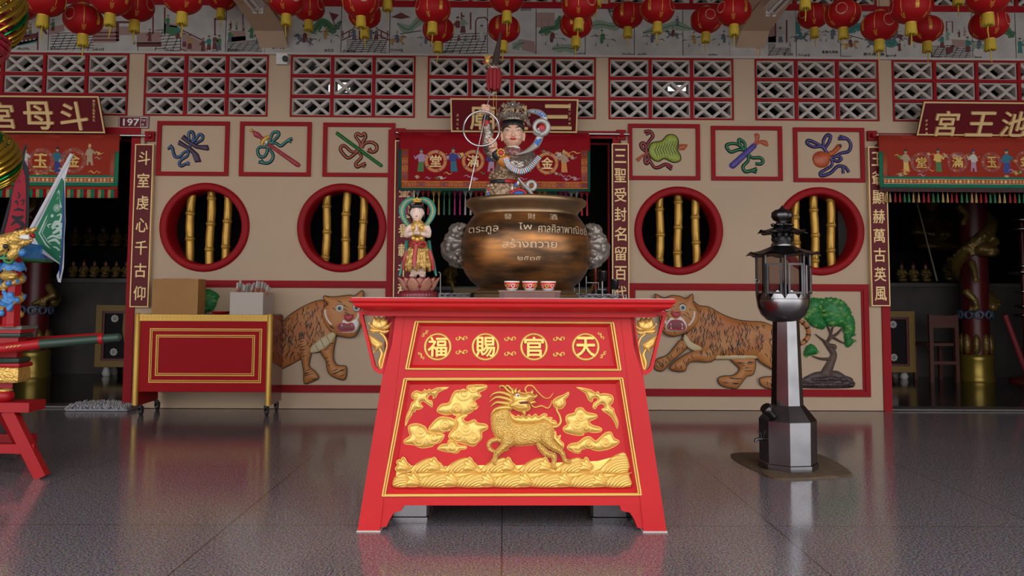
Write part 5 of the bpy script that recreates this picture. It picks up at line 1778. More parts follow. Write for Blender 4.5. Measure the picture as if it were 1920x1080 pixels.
# ------------------------------------------------------------------ the tall armoured statue behind the urn
YA = 4.62
kA = YA / F_PX / 4.695
AP = lambda x, y, dy=0.0: tuple(Vector(W(860 + x / 4.695, 170 + y / 4.695, YA)) + Vector((0, dy, 0)))
SILV = mat('tarnished_silver_armour', (.42, .36, .31, 1), .34, metal=.75, bump=('voronoi', 75, 1.0), var=(45, (.16, .10, .08, 1), .8))
SCALE = mat('gold_brown_scale_armour', (.38, .25, .15, 1), .4, metal=.5, bump=('voronoi', 60, 1.0), var=(30, (.22, .12, .09, 1), .7))
SCARF = mat('pewter_scarf_paint', (.42, .39, .36, 1), .38, metal=.35, var=(12, (.30, .27, .25, 1), .6))
SFACE = mat('painted_face_skin', (.70, .40, .28, 1), .36, spec=.45)
REDB = mat('scarlet_paint', (.42, .012, .015, 1), .4)
OR = mat('orange_paint', (.60, .20, .035, 1), .4)
CHEST = mat('mottled_red_silver_paint', (.22, .05, .05, 1), .4, metal=.3, var=(60, (.4, .3, .27, 1), .9), bump=('voronoi', 80, .8))
s_ = kA
sa = thing('armoured_deity_statue', 'tall armoured deity statue with silver crown standing behind the urn', 'statue', (AP(420, 0)[0], YA, LT))
f = Sculpt()
f.ell(AP(478, 385), (92 * s_, 92 * s_, 112 * s_), 0)                                     # head
f.ell(AP(478, 430, -.006), (84 * s_, 82 * s_, 72 * s_), 0)
f.ell(AP(478, 470, -.020), (44 * s_, 40 * s_, 26 * s_), 0)
f.chain([AP(478, 372, -92 * s_), AP(478, 395, -99 * s_), AP(478, 412, -101 * s_)], [8 * s_, 11 * s_, 15 * s_], 0)      # nose
for sx in (-1, 1):
    f.ell(AP(478 + sx * 15, 416, -90 * s_), (10 * s_, 10 * s_, 8 * s_), 0)
    f.ell(AP(478 + sx * 98, 395, .004), (14 * s_, 20 * s_, 34 * s_), 0); f.ell(AP(478 + sx * 97, 432, 0), (9 * s_, 12 * s_, 18 * s_), 0)
    f.ell(AP(478 + sx * 45, 425, -62 * s_), (30 * s_, 26 * s_, 26 * s_), 0)
    f.ell(AP(478 + sx * 40, 352, -76 * s_), (32 * s_, 18 * s_, 12 * s_), 0)
f.cap(AP(475, 470, .01), AP(470, 540, .01), 52 * s_, 62 * s_, 0)
# trunk
f.chain([AP(462, 600, .01), AP(440, 680), AP(405, 790)], [125 * s_, 122 * s_, 116 * s_], 2)
f.cap(AP(370, 575, .01), AP(590, 585, .01), 62 * s_, 58 * s_, 3)
f.ell(AP(470, 560, -.03), (110 * s_, 78 * s_, 52 * s_), 3)
f.ell(AP(405, 850), (135 * s_, 110 * s_, 80 * s_), 2)
f.chain([AP(400, 900), AP(405, 1150), AP(405, 1320)], [140 * s_, 135 * s_, 150 * s_], 2)
# raised arm
f.chain([AP(335, 575, .02), AP(270, 520, .03), AP(255, 470, 0)], [58 * s_, 52 * s_, 50 * s_], 1)
f.chain([AP(255, 470, 0), AP(262, 380, -.01), AP(242, 285, -.02)], [52 * s_, 50 * s_, 36 * s_], 1)
f.cap(AP(240, 300, -.02), AP(240, 288, -.02), 40 * s_, 40 * s_, 5)
f.cap(AP(240, 272, -.02), AP(243, 238, -.02), 38 * s_, 33 * s_, 4)
f.chain([AP(244, 235, -.02), AP(246, 205, -.024)], [24 * s_, 28 * s_], 0)
for q in range(4):      # fingers wrapped round the shaft
    y = 148 + q * 21
    f.chain([AP(282, y + 6, -.02), AP(268, y + 2, -.055), AP(238, y + 3, -.062), AP(214, y + 6, -.045)], [8 * s_, 8 * s_, 7.6 * s_, 7 * s_], 0)
f.ell(AP(254, 182, -.014), (28 * s_, 22 * s_, 38 * s_), 0)
f.chain([AP(222, 215, -.03), AP(214, 175, -.05), AP(222, 146, -.058)], [13 * s_, 12 * s_, 10 * s_], 0)
# bent arm with the lower fist
f.chain([AP(610, 585, 0), AP(590, 650, -.05), AP(530, 690, -.10)], [70 * s_, 82 * s_, 74 * s_], 1)
f.chain([AP(530, 690, -.10), AP(450, 672, -.12)], [72 * s_, 60 * s_], 1)
f.cap(AP(412, 656, -.125), AP(388, 640, -.125), 58 * s_, 54 * s_, 6)
f.cap(AP(368, 622, -.125), AP(338, 592, -.125), 50 * s_, 46 * s_, 4)
f.chain([AP(328, 578, -.125), AP(302, 540, -.12)], [34 * s_, 40 * s_], 0)
f.ell(AP(300, 520, -.108), (36 * s_, 32 * s_, 44 * s_), 0)
for q in range(4):
    x, y = 260 + q * 4, 480 + q * 22
    f.chain([AP(x + 62, y - 4, -.125), AP(x + 40, y - 8, -.165), AP(x + 8, y - 2, -.168), AP(x - 8, y + 4, -.14)], [8.4 * s_, 8.4 * s_, 8 * s_, 7.2 * s_], 0)
f.chain([AP(330, 520, -.14), AP(318, 486, -.16), AP(290, 468, -.16)], [15 * s_, 14 * s_, 11 * s_], 0)
f.build('body', [SFACE, SILV, SCALE, CHEST, M['black'], REDB, OR], .0034, sa, smooth=2)
# hair with a widow's peak
f = Sculpt(); f.ell(AP(478, 345, .020), (100 * s_, 92 * s_, 86 * s_))
for q in np.linspace(-1, 1, 11):
    f.cap(AP(478 + q * 80, 285 + 14 * q * q, -62 * s_ * math.cos(q)), AP(478 + q * 96, 302 + 42 * abs(q) ** 1.6 - (0 if abs(q) > .15 else -12), -84 * s_ * math.cos(q * 1.15)), 14 * s_, 9 * s_)
f.build('hair', [HAIR], .005, sa, smooth=2)
for sx in (-1, 1):
    b = MB()
    pl = Plane(Vector(AP(478 + sx * 43, 372, -84 * s_)), (1, sx * .33, 0), (0, 0, 1))
    b.prism(pl, [(a * 26 * s_, c * s_) for a, c in ((-.8, 0), (-.4, 3.5), (.3, 4.2), (.85, .8), (.4, -3), (-.4, -3.4))], -.004, .0035, 0)
    b.prism(pl, circle((0, .4 * s_), 4.6 * s_, 12), .0035, .0048, 1)
    b.stroke(pl, spl([(-24 * s_, 1 * s_), (0, 6.5 * s_), (26 * s_, 2 * s_)], n=4), [2 * s_, 4 * s_, 2 * s_], .004, .001, 1)
    b.build('eye', [M['white'], HAIR], sa)
    b = MB()
    b.stroke(pl, spl([(-sx * 26 * s_, 24 * s_), (0, 38 * s_), (sx * 34 * s_, 30 * s_)], n=5), [4 * s_, 9 * s_, 2 * s_], .004, .0045, 0); b.build('eyebrow', HAIR, sa)
b = MB(); pl = Plane(Vector(AP(478, 440, -97 * s_)), (1, 0, 0), (0, 0, 1))
b.relief(pl, spl([(-30 * s_, 1 * s_), (-14 * s_, 9 * s_), (0, 5 * s_), (14 * s_, 9 * s_), (30 * s_, 1 * s_), (14 * s_, -10 * s_), (-14 * s_, -10 * s_)], True, 3), .008, None, -.004, step=.003)
b.stroke(pl, [(-26 * s_, 0), (0, -1 * s_), (26 * s_, 0)], [1 * s_, 3 * s_, 1 * s_], .002, .0035, 1)
b.build('lips', [mat('deep_lip_red', (.50, .03, .03, 1), .3), mat('lip_line', (.14, .01, .01, 1), .4)], sa)
b = MB(); c = AP(475, 505, .008); b.lathe(c, [(60 * s_, -14 * s_), (70 * s_, -8 * s_), (66 * s_, 8 * s_), (56 * s_, 12 * s_)], 30); b.build('collar', M['white'], sa)
# filigree crown: a cap of silver leaves, beads, wires and pompoms
CROWN = mat('aged_silver_filigree', (.36, .31, .26, 1), .36, metal=.8, var=(60, (.16, .11, .09, 1), .8))
b = MB()
cc = Vector(AP(478, 268, .0))
b.lathe(cc, [(98 * s_, -4 * s_), (104 * s_, 8 * s_), (96 * s_, 22 * s_), (78 * s_, 50 * s_), (45 * s_, 72 * s_), (10 * s_, 84 * s_)], 28)
rn = random.Random(11)
crown = b.build('crown', CROWN, sa)
b = MB()
for i in range(260):
    th, ph = rn.uniform(-.15, 1.4), rn.uniform(PI * .98, 2.02 * PI)
    R = rn.uniform(92, 146) * s_
    q = cc + Vector((R * math.cos(th) * math.cos(ph) * 1.08, R * math.cos(th) * math.sin(ph) * .9, R * math.sin(th) * 1.1 + 20 * s_))
    b.ball(q, (rn.uniform(3, 9) * s_, rn.uniform(3, 7) * s_, rn.uniform(3, 10) * s_), 6, 0)
    if i % 3 == 0:
        b.tube([q, q + Vector((rn.uniform(-9, 9) * s_, -6 * s_, rn.uniform(6, 20) * s_))], 1.3 * s_, 4)
for q in np.linspace(-1.35, 1.35, 15):
    p = cc + Vector((math.sin(q) * 112 * s_, -math.cos(q) * 100 * s_, 14 * s_))
    b.tube(spl([p, p + Vector((12 * s_, -6 * s_, 16 * s_)), p + Vector((2 * s_, -6 * s_, 30 * s_)), p + Vector((-10 * s_, -4 * s_, 16 * s_)), p], n=4), 2.2 * s_, 5)
    b.tube([p, p + Vector((math.sin(q) * 14 * s_, -4 * s_, 50 * s_))], 2 * s_, 5)
for sx in (-1, 1):
    for q in range(5):
        p = cc + Vector((sx * (104 + q * 7) * s_, -.01, (6 - q * 12) * s_))
        b.tube(spl([p, p + Vector((sx * 18 * s_, 0, 14 * s_)), p + Vector((sx * 28 * s_, 0, -4 * s_)), p + Vector((sx * 14 * s_, 0, -16 * s_))], n=4), 3 * s_, 6)
for a in np.linspace(.3, PI - .3, 13):
    p = cc + Vector((0, -.035, 118 * s_))
    b.tube([p, p + Vector((math.cos(a) * 44 * s_, -.01, math.sin(a) * 52 * s_))], [1.6 * s_, .6 * s_], 5)
b.build('filigree', CROWN, crown)
b = MB()
b.ball(AP(553, 134, -.02), 13 * s_, 10); b.build('pompom', mat('dark_grey_pompom', (.06, .05, .05, 1), .9), crown)
b = MB(); b.ball(AP(474, 142, -.055), 8 * s_, 10); b.build('jewel', M['white'], crown)
# celestial scarf: arches and coils at the viewer's right
def scarf(pts, rs, patches):
    b = MB(); P = spl(pts, n=6); b.tube(P, [r * s_ for r in rs], 12, flat=.7)
    o = b.build('scarf', SCARF, sa)
    for i in patches:
        b = MB(); p = P[i]; q = P[min(i + 4, len(P) - 1)]
        rr = np.interp(i / len(P), np.linspace(0, 1, len(rs)), rs) * s_
        for k in range(5):
            t_ = k / 4
            b.ball(Vector(p).lerp(Vector(q), t_) + Vector(((-1) ** k * rr * .3, -rr * .62, 0)), (rr * .45, rr * .22, rr * .4), 8)
        b.build('blue_flower', M['blue'], o)
scarf([AP(600, 175, .02), AP(650, 182, 0), AP(715, 205, -.02), AP(755, 250, -.02), AP(745, 290, -.02)], [14, 24, 28, 28, 22], [8, 12])
scarf([AP(500, 590, -.10), AP(560, 570, -.08), AP(620, 535, -.05), AP(680, 480, -.02), AP(712, 420, -.02), AP(716, 375, -.02), AP(690, 340, -.03)], [5, 10, 22, 34, 34, 32, 30], [18, 28])
b = MB(); q = [AP(722 + 62 * f_ * math.cos(a), 335 - 58 * f_ * math.sin(a), -.03 - .0006 * i) for i, (a, f_) in enumerate((a, 1 - .07 * a / PI) for a in np.linspace(-2.6, 4.6, 34))]
b.tube(q, [24 * s_, 26 * s_, 22 * s_, 16 * s_], 10); coil = b.build('scarf_coil', SCARF, sa)
b = MB(); b.ball(AP(730, 340, -.035), (34 * s_, 12 * s_, 36 * s_), 14); b.build('red_lining', REDB, coil)
# pleated hem under the bent arm
b = MB()
P = spl([AP(415, 640, -.19), AP(430, 690, -.19), AP(470, 728, -.18), AP(540, 748, -.16), (AP(610, 715, -.13)), AP(665, 650, -.08), AP(712, 585, -.03)], n=9)
for i in range(len(P) - 1):
    b.tube([Vector(P[i]) + Vector((0, .02, 0)), P[i]], [20 * s_, 18 * s_], 6, 0) if False else None
n = len(P)
for i in range(0, n - 1):
    d = (Vector(P[i + 1]) - Vector(P[i]))
    nn_ = Vector((-d.z, 0, d.x)).normalized() * 22 * s_
    a0, a1 = Vector(P[i]) + nn_, Vector(P[i + 1]) + nn_ * (Vector((-d.z, 0, d.x)).length > 0)
    c0, c1 = Vector(P[i]) - nn_, Vector(P[i + 1]) - nn_
    bk = Vector((0, .05, 0))
    b.hexa([c0, c1, c1 + bk, c0 + bk], [a0, a1, a1 + bk, a0 + bk], (0, 1, 0, 2, 0, 3)[i % 6])
b.build('striped_hem', [M['white'], REDB, M['blue'], M['green']], sa)
b = MB(); b.ball(AP(372, 592, -.172), (26 * s_, 8 * s_, 26 * s_), 10, 0)
for a in np.linspace(0, 2 * PI, 9)[:-1]:
    b.ball(AP(372 + 26 * math.cos(a), 592 + 26 * math.sin(a), -.168), (13 * s_, 6 * s_, 13 * s_), 8, 1)
b.build('cuff_flower', [REDB, mat('yellow_petal_paint', (.62, .38, .04, 1), .4)], sa)
# belt, tassets, knee shield, hip coil
c = AP(400, 812, 0)
b = MB(); b.lathe(c, [(122 * s_, -16 * s_), (128 * s_, -12 * s_), (126 * s_, 14 * s_), (118 * s_, 18 * s_)], 36, 0)
b.build('belt', M['black'], sa)
b = MB(); b.lathe(c, [(123 * s_, -17 * s_), (131 * s_, -13 * s_), (130 * s_, 15 * s_), (120 * s_, 19 * s_)], 12, a0=-1.5, a1=-.3); b.build('belt_red', REDB, sa)
b = MB()
for row in range(5):
    for k in range(9):
        a = PI + PI * (k + .5 * (row % 2)) / 9
        r = (132 + row * 4) * s_
        b.ball((c[0] + r * math.cos(a) * 1.02, c[1] + r * math.sin(a) * .85, c[2] - (34 + row * 26) * s_), (26 * s_, 10 * s_, 22 * s_), 10)
b.build('tassets', SCALE, sa)
b = MB()
for k in range(11):
    a = PI + .1 + (PI - .8) * k / 10
    b.ball((c[0] + 118 * s_ * math.cos(a), c[1] + 112 * s_ * math.sin(a), c[2] + (46 + 18 * (k % 3)) * s_), (24 * s_, 10 * s_, 20 * s_), 8)
b.build('chest_scales', SCALE, sa)
b = MB(); b.ball(AP(525, 948, -.115), (58 * s_, 20 * s_, 44 * s_), 20, 0)
q = [AP(525 + 66 * math.cos(a), 948 + 52 * math.sin(a), -.115) for a in np.linspace(PI, 2 * PI, 20)]
b.tube(q, 14 * s_, 8, 1); b.build('knee_shield', [M['blue'], REDB], sa)
b = MB(); q = [AP(635 + 40 * f_ * math.cos(a), 850 + 40 * f_ * math.sin(a), -.06) for a, f_ in ((a, 1 - .09 * (a + 3) / PI) for a in np.linspace(-3, 5, 30))]
b.tube(q, [16 * s_, 18 * s_, 14 * s_], 8, flat=.8)
b.tube(spl([AP(520, 790, -.1), AP(560, 840, -.09), AP(620, 900, -.07), AP(660, 960, -.05), AP(680, 1010, -.04)], n=5), [8 * s_, 16 * s_, 18 * s_, 16 * s_], 8, flat=.7)
b.tube(spl([AP(600, 880, -.06), AP(640, 930, -.05), AP(650, 1000, -.05)], n=5), 12 * s_, 8, flat=.7); b.build('scarf_coil', SCARF, sa)
b = MB()
for k, (x, y) in enumerate(((470, 880), (500, 850), (460, 915), (520, 835), (262, 930), (270, 890))):
    b.ball(AP(x, y, -.108), (11 * s_, 5 * s_, 18 * s_), 8, k % 3)
b.build('coloured_trim', [M['white'], M['blue'], REDB], sa)
b = MB(); c = AP(405, 0); b.lathe((c[0], YA, 0), [(.15, LT), (.15, LT + .05), (.13, LT + .07), (.135, AP(0, 1330)[2])], 8, smooth=False); b.build('pedestal', LOTR, sa)
# spear with red tassels, ring and cords
SHAFT = M['chrome']
a0_, a1_ = Vector(AP(100, 905, -.13)), Vector(AP(246, 180, -.045))
dirn = (a1_ - a0_)
ptop = a0_ + dirn * 1.27
sp = thing('tasselled_spear', 'long grey metal spear with red tassels held upright by the tall statue', 'spear', tuple(a0_))
b = MB(); b.tube([a0_ + dirn * .02, ptop], 5.5 * s_, 10); b.tube([a0_, a0_ + dirn * .05], [1 * s_, 7 * s_], 8); b.build('shaft', SHAFT, sp)
TA = mat('crimson_tassel_thread', (.24, .008, .014, 1), .8, bump=('noise', 80, .5))
topc = Vector(W(926, 128, YA - .02))
for k in range(9):
    a = 2 * PI * k / 9
    b = MB(); base = topc + Vector((.026 * math.cos(a), .026 * math.sin(a), 0))
    b.tube(spl([base, base + Vector((.009 * math.cos(a), .009 * math.sin(a), -.05)), base + Vector((.003 * math.cos(a), .003 * math.sin(a), -.128 - .008 * (k % 2)))], n=4), [.008, .013, .013, .009], 8); b.build('tassel', TA, sp)
b = MB(); b.lathe(topc, [(.034, -.008), (.038, .0), (.03, .012), (.012, .03)], 16)
for k in range(12):
    a = 2 * PI * k / 12
    b.ball(topc + Vector((.034 * math.cos(a), .034 * math.sin(a), .004)), .008, 6)
b.build('tassel_cap', CROWN, sp)
fg = Vector(W(914, 114, YA - .05))
b = MB(); b.ball(fg, (.014, .012, .018), 10, 0); b.ball(fg + Vector((-.02, -.005, -.01)), .009, 8, 1)
for k in range(7):
    b.tube([fg + Vector((.002 * k - .006, 0, .012)), fg + Vector((.009 * (k - 3), 0, .036))], [.002, .001], 5, 0)
b.tube([fg + Vector((0, 0, -.015)), topc], .005, 6, 0); b.build('phoenix_ornament', [M['gold_dull'], REDB], sp)
b = MB(); b.tube([topc + Vector((.005, 0, .02)), Vector(W(931, 104, YA - .02)), Vector(W(935, 82, YA - .02)), Vector(W(939, 60, YA - .02))], [.019, .02, .013, .004], 10); b.build('plume', mat('dark_brown_plume', (.035, .02, .017, 1), .9, bump=('noise', 60, .6)), sp)
for x0, x1 in ((926, 925), (930, 931)):
    b = MB(); b.tube([W(x0, 160, YA - .02), W(x1, 205, YA - .02), W(x1 + (5 if x1 > 928 else -2), 262, YA - .01)], .0012, 5); b.build('cord', M['gold_dull'], sp)
rg = Vector(AP(207, 382, -.155))
t = thing('metal_ring', 'large plain silver ring held before the tall statue and its spear', 'ring', tuple(rg))
b = MB(); q = [rg + Vector((154 * s_ * math.cos(a), .02 * math.sin(a), 158 * s_ * math.sin(a))) for a in np.linspace(0, 2 * PI, 65)]
b.tube(q, 8.5 * s_, 12, caps=False); b.build('hoop', SHAFT, t)

# ------------------------------------------------------------------ wrought iron rack behind the urn
YI = 4.80
IRON = mat('pale_wrought_iron', (.30, .29, .30, 1), .4, metal=.8)
for lab, xs in (('low wrought iron scroll rack at the back of the table, right of urn', (1040, 1160)), ('low wrought iron scroll rack beside the praying child statue', (822, 880))):
    c0, c1 = W(xs[0], 555, YI), W(xs[1], 555, YI)
    t = thing('iron_rack', lab, 'rack', ((c0.x + c1.x) / 2, YI, LT), group='wrought iron racks on the table')
    z1 = W(1100, 552, YI).z
    b = MB()
    for z in (z1, LT + .004):
        b.tube([(c0.x, YI, z), (c1.x, YI, z)], .004, 6)
    w = .038
    x = c0.x
    while x < c1.x - .02:
        b.tube(spl([(x, YI, LT + .006), (x + w * .5, YI, z1 - .004), (x + w, YI, LT + .006)], n=6), .0025, 6)
        b.tube([(x + w * .5 + w * .42 * math.cos(a), YI, (LT + z1) / 2 + w * .42 * math.sin(a)) for a in np.linspace(0, 2 * PI, 20)], .0022, 6)
        x += w
    sx = 1 if xs[0] > 1000 else -1
    e = c1.x if sx > 0 else c0.x
    b.tube(spl([(e, YI, z1), (e + .03, YI, z1 - .005), (e + .045, YI, LT + .02), (e + .04, YI, LT + .004)], n=5), .003, 6)
    b.build('scroll_rail', IRON, t)
    if xs[0] > 1000:
        for x, y0, y1 in ((1077, 552, 540), (1086, 552, 530)):
            b = MB(); b.tube([W(x, y0, YI), W(x, y1, YI)], .003, 6); b.build('post', IRON, t)
        b = MB()
        b.tube([W(1086, 552, YI), W(1099, 552, YI), W(1099, 530, YI), W(1122, 530, YI), W(1122, 543, YI), W(1136, 543, YI)], .004, 6); b.tube([W(1099, 530, YI), W(1099, 518, YI)], .004, 6); b.build('step_bar', IRON, t)
    else:
        b = MB(); b.tube([W(826, 560, YI), W(826, 512, YI)], .004, 6); b.tube([W(826, 512, YI), W(822, 510, YI)], .004, 6); b.build('post', IRON, t)
for i, (x, y, lab) in enumerate(((1129, 517, 'upper of two dark round metal candle cups by the iron rack'), (1152, 533, 'lower of two dark round metal candle cups by the iron rack'))):
    c = W(x, y, YI)
    t = thing('candle_cup', lab, 'candle holder', (c.x, YI, LT), group='candle cups on the iron rack')
    b = MB(); b.lathe((c.x, YI, c.z), [(.020, -.032), (.026, -.028), (.027, .022), (.03, .028), (.026, .03), (.024, -.02), (0.001, -.02)], 24); b.build('cup', M['steel_dark'], t)
    b = MB(); b.tube([(c.x, YI, LT), (c.x, YI, c.z - .03)], .006, 8); b.lathe((c.x, YI, LT), [(.03, 0), (.03, .006), (.006, .01)], 16); b.build('stem', IRON, t)
c = W(1117, 520, YI + .06)
t = thing('red_candle', 'thin red candle beside the upper dark metal candle cup', 'candle', (c.x, YI + .06, LT))
b = MB(); b.tube([(c.x, YI + .06, LT), (c.x - .002, YI + .06, W(1113, 503, YI).z)], .006, 10); b.build('wax', mat('red_wax', (.4, .02, .03, 1), .4), t)
b = MB(); b.lathe((c.x, YI + .06, LT), [(.02, 0), (.02, .01), (.008, .02), (.008, .05)], 14); b.build('holder', M['steel_dark'], t)
# ------------------------------------------------------------------ the wheeled cart with boxes
YC0, YC1 = 6.78, 7.19                                        # front and back of the cart
CP = Plane((0, YC0, 0), (1, 0, 0), (0, 0, 1))
cu = lambda x, y: CP.px(x, y)
cart = thing('offering_cart', 'red wheeled cart with gold corner posts and double gold lines', 'cart', (cu(380, 700)[0], (YC0 + YC1) / 2, 0))
ul, ur = cu(257, 690)[0], cu(501, 690)[0]
zt_, zr_, zbot = cu(380, 590)[1], cu(380, 602)[1], cu(380, 735)[1]
CARTRED = mat('cart_red_paint', (.34, .0015, .006, 1), .5, spec=.15)
b = MB(); b.box((ul, YC0 + .012, zbot), (ur, YC0 + .03, zr_)); b.build('front_panel', CARTRED, cart)
for u in (ul - .012, ur + .012 - .02):
    b = MB(); zlow = .085; b.box((u, YC0 + .02, zlow), (u + .02, YC1, zt_ - .01)); b.build('side_panel', mat('cart_side_varnish', (.15, .012, .010, 1), .18, coat=.5) if u > -2.4 and 'cart_side_varnish' not in bpy.data.materials else bpy.data.materials.get('cart_side_varnish') or CARTRED, cart)
b = MB(); b.box((ul, YC0 + .02, zt_ - .02), (ur, YC1, zt_)); b.build('top_board', mat('cart_top_grey_board', (.25, .2, .17, 1), .5), cart)
b = MB(); b.box((ul, YC0 - .002, zr_), (ur, YC0 + .02, zt_))
# key pattern pressed along the gold rail
x = ul + .01
while x < ur - .04:
    zz_ = (zr_ + zt_) / 2
    for (a0_, b0_, a1_, b1_) in ((0, -.014, .026, -.011), (0, -.014, .003, .014), (0, .011, .026, .014), (.023, -.004, .026, .014), (.010, -.004, .026, -.001)):
        b.rect(CP, x + a0_, zz_ + b0_, x + a1_, zz_ + b1_, .002, .0035)
    x += .032
b.build('gold_rail', M['gold_dull'], cart)
for u in (ul - .012, ur + .012):
    b = MB(); b.tube([(u, YC0 + .01, .09), (u, YC0 + .01, zt_ - .003), (u, YC0 + .01, zt_ + .012)], [.024, .024, .014], 18); b.build('corner_post', M['gold_dull'], cart)
for (xl, yt, xr, yb) in ((279, 616, 490, 718), (291, 628, 477, 705)):
    q = R4(xl, yt, xr, yb, CP)
    for e, w in ((0, .009), (.016, .006)):
        b = MB(); b.frame(CP, q[0] + e, q[1] + e, q[2] - e, q[3] - e, w, -.013, -.006); b.build('gold_line', M['gold_dull'], cart)
for u, yy in ((ul + .015, YC0 + .05), (ur - .015, YC0 + .05), (ul + .02, YC1 - .05), (ur - .02, YC1 - .05)):
    b = MB(); b.tube([(u, yy, .085), (u, yy, .065)], .02, 10)
    b.box((u - .016, yy - .012, .028), (u - .011, yy + .035, .07)); b.box((u + .011, yy - .012, .028), (u + .016, yy + .035, .07))
    cs = b.build('caster', M['black'], cart)
    b = MB(); b.tube([(u - .010, yy + .02, .028), (u + .010, yy + .02, .028)], .028, 18); b.build('wheel', M['black'], cs)
# boxes on it
BXP = Plane((0, 6.86, 0), (1, 0, 0), (0, 0, 1))
q = R4(285, 523, 371, 590, BXP)
t = thing('storage_box', 'tan wooden box standing on the left end of the red cart', 'box', ((q[0] + q[2]) / 2, 7.0, zt_))
TAN = mat('ochre_tan_plywood', (.36, .17, .035, 1), .55, var=(5, (.30, .13, .025, 1), .8))
b = MB(); b.box((q[0], 6.86, zt_), (q[2], 7.03, q[3] - .008)); b.build('body', TAN, t)
b = MB(); b.box((q[0] - .004, 6.856, q[3] - .008), (q[2] + .004, 7.034, q[3])); b.box((q[0] + .08, 6.86, q[3]), (q[2] - .06, 6.864, q[3] + .004)); b.build('lid', TAN, t)
q = R4(431, 548, 493, 591, BXP)
t = thing('paper_box', 'open white cardboard box of rolled paper on the right of the cart', 'box', ((q[0] + q[2]) / 2, 7.0, zt_))
WB = mat('off_white_card', (.48, .42, .37, 1), .7)
b = MB()
for a, c in (((q[0], 6.86, zt_), (q[2], 6.868, q[3])), ((q[0], 7.15, zt_), (q[2], 7.158, q[3])), ((q[0], 6.868, zt_), (q[0] + .008, 7.15, q[3])), ((q[2] - .008, 6.868, zt_), (q[2], 7.15, q[3])), ((q[0] + .008, 6.868, zt_), (q[2] - .008, 7.15, zt_ + .01))):
    b.box(a, c)
b.build('carton', WB, t)
PAP = mat('grey_white_roll_paper', (.42, .38, .36, 1), .7)
PRN = mat('red_brown_roll_print', (.36, .10, .045, 1), .65, var=(60, (.45, .24, .16, 1), .8))
PRO = mat('orange_roll_print', (.50, .17, .03, 1), .65)
rolls = [(446, 530, -.02, 0), (451, 526, .03, 0), (455, 531, .07, 1), (459, 534, .0, 0), (464, 532, .06, 1), (468, 531, .10, 1), (474, 533, .03, 0), (477, 530, .1, 2), (483, 527, .0, 0), (487, 528, .06, 0), (492, 528, .04, 0), (497, 530, .08, 0), (502, 534, .02, 0), (505, 538, .1, 0)]
names = ['leftmost', 'second', 'third', 'fourth', 'fifth', 'sixth', 'seventh', 'eighth', 'ninth', 'tenth', 'eleventh', 'twelfth', 'thirteenth', 'rightmost']
for i, (x, y, dy, kind) in enumerate(rolls):
    p = W(x, y, 6.93 + dy)
    foot_ = Vector((p.x - .035 - .01 * math.sin(i), p.y, zt_ + .03))
    foot_.x = max(foot_.x, q[0] + .03); foot_.x = min(foot_.x, q[2] - .03)
    p.x = min(p.x, foot_.x + .09)
    t = thing('paper_roll', '%s printed paper roll standing in the open white box' % (names[i] + (' from left' if 0 < i < 13 else '')), 'paper roll', tuple(foot_), group='paper rolls in the white box')
    d = (p - foot_)
    b = MB(); b.tube([foot_, p], .0115, 10); b.build('roll', PAP, t)
    b = MB(); b.tube([foot_ + d * .30, foot_ + d * (.78 if kind != 1 else .6)], .0120, 10); b.build('printed_band', (PRN, PRO, PRO)[kind] if kind else PRN, t)
p = W(410, 590, 6.9)
t = thing('red_plate', 'small dark red plate on the cart between the two boxes', 'plate', (p.x, 6.95, zt_))
b = MB(); b.lathe((p.x, 6.95, zt_), [(.05, 0), (.06, .004), (.085, .02), (.09, .024), (.084, .022), (.055, .008), (.0001, .008)], 36); b.build('dish', CARTRED, t)

# ------------------------------------------------------------------ the tall metal lantern
YL = 4.78
kL = YL / F_PX
lx = W(1474, 870, YL).x
LP_ = lambda x, y: (W(x, y, YL).x, W(x, y, YL).z)
lz = lambda y: W(1474, y, YL).z
ml_ = thing('metal_lantern', 'tall octagonal stainless steel oil lantern standing on burlap mats', 'lantern', (lx, YL, 0))
ST, SD = M['steel'], M['steel_dark']


def octo(b, prof, mi=0, n=8, cx=None, smooth=False):
    """prof: (half width in pixels, y pixel)."""
    c = lx if cx is None else cx
    b.lathe((c, YL, 0), [(r * kL / math.cos(PI / n), lz(y)) for r, y in prof], n, mi, smooth, a0=PI / n - PI / 2 + .13, a1=PI / n + 1.5 * PI + .13)


xb = W(1478, 870, YL).x
b = MB()
b.lathe((xb, YL, 0), [(49 * kL / .924, .013), (49 * kL / .924, .045), (47 * kL / .924, .05), (47.5 * kL / .924, lz(786)), (44 * kL / .924, lz(781)), (27 * kL / .924, lz(758))], 8, smooth=False, a0=.13 + PI / 8, a1=.13 + PI / 8 + 2 * PI)
b.build('base_tank', ST, ml_)
b = MB(); b.lathe((xb, YL, 0), [(26.5 * kL / .924, lz(759)), (22 * kL / .924, lz(601))], 8, smooth=False, a0=.13 + PI / 8, a1=.13 + PI / 8 + 2 * PI); b.build('column', ST, ml_)
b = MB(); b.lathe((lx - .004, YL, 0), [(r * kL, lz(y)) for r, y in ((18, 604), (30, 600), (40, 590), (46, 576), (48, 562), (46, 556), (40, 558))], 40); b.build('bowl', ST, ml_)
b = MB()
for k in range(12):
    a = 2 * PI * k / 12
    vs, fs = [], []
    for i in range(6):
        t_ = i / 5
        wd = .26 * (1 - t_) ** .7
        for j in range(5):
            q = -1 + j / 2
            R = (46.5 + 1.6 * (1 - t_) + .5) * kL
            vs.append((lx - .004 + R * math.cos(a + q * wd), YL + R * math.sin(a + q * wd), lz(560) + t_ * .05))
    for i in range(5):
        for j in range(4):
            fs.append((i * 5 + j, i * 5 + j + 1, (i + 1) * 5 + j + 1, (i + 1) * 5 + j))
    b.add(vs, fs, 0, True)
b.build('petal_collar', ST, ml_)
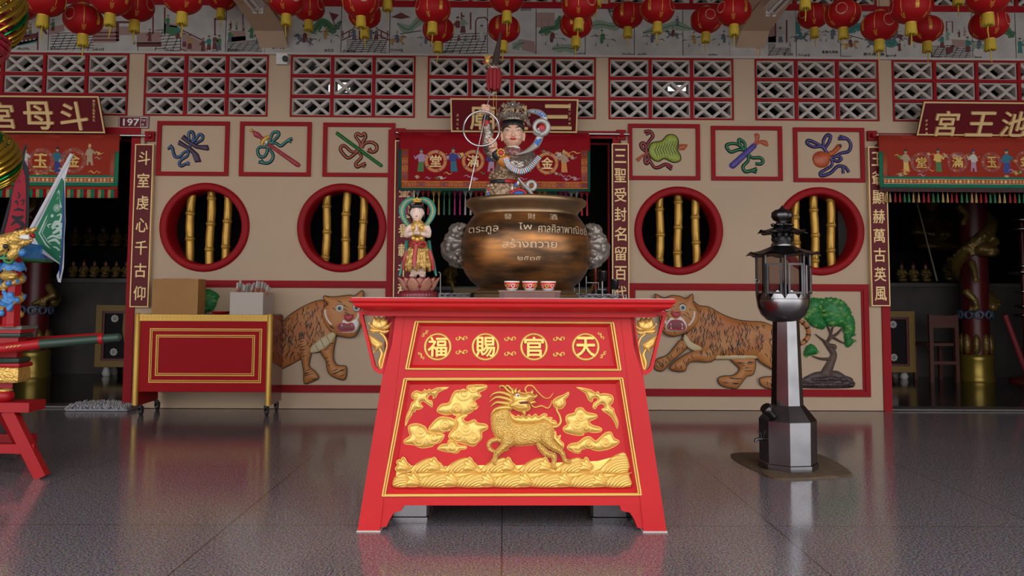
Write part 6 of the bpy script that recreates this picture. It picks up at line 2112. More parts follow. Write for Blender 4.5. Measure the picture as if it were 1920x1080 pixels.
# glass chamber: posts, panes, a framed little door
gl = bpy.data.materials.new('smoked_glass')
gl.use_nodes = True
gp = gl.node_tree.nodes['Principled BSDF']
gp.inputs['Base Color'].default_value = (.62, .55, .52, 1); gp.inputs['Transmission Weight'].default_value = 1.0; gp.inputs['Roughness'].default_value = .05; gp.inputs['IOR'].default_value = 1.1
b = MB(); b.lathe((lx, YL, 0), [(44 * kL / .924, lz(556)), (44 * kL / .924, lz(550)), (30 * kL, lz(550)), (.001, lz(551))], 8, smooth=False, a0=.13, a1=.13 + 2 * PI); b.build('chamber_floor', SD, ml_)
for k in range(8):
    a = .13 - PI / 2 + 2 * PI * k / 8 + PI / 8
    R = 44 * kL / .924
    x, y = lx + R * math.cos(a), YL + R * math.sin(a)
    b = MB(); b.tube([(x, y, lz(556)), (x, y, lz(478))], .008, 6, smooth=False); b.build('chamber_post', SD, ml_)
    a2 = a + PI / 4
    x2, y2 = lx + R * math.cos(a2), YL + R * math.sin(a2)
    b = MB()
    nrm = Vector((math.cos(a + PI / 8), math.sin(a + PI / 8), 0)) * .003
    c4 = [Vector((x, y, lz(553))), Vector((x2, y2, lz(553))), Vector((x2, y2, lz(480))), Vector((x, y, lz(480)))]
    b.hexa([c4[0] - nrm, c4[1] - nrm, c4[1], c4[0]], [c4[3] - nrm, c4[2] - nrm, c4[2], c4[3]]); pane = b.build('glass_pane', gl, ml_)
    if k in (0, 1, 6, 7):
        pl = Plane((x + nrm.x, y + nrm.y, 0), (x2 - x, y2 - y, 0), (0, 0, 1))
        L = math.hypot(x2 - x, y2 - y)
        b = MB(); b.frame(pl, .012, lz(551), L - .012, lz(499 if k in (0, 1) else 495), .012, .004, .012)
        b.build('door_frame', ST if k == 0 else SD, ml_)
b = MB(); b.lathe((lx, YL, lz(550)), [(.03, 0), (.03, .05), (.022, .055), (.0001, .055)], 20); b.tube([(lx, YL, lz(550) + .05), (lx, YL, lz(550) + .075)], .004, 6); b.build('oil_burner', SD, ml_)
for s_ in (-1, 1):
    b = MB(); c = Vector((lx + s_ * 49 * kL, YL, lz(527))); b.tube([c + Vector((.012 * math.cos(a), 0, .012 * math.sin(a))) for a in np.linspace(0, 2 * PI, 16)], .003, 6); b.build('ring_pull', ST, ml_)


def canopy(r0, y0, r1, y1, name, lobes=8):
    b = MB()
    def md(r, z, w, j):
        f = j / 7
        s2 = abs(math.sin(lobes / 2 * (w - .13)))
        return r * (1 + .05 * f * s2), z + f * f * (.012 * (1 - s2) - .002 * s2) + (.008 if f > .9 else 0) * (1 - s2)
    prof = [(r0 * kL + (r1 - r0) * kL * (i / 7), lz(y0) + (lz(y1) - lz(y0)) * (i / 7) ** .9) for i in range(8)]
    b.lathe((lx, YL, 0), prof, 96, mod=md)
    P2 = [(r, z - .004) for r, z in prof]
    b.lathe((lx, YL, 0), P2, 96, mod=md)
    b.build(name, SD, ml_)


canopy(20, 461, 64, 479, 'lower_canopy'); canopy(12, 424, 43, 437, 'upper_canopy')
b = MB(); b.lathe((lx, YL, 0), [(r * kL, lz(y)) for r, y in ((21, 463), (21, 458), (19, 456), (19.5, 436), (17, 434))], 28); b.build('neck', ST, ml_)
for k in range(14):
    a = -PI / 2 + (k // 2 - 3) * .62
    zz_ = lz(449 if k % 2 else 441)
    a += .3 * (k % 2)
    b = MB(); d = Vector((math.cos(a), math.sin(a), 0)); c = Vector((lx, YL, zz_)) + d * (19.3 * kL); b.tube([c, c + d * .003], .012 if k % 2 else .009, 12); b.build('vent_hole', M['black'], ml_)
b = MB()
b.lathe((lx, YL, 0), [(r * kL, lz(y)) for r, y in ((12, 428), (17, 424), (19, 421), (10, 419), (8, 417), (17, 412), (20, 406), (19, 399), (13, 394), (6, 392), (2, 388), (.3, 385))], 36,
        mod=lambda r, z, w, j: (r * (1 + (.05 * math.cos(8 * w) if 4 < j < 9 else .0)), z)); b.build('finial', SD, ml_)
for k in range(8):
    a = 2 * PI * k / 8
    b = MB(); b.ball((lx + 17 * kL * math.cos(a), YL + 17 * kL * math.sin(a), lz(422)), (.018, .018, .010), 8); b.build('finial_petal', SD, ml_)
c = Vector(W(1440, 770, YL - .10)); d = Vector((-.5, -.25, .55)).normalized()
b = MB(); b.tube([c - d * .05, c + d * .012], .022, 14, 0); b.tube([c + d * .008, c + d * .03, c + d * .034], [.033, .033, .026], 20, 0); b.build('filler_cap', SD, ml_)
c = Vector(W(1431, 823, YL)); 
b = MB(); b.tube([c + Vector((.03, 0, 0)), c + Vector((-.03, 0, 0)), c + Vector((-.045, 0, -.004)), c + Vector((-.045, 0, -.02))], .009, 10); tp = b.build('tap', SD, ml_)
b = MB(); b.tube([c + Vector((-.012, 0, .005)), c + Vector((-.012, 0, .028)), c + Vector((-.03, 0, .045))], .006, 8); b.build('tap_handle', SD, tp)
# burlap mats under it
BUR = mat('brown_burlap', (.13, .085, .045, 1), .95, bump=('noise', 160, .8), var=(30, (.08, .05, .03, 1), .8))


def mat_cloth(label, pts, z0, amp):
    P = [W(x, y, 4.8) for x, y in pts]
    Q = []
    for x, y in pts:                                        # the pixel's point on the floor
        d = CAM_R @ Vector(((x - CXP) / F_PX, -(y - CYP) / F_PX, -1.0))
        t_ = (0.004 - CAM.z) / d.z
        q = CAM + d * t_
        Q.append((q.x, q.y))
    b = MB()
    pl = Plane((0, 0, 0), (1, 0, 0), (0, 1, 0)); pl.N = Vector((0, 0, 1))
    b.relief(pl, spl(Q, True, 5), .004, .03, z0, step=.02, fn=lambda u, v: amp * (math.sin(u * 23 + v * 9) + math.sin(v * 31 - u * 7)) * .5, skirt=z0)
    c = np.array(Q).mean(0)
    o = b.build('burlap_mat', BUR)
    tag(o, label, 'mat', 'burlap mats under the metal lantern')
    return o


mat_cloth('flat brown burlap mat under the metal lantern, its left corner bare', [(1370, 852), (1420, 848), (1530, 850), (1598, 889), (1540, 895), (1455, 893), (1400, 875)], .004, .001)
mat_cloth('folded brown burlap strip bunched in front of the metal lantern base', [(1424, 880), (1450, 885), (1520, 887), (1570, 884), (1592, 892), (1480, 899), (1440, 894)], .010, .006)

# ------------------------------------------------------------------ white fluffy door mat
b = MB()
p0, p1 = W(126, 768, 7.08), W(246, 768, 7.08)
rn = random.Random(9)
for i in range(1500):
    x, y = rn.uniform(p0.x, p1.x - .03), rn.uniform(7.05, 7.4)
    r = rn.uniform(.010, .018)
    z = .018 + .030 * rn.random()
    b.add([(x - r, y, z - r * .4), (x + r * .6, y - r, z - r * .3), (x + r * .4, y + r, z - r * .3), (x + rn.uniform(-.8, .8) * r, y + rn.uniform(-.8, .8) * r, z + r)], [(0, 1, 3), (1, 2, 3), (2, 0, 3)], 0)
dm = thing('door_mat', 'fluffy pale grey mat lying on the left hall threshold', 'mat', ((p0.x + p1.x) / 2, 7.2, 0))
pile = b.build('pile', mat('pale_grey_pile', (.42, .41, .43, 1), .95), dm); pile['kind'] = 'stuff'
b = MB(); b.box((p0.x, 7.05, 0.004), (p1.x - .02, 7.4, .02)); b.build('backing', mat('mat_backing', (.3, .29, .31, 1), .9), dm)
# ------------------------------------------------------------------ embroidered door banners
def noise_fold(seed, amp):
    r = random.Random(seed)
    ph = [r.uniform(0, 6) for _ in range(4)]
    return lambda u, v: amp * (.5 * math.sin(u * 17 + ph[0] + v * 1.5) + .35 * math.sin(u * 31 + ph[1]) + .2 * math.sin(u * 53 + ph[2] - v * 3))


CLOTH_C = mat('crimson_banner_cloth', (.26, .004, .010, 1), .75, spec=.15)
CLOTH_O = mat('faded_vermilion_banner_cloth', (.30, .030, .016, 1), .75, spec=.15)
CLOTH_G = mat('bottle_green_cloth', (.008, .075, .055, 1), .75, spec=.15)
CLOTH_G2 = mat('leaf_green_cloth', (.015, .16, .085, 1), .75, spec=.15)
EMB_O = mat('orange_embroidery', (.62, .23, .045, 1), .6)
EMB_D = mat('rust_embroidery', (.33, .055, .02, 1), .6)
EMB_Y = mat('yellow_gold_embroidery', (.62, .40, .10, 1), .5, metal=.2)
EMB_P = mat('lilac_embroidery', (.40, .24, .36, 1), .6)
EMB_B = mat('royal_blue_embroidery', (.02, .035, .22, 1), .6)
EMB_T = mat('teal_embroidery', (.01, .13, .20, 1), .6)
EMB_S = mat('sand_embroidery', (.40, .28, .17, 1), .6)
EMB_W = mat('white_embroidery', (.55, .5, .46, 1), .6)
EMB_G = mat('grass_green_embroidery', (.06, .17, .04, 1), .6)


def cloth(b, pl, u0, v0, u1, v1, h=0.0, mi=0, nu=60, nv=6, t=.003):
    vs, fs = [], []
    for k in (0, 1):
        for j in range(nv + 1):
            for i in range(nu + 1):
                vs.append(pl(u0 + (u1 - u0) * i / nu, v0 + (v1 - v0) * j / nv, h - k * t))
    m_ = nu + 1
    o = m_ * (nv + 1)
    for j in range(nv):
        for i in range(nu):
            q = (j * m_ + i, j * m_ + i + 1, (j + 1) * m_ + i + 1, (j + 1) * m_ + i)
            fs += [q, tuple(o + x for x in q[::-1])]
    for i in range(nu):
        fs += [(i, i + 1, o + i + 1, o + i), (nv * m_ + i, nv * m_ + i + 1, o + nv * m_ + i + 1, o + nv * m_ + i)]
    for j in range(nv):
        fs += [(j * m_, (j + 1) * m_, o + (j + 1) * m_, o + j * m_), (j * m_ + nu, (j + 1) * m_ + nu, o + (j + 1) * m_ + nu, o + j * m_ + nu)]
    b.add(vs, fs, mi, True)


def meander(b, pl, u, v, w, h, mi, vert=False, flip=1):
    pts = [(-.46, -.42), (-.46, .42), (.42, .42), (.42, -.25), (-.15, -.25), (-.15, .12), (.16, .12), (.16, -.02)]
    q = [(u + flip * a * w, v + c * h) for a, c in pts]
    b.stroke(pl, q, min(w, h) * .19, .003, .004, mi, seg=2, smooth=False)


def flower(b, pl, u, v, r, mi, mi2):
    for k in range(6):
        a = k * PI / 3
        b.relief(pl, circle((u + r * .6 * math.cos(a), v + r * .6 * math.sin(a)), r * .36, 8), .003, None, .002, mi, step=r)
    b.relief(pl, circle((u, v), r * .35, 8), .004, None, .004, mi2, step=r)


def figure(b, pl, u, v, h, cols, rn):
    """A small embroidered robed figure, standing: robe, sleeves, sash, head, cap."""
    robe, skirt, head, hat = cols
    lean = rn.uniform(-.04, .04) * h
    b.relief(pl, [(u - .13 * h, v), (u + .15 * h, v), (u + .11 * h + lean, v + .46 * h), (u - .10 * h + lean, v + .46 * h)], .004, None, .001, skirt, step=h / 7)
    b.relief(pl, [(u - .11 * h + lean, v + .42 * h), (u + .12 * h + lean, v + .42 * h), (u + .15 * h + lean, v + .70 * h), (u + .05 * h + lean, v + .79 * h), (u - .07 * h + lean, v + .78 * h), (u - .15 * h + lean, v + .68 * h)], .005, None, .002, robe, step=h / 7)
    s = rn.choice((-1, 1))
    b.stroke(pl, [(u + lean + s * .10 * h, v + .70 * h), (u + s * .22 * h, v + .56 * h), (u + s * .27 * h, v + .68 * h)], [.10 * h, .11 * h, .05 * h], .005, .002, robe, seg=2)
    b.stroke(pl, [(u + lean - s * .10 * h, v + .68 * h), (u - s * .18 * h, v + .50 * h), (u - s * .06 * h, v + .47 * h)], [.09 * h, .10 * h, .05 * h], .005, .003, robe, seg=2)
    b.relief(pl, circle((u + lean, v + .865 * h), .065 * h, 10), .005, None, .002, head, step=h / 10)
    b.relief(pl, [(u + lean - .07 * h, v + .90 * h), (u + lean + .07 * h, v + .90 * h), (u + lean + .03 * h, v + h), (u + lean - .03 * h, v + h)], .004, None, .003, hat, step=h / 8)


def banner(label, xl, yt, xr, yb, chars, style, figs, tassel, seed, hem_h):
    Yb = YW - .085
    pl = Plane((0, Yb, 0), (1, 0, 0), (0, 0, 1), warp=noise_fold(seed, .010 if style else .007))
    u0, v0, u1, v1 = R4(xl, yt, xr, yb, pl)
    t = thing('door_banner', label, 'banner', ((u0 + u1) / 2, Yb, v1), group='embroidered banners over the hall doors')
    field_m = CLOTH_C if style == 0 else CLOTH_O
    b = MB(); cloth(b, pl, u0, v0, u1, v1, nu=90); b.build('cloth', field_m, t)
    b = MB(); b.tube([(u0 + .01, YW - .06, v1 - .008), (u1 - .01, YW - .06, v1 - .008)], .026, 12); b.build('rod_sleeve', field_m, t)
    H = v1 - v0
    g = .024 if style == 0 else .034
    top = v1 - .145
    green = CLOTH_G if style == 0 else CLOTH_G2
    ol, orr = (u0, u1)
    b = MB(); cloth(b, pl, ol, v0, orr, v0 + g, .003, nu=90, nv=1); b.build('hem', green, t)
    for a, c, vis in ((ol, ol + g, xl > -50), (orr - g, orr, xr < 1950)):
        if vis:
            b = MB(); cloth(b, pl, a, v0, c, top, .003, nu=3); b.build('side_binding', green, t)
    # patterned border strip: along the foot and up both sides
    bw = .062 if style == 0 else .045
    b = MB()
    segs = [(ol + g, v0 + g, orr - g, v0 + g + bw)]
    if xl > -50: segs.append((ol + g, v0 + g, ol + g + bw, top))
    if xr < 1950: segs.append((orr - g - bw, v0 + g, orr - g, top))
    for s_ in segs:
        cloth(b, pl, *s_, .004, 0, nu=60 if s_[2] - s_[0] > .3 else 4, nv=2)
    if style == 0:
        n = int((orr - ol - 2 * g) / (bw * 1.12))
        for i in range(n):
            u = ol + g + (i + .5) * (orr - ol - 2 * g) / n
            if i % 3 == 2: flower(b, pl, u, v0 + g + bw / 2, bw * .42, 2, 3)
            else: meander(b, pl, u, v0 + g + bw / 2, bw * .95, bw * .74, 1, flip=1 if i % 3 else -1)
        for side in (ol + g + bw / 2, orr - g - bw / 2):
            n2 = int((top - v0 - g - bw) / (bw * 1.12))
            for i in range(n2):
                v = v0 + g + bw + (i + .5) * (top - v0 - g - bw) / n2
                if i % 3 == 0: flower(b, pl, side, v, bw * .42, 2, 3)
                else: meander(b, pl, side, v, bw * .8, bw * .95, 1)
        for v in (v0 + g + .003, v0 + g + bw - .003):
            b.stroke(pl, [(u, v) for u in np.linspace(ol + g, orr - g, 60)], .006, .003, .004, 1, seg=2)
    else:
        n = int((orr - ol) / .035)
        for i in range(n):
            u = ol + g + (i + .5) * (orr - ol - 2 * g) / n
            b.relief(pl, circle((u, v0 + g + bw / 2), .012, 8, ry=.015), .003, None, .004, 4 if i % 3 else 1, step=.02)
        for v in (v0 + g + .002, v0 + g + bw - .002):
            b.stroke(pl, [(u, v) for u in np.linspace(ol + g, orr - g, 60)], .005, .003, .004, 5, seg=2)
    b.build('border', [EMB_D, EMB_O, EMB_P, EMB_B, EMB_Y, EMB_W], t)
    if style:
        b = MB(); b.stroke(pl, [(u, v0 + g + bw + .010) for u in np.linspace(ol + g, orr - g, 80)], .022, .003, .003, 0, seg=2); b.build('inner_binding', green, t)
    # roundels with characters, figures between them
    for c, x, y, r in chars:
        u, v = pl.px(x, y)
        r = r * YW / F_PX
        b = MB()
        q = circle((u, v), r * .86, 36)
        b.stroke(pl, q + q[:2], r * .26, .004, .001, 0 if style == 0 else 1, seg=2)
        q2 = circle((u, v), r, 36); b.stroke(pl, q2 + q2[:2], .006, .003, .002, 1, seg=2)
        q2 = circle((u, v), r * .70, 36); b.stroke(pl, q2 + q2[:2], .006, .003, .002, 1, seg=2)
        for k in range(10):
            a = k * PI / 5
            b.relief(pl, circle((u + r * .86 * math.cos(a), v + r * .86 * math.sin(a)), .008, 6), .003, None, .004, 2 if k % 2 else 3, step=.02)
        ro = b.build('roundel', [EMB_O, EMB_D, EMB_P, EMB_B], t)
        b = MB(); b.text(pl, c, u, v, r * 1.02, .002, .008, bold=.02, squash=r * 1.0); b.build('character', EMB_Y if style else M['gold_text'], ro)
    rn = random.Random(seed)
    pal = [EMB_B, EMB_T, EMB_S, EMB_W, EMB_P, EMB_G, EMB_O, M['black'], EMB_Y]
    for x, y, h, cols in figs:
        u, v = pl.px(x, y)
        b = MB(); figure(b, pl, u, v, h * YW / F_PX, cols, rn); b.build('embroidered_figure', pal, t)
    # flower sprays and clouds sewn around
    b = MB()
    lo, hi = (v0 + g + bw + .02), top - .01
    for i in range(46):
        u = rn.uniform(u0 + g + bw + .05, u1 - g - bw - .05)
        v = rn.choice((rn.uniform(lo, lo + .06), rn.uniform(hi - .07, hi)))
        ci = rn.choice((4, 5, 6, 3, 8, 2))
        w = rn.uniform(.02, .05)
        b.stroke(pl, spl([(u - w, v), (u - w * .3, v + .012), (u + w * .3, v - .006), (u + w, v + .006)], n=3), [.003, .011, .004], .003, .001, ci, seg=2)
        if i % 2: flower(b, pl, u, v, rn.uniform(.012, .022), ci, 8)
    b.build('flower_sprays', pal, t)
    # fringe
    if tassel == 'net':
        z1 = v0
        cols = [mat('magenta_tassel_silk', (.30, .012, .10, 1), .7), mat('silver_tassel_silk', (.36, .33, .33, 1), .7), mat('scarlet_tassel_silk', (.42, .012, .012, 1), .7), mat('yellow_tassel_silk', (.42, .28, .04, 1), .7), mat('green_tassel_silk', (.02, .12, .06, 1), .7)]
        n = 36
        for i in range(n):
            u = u0 + .03 + (u1 - u0 - .06) * i / (n - 1)
            m_ = cols[(i // 2) % 5]
            b = MB()
            dz = .07
            for sx in (-1, 1):
                for k in range(3):
                    b.tube([pl(u + sx * (.022 - .014 * k), z1, 0), pl(u - sx * .004, z1 - dz + .02 * k, 0)], .0012, 4)
            b.tube([pl(u, z1 - dz + .01, 0), pl(u, z1 - dz - .03, 0), pl(u, z1 - dz - .06, 0), pl(u, z1 - dz - .15, 0)], [.003, .0075, .007, .010], 7)
            b.build('tassel', m_, t)
    elif tassel == 'striped':
        b = MB(); cloth(b, pl, u0, v0 - .030, u1 - .004, v0 - .002, -.002, 0, nu=60, nv=1); b.build('fringe_heading', field_m, t)
        cols = [CLOTH_C, mat('tan_fringe', (.32, .22, .08, 1), .8), CLOTH_G2]
        n = int((u1 - u0) / .030)
        for i in range(n):
            ua = u0 + (u1 - u0) * i / n
            b = MB(); cloth(b, pl, ua, v0 - .105, ua + (u1 - u0) / n * 1.02, v0 - .028, 0, 0, nu=2, nv=2); b.build('fringe', cols[i % 3], t)
    else:
        b = MB()
        for k in range(3):
            b.tube([pl(u, v0 - .008 - k * .012, 0) for u in np.linspace(u0, u1, 60)], .0065, 6)
        b.build('braid', mat('purple_brown_braid', (.08, .03, .035, 1), .8), t)
        cols = [mat('tan_tassel', (.42, .25, .09, 1), .8), mat('red_tassel', (.32, .012, .015, 1), .8), mat('green_tassel', (.02, .16, .05, 1), .8)]
        n = int((u1 - u0) / .0445)
        for i in range(n):
            u = u0 + .05 + (u1 - u0 - .05) * i / n
            b = MB(); b.tube([pl(u, v0 - .03, 0), pl(u, v0 - .055, 0), pl(u, v0 - .062, 0), pl(u, v0 - .135, 0)], [.001, .001, .006, .0125], 7); b.build('tassel', cols[(i // 2) % 3], t)
    return t


banner('orange red door banner with two gold characters behind the green flag', -280, 253, 223, 348,
       [('金', 138, 301, 24), ('玉', 77, 302, 24), ('滿', 15, 302, 24), ('堂', -47, 302, 24)], 1,
       [(107, 322, 47, (1, 0, 2, 7)), (168, 310, 40, (2, 2, 2, 8)), (46, 318, 40, (3, 4, 2, 7)), (-15, 318, 40, (1, 2, 2, 7))], 'striped', 1, 0)
banner('crimson door banner with key pattern border behind the tall statue', 748, 251, 1107, 358,
       [('堂', 817, 302, 21), ('滿', 887, 302, 21), ('玉', 957, 302, 21), ('金', 1026, 306, 21)], 0,
       [(788, 322, 44, (4, 5, 2, 7)), (851, 322, 46, (0, 1, 2, 7)), (920, 322, 44, (0, 4, 2, 7)), (1058, 323, 42, (2, 6, 2, 8)), (990, 322, 42, (1, 4, 2, 7))], 'net', 2, 0)
banner('orange red door banner with green hem and short tassels over right hall door', 1648, 257, 2140, 353,
       [('堂', 1727, 305, 19), ('滿', 1795, 304, 19), ('玉', 1859, 304, 19), ('金', 1922, 302, 19), ('吉', 1990, 302, 19)], 1,
       [(1700, 322, 43, (2, 8, 2, 7)), (1760, 322, 44, (8, 5, 2, 7)), (1825, 322, 42, (3, 4, 2, 0)), (1887, 325, 46, (1, 0, 2, 7)), (1955, 322, 42, (1, 3, 2, 7))], 'short', 3, 0)

# ------------------------------------------------------------------ painted tile bands above the vents
TILE = mat('white_glazed_painted_tile', (.43, .41, .39, 1), .55, spec=.25, var=(9, (.34, .32, .31, 1), .8))
MUR = [TILE, mat('mural_black_line', (.02, .02, .02, 1), .6), mat('mural_maroon', (.10, .012, .012, 1), .6), mat('mural_pink_brown', (.28, .17, .15, 1), .6), mat('mural_teal', (.02, .14, .13, 1), .6),
       mat('mural_green', (.035, .13, .05, 1), .6), mat('mural_ochre', (.30, .18, .05, 1), .6), mat('mural_slate', (.07, .085, .11, 1), .6), mat('mural_flesh', (.36, .25, .19, 1), .6), mat('mural_pale_green', (.17, .24, .17, 1), .6), mat('mural_grey_white', (.36, .35, .33, 1), .6)]
kW = YW / F_PX


def person(b, u, v, h, c1, c2, rn):
    s = rn.choice((-1, 1))
    b.prism(WALL, [(u - .16 * h, v), (u + .16 * h, v), (u + .10 * h, v + .5 * h), (u - .1 * h, v + .5 * h)], .006, .0075, c2)
    b.prism(WALL, [(u - .12 * h, v + .38 * h), (u + .12 * h, v + .38 * h), (u + .14 * h, v + .72 * h), (u, v + .8 * h), (u - .14 * h, v + .72 * h)], .006, .0080, c1)
    b.prism(WALL, [(u + s * .1 * h, v + .72 * h), (u + s * .3 * h, v + .5 * h), (u + s * .22 * h, v + .44 * h), (u + s * .06 * h, v + .6 * h)], .006, .0083, c1)
    b.prism(WALL, circle((u, v + .87 * h), .07 * h, 8), .006, .0080, 8)
    b.prism(WALL, [(u - .1 * h, v + .91 * h), (u + .1 * h, v + .91 * h), (u + .05 * h, v + h), (u - .05 * h, v + h)], .006, .0085, 1)


def horse(b, u, v, L, s, c, rc, rn):
    P = [(-.5, .34), (-.3, .42), (.1, .40), (.3, .46), (.48, .66), (.56, .62), (.66, .50), (.60, .46), (.50, .48), (.40, .30), (.34, .22), (.5, .12), (.56, -.02), (.50, -.02), (.42, .08), (.24, .18), (-.1, .16), (-.24, .10), (-.40, .0), (-.46, -.06), (-.50, -.02), (-.36, .14), (-.44, .24)]
    b.prism(WALL, [(u + s * a * L, v + d * L) for a, d in P], .006, .0075, c)
    for q in ([(.30, .2), (.42, .06), (.36, -.04)], [(-.30, .14), (-.26, .0), (-.34, -.08)], [(-.5, .36), (-.64, .34), (-.74, .22)], [(.42, .64), (.30, .50)]):
        b.stroke(WALL, [(u + s * a * L, v + d * L) for a, d in q], [.06 * L, .05 * L, .03 * L], .002, .006, 1, seg=2)
    b.prism(WALL, [(u + s * a * L, v + d * L) for a, d in ((-.14, .36), (.14, .34), (.12, .62), (.04, .72), (-.10, .66))], .006, .0085, rc)
    b.prism(WALL, [(u + s * a * L, v + d * L) for a, d in ((-.02, .12), (.14, .12), (.16, .40), (-.06, .40))], .006, .0082, rc)
    b.prism(WALL, circle((u + s * .04 * L, v + .80 * L), .06 * L, 8), .006, .0085, 8)
    b.prism(WALL, [(u + s * a * L, v + d * L) for a, d in ((-.04, .84), (.12, .84), (.06, .94))], .006, .0088, 1)
    b.stroke(WALL, [(u - s * .3 * L, v + .60 * L), (u + s * .7 * L, v + .52 * L)], .025 * L, .002, .0085, 1, seg=2)
    b.stroke(WALL, [(u + s * (-.5) * L, v + .35 * L), (u + s * .1 * L, v + .41 * L), (u + s * .45 * L, v + .65 * L), (u + s * .64 * L, v + .5 * L)], .014 * L, .002, .0076, 1, seg=2)


def paving(b, x0, y0, x1, y1, sk=.6):
    """Tilted grid of paving lines between pixel corners."""
    (ua, va), (ub, vb) = WALL.px(x0, y1), WALL.px(x1, y0)
    n = 7
    for i in range(n + 1):
        v = va + (vb - va) * i / n
        b.stroke(WALL, [(ua, v), (ub, v + .03 * sk)], .006, .001, .006, 1, seg=1)
    m_ = int((ub - ua) / .06)
    for i in range(m_):
        u = ua + (ub - ua) * i / m_
        b.stroke(WALL, [(u, va), (min(u + .12 * sk, ub), vb)], .006, .001, .006, 1, seg=1)


def quad(b, pts, c, h=.0072):
    b.prism(WALL, [WALL.px(x, y) for x, y in pts], .006, h, c)


def line(b, pts, c=1, w=.006):
    b.stroke(WALL, [WALL.px(x, y) for x, y in pts], w, .0015, .006, c, seg=2)


def hills(b, pts, c):
    q = spl([WALL.px(x, y) for x, y in pts], n=4)
    b.stroke(WALL, q, [.02, .09, .06, .09, .02], .001, .006, c, seg=2)
    b.stroke(WALL, q, .006, .0015, .007, 1, seg=2)


def mural(label, x0, x1, seams, paint, caps):
    ua, ub = WALL.px(x0, 55)[0], WALL.px(x1, 55)[0]
    v0, v1 = Z1G + .02, ZUP - .045
    t = thing('painted_tile_band', label, 'mural', ((ua + ub) / 2, YW, v0), group='painted tile bands above the vent blocks')
    b = MB(); b.rect(WALL, ua, v0, ub, v1, .001, .006, 0)
    for s_ in seams:
        u = WALL.px(s_, 60)[0]
        b.stroke(WALL, [(u, v0 + .005), (u, v1 - .005)], .006, .001, .006, 1, seg=1)
    paint(b)
    b.build('painted_tiles', MUR, t)
    for body, x, y, w in caps:
        b = MB(); u, v = WALL.px(x, y); b.text(WALL, body, u, v, .026 if len(body) > 2 else .05, .006, .0085, bold=.02, squash=w * kW); b.build('caption', MUR[1], t)
    return t


def paint_left(b):
    rn = random.Random(1)
    quad(b, [(8, 76), (70, 62), (72, 76), (8, 92)], 2); quad(b, [(8, 84), (70, 74), (70, 80), (8, 91)], 4); quad(b, [(8, 70), (60, 58), (62, 66), (8, 78)], 3)
    for i in range(8): b.prism(WALL, circle(WALL.px(13 + i * 7.4, 83 - i * 1.3), .009, 8), .006, .0085, 10)
    quad(b, [(70, 60), (73, 60), (73, 100), (70, 100)], 2)
    quad(b, [(93, 52), (120, 46), (122, 58), (93, 66)], 3); quad(b, [(73, 40), (90, 62), (88, 66), (72, 48)], 2)
    paving(b, 95, 64, 178, 98)
    for i in range(3): quad(b, [(174 + i, 60 + i * 7), (222 + i, 60 + i * 7), (222 + i, 63 + i * 7), (174 + i, 63 + i * 7)], 2)
    quad(b, [(176, 54), (220, 54), (220, 80), (174, 80)], 3, .0068)
    quad(b, [(218, 40), (262, 40), (262, 44), (224, 44), (224, 78), (218, 78)], 2); quad(b, [(224, 50), (258, 50), (258, 66), (224, 66)], 3)
    quad(b, [(257, 62), (300, 60), (303, 82), (257, 82)], 3); quad(b, [(257, 80), (303, 80), (303, 88), (257, 88)], 2)
    p = WALL.px(281, 78); person(b, p[0], p[1], 24 * kW, 2, 2, rn)
    quad(b, [(286, 12), (289, 12), (289, 64), (286, 64)], 2); quad(b, [(308, 14), (311, 14), (311, 66), (308, 66)], 2); quad(b, [(308, 46), (336, 50), (336, 70), (308, 62)], 5)
    quad(b, [(308, 44), (334, 46), (334, 52), (308, 50)], 3)
    line(b, [(340, 56), (384, 78)], 2, .012); line(b, [(340, 92), (368, 104)], 2, .012); quad(b, [(342, 60), (382, 80), (392, 100), (360, 98), (342, 90)], 3, .0066)
    for x, y, h, a in ((315, 52, 24, 5), (334, 72, 26, 4), (346, 88, 26, 3), (356, 92, 28, 6), (381, 97, 26, 2), (392, 94, 28, 4), (403, 93, 30, 2), (411, 95, 30, 5), (431, 80, 26, 5), (433, 54, 14, 2), (444, 56, 14, 6), (457, 58, 14, 3), (472, 72, 26, 5), (484, 82, 28, 2), (494, 82, 28, 5), (100, 58, 22, 5), (190, 52, 22, 7), (47, 66, 26, 4), (57, 66, 22, 6)):
        p = WALL.px(x, y); person(b, p[0], p[1], h * kW, a, rn.choice((a, 2, 7)), rn)
    quad(b, [(433, 58), (460, 58), (462, 78), (434, 80)], 3); quad(b, [(432, 70), (461, 68), (461, 76), (434, 79)], 2)
    quad(b, [(402, 36), (405, 36), (405, 66), (402, 66)], 2); quad(b, [(402, 34), (424, 34), (424, 38), (402, 38)], 2)
    quad(b, [(455, 26), (457, 26), (457, 48), (455, 48)], 2); quad(b, [(472, 28), (475, 28), (475, 60), (472, 60)], 2)
    paving(b, 290, 58, 340, 98); paving(b, 425, 80, 492, 100)


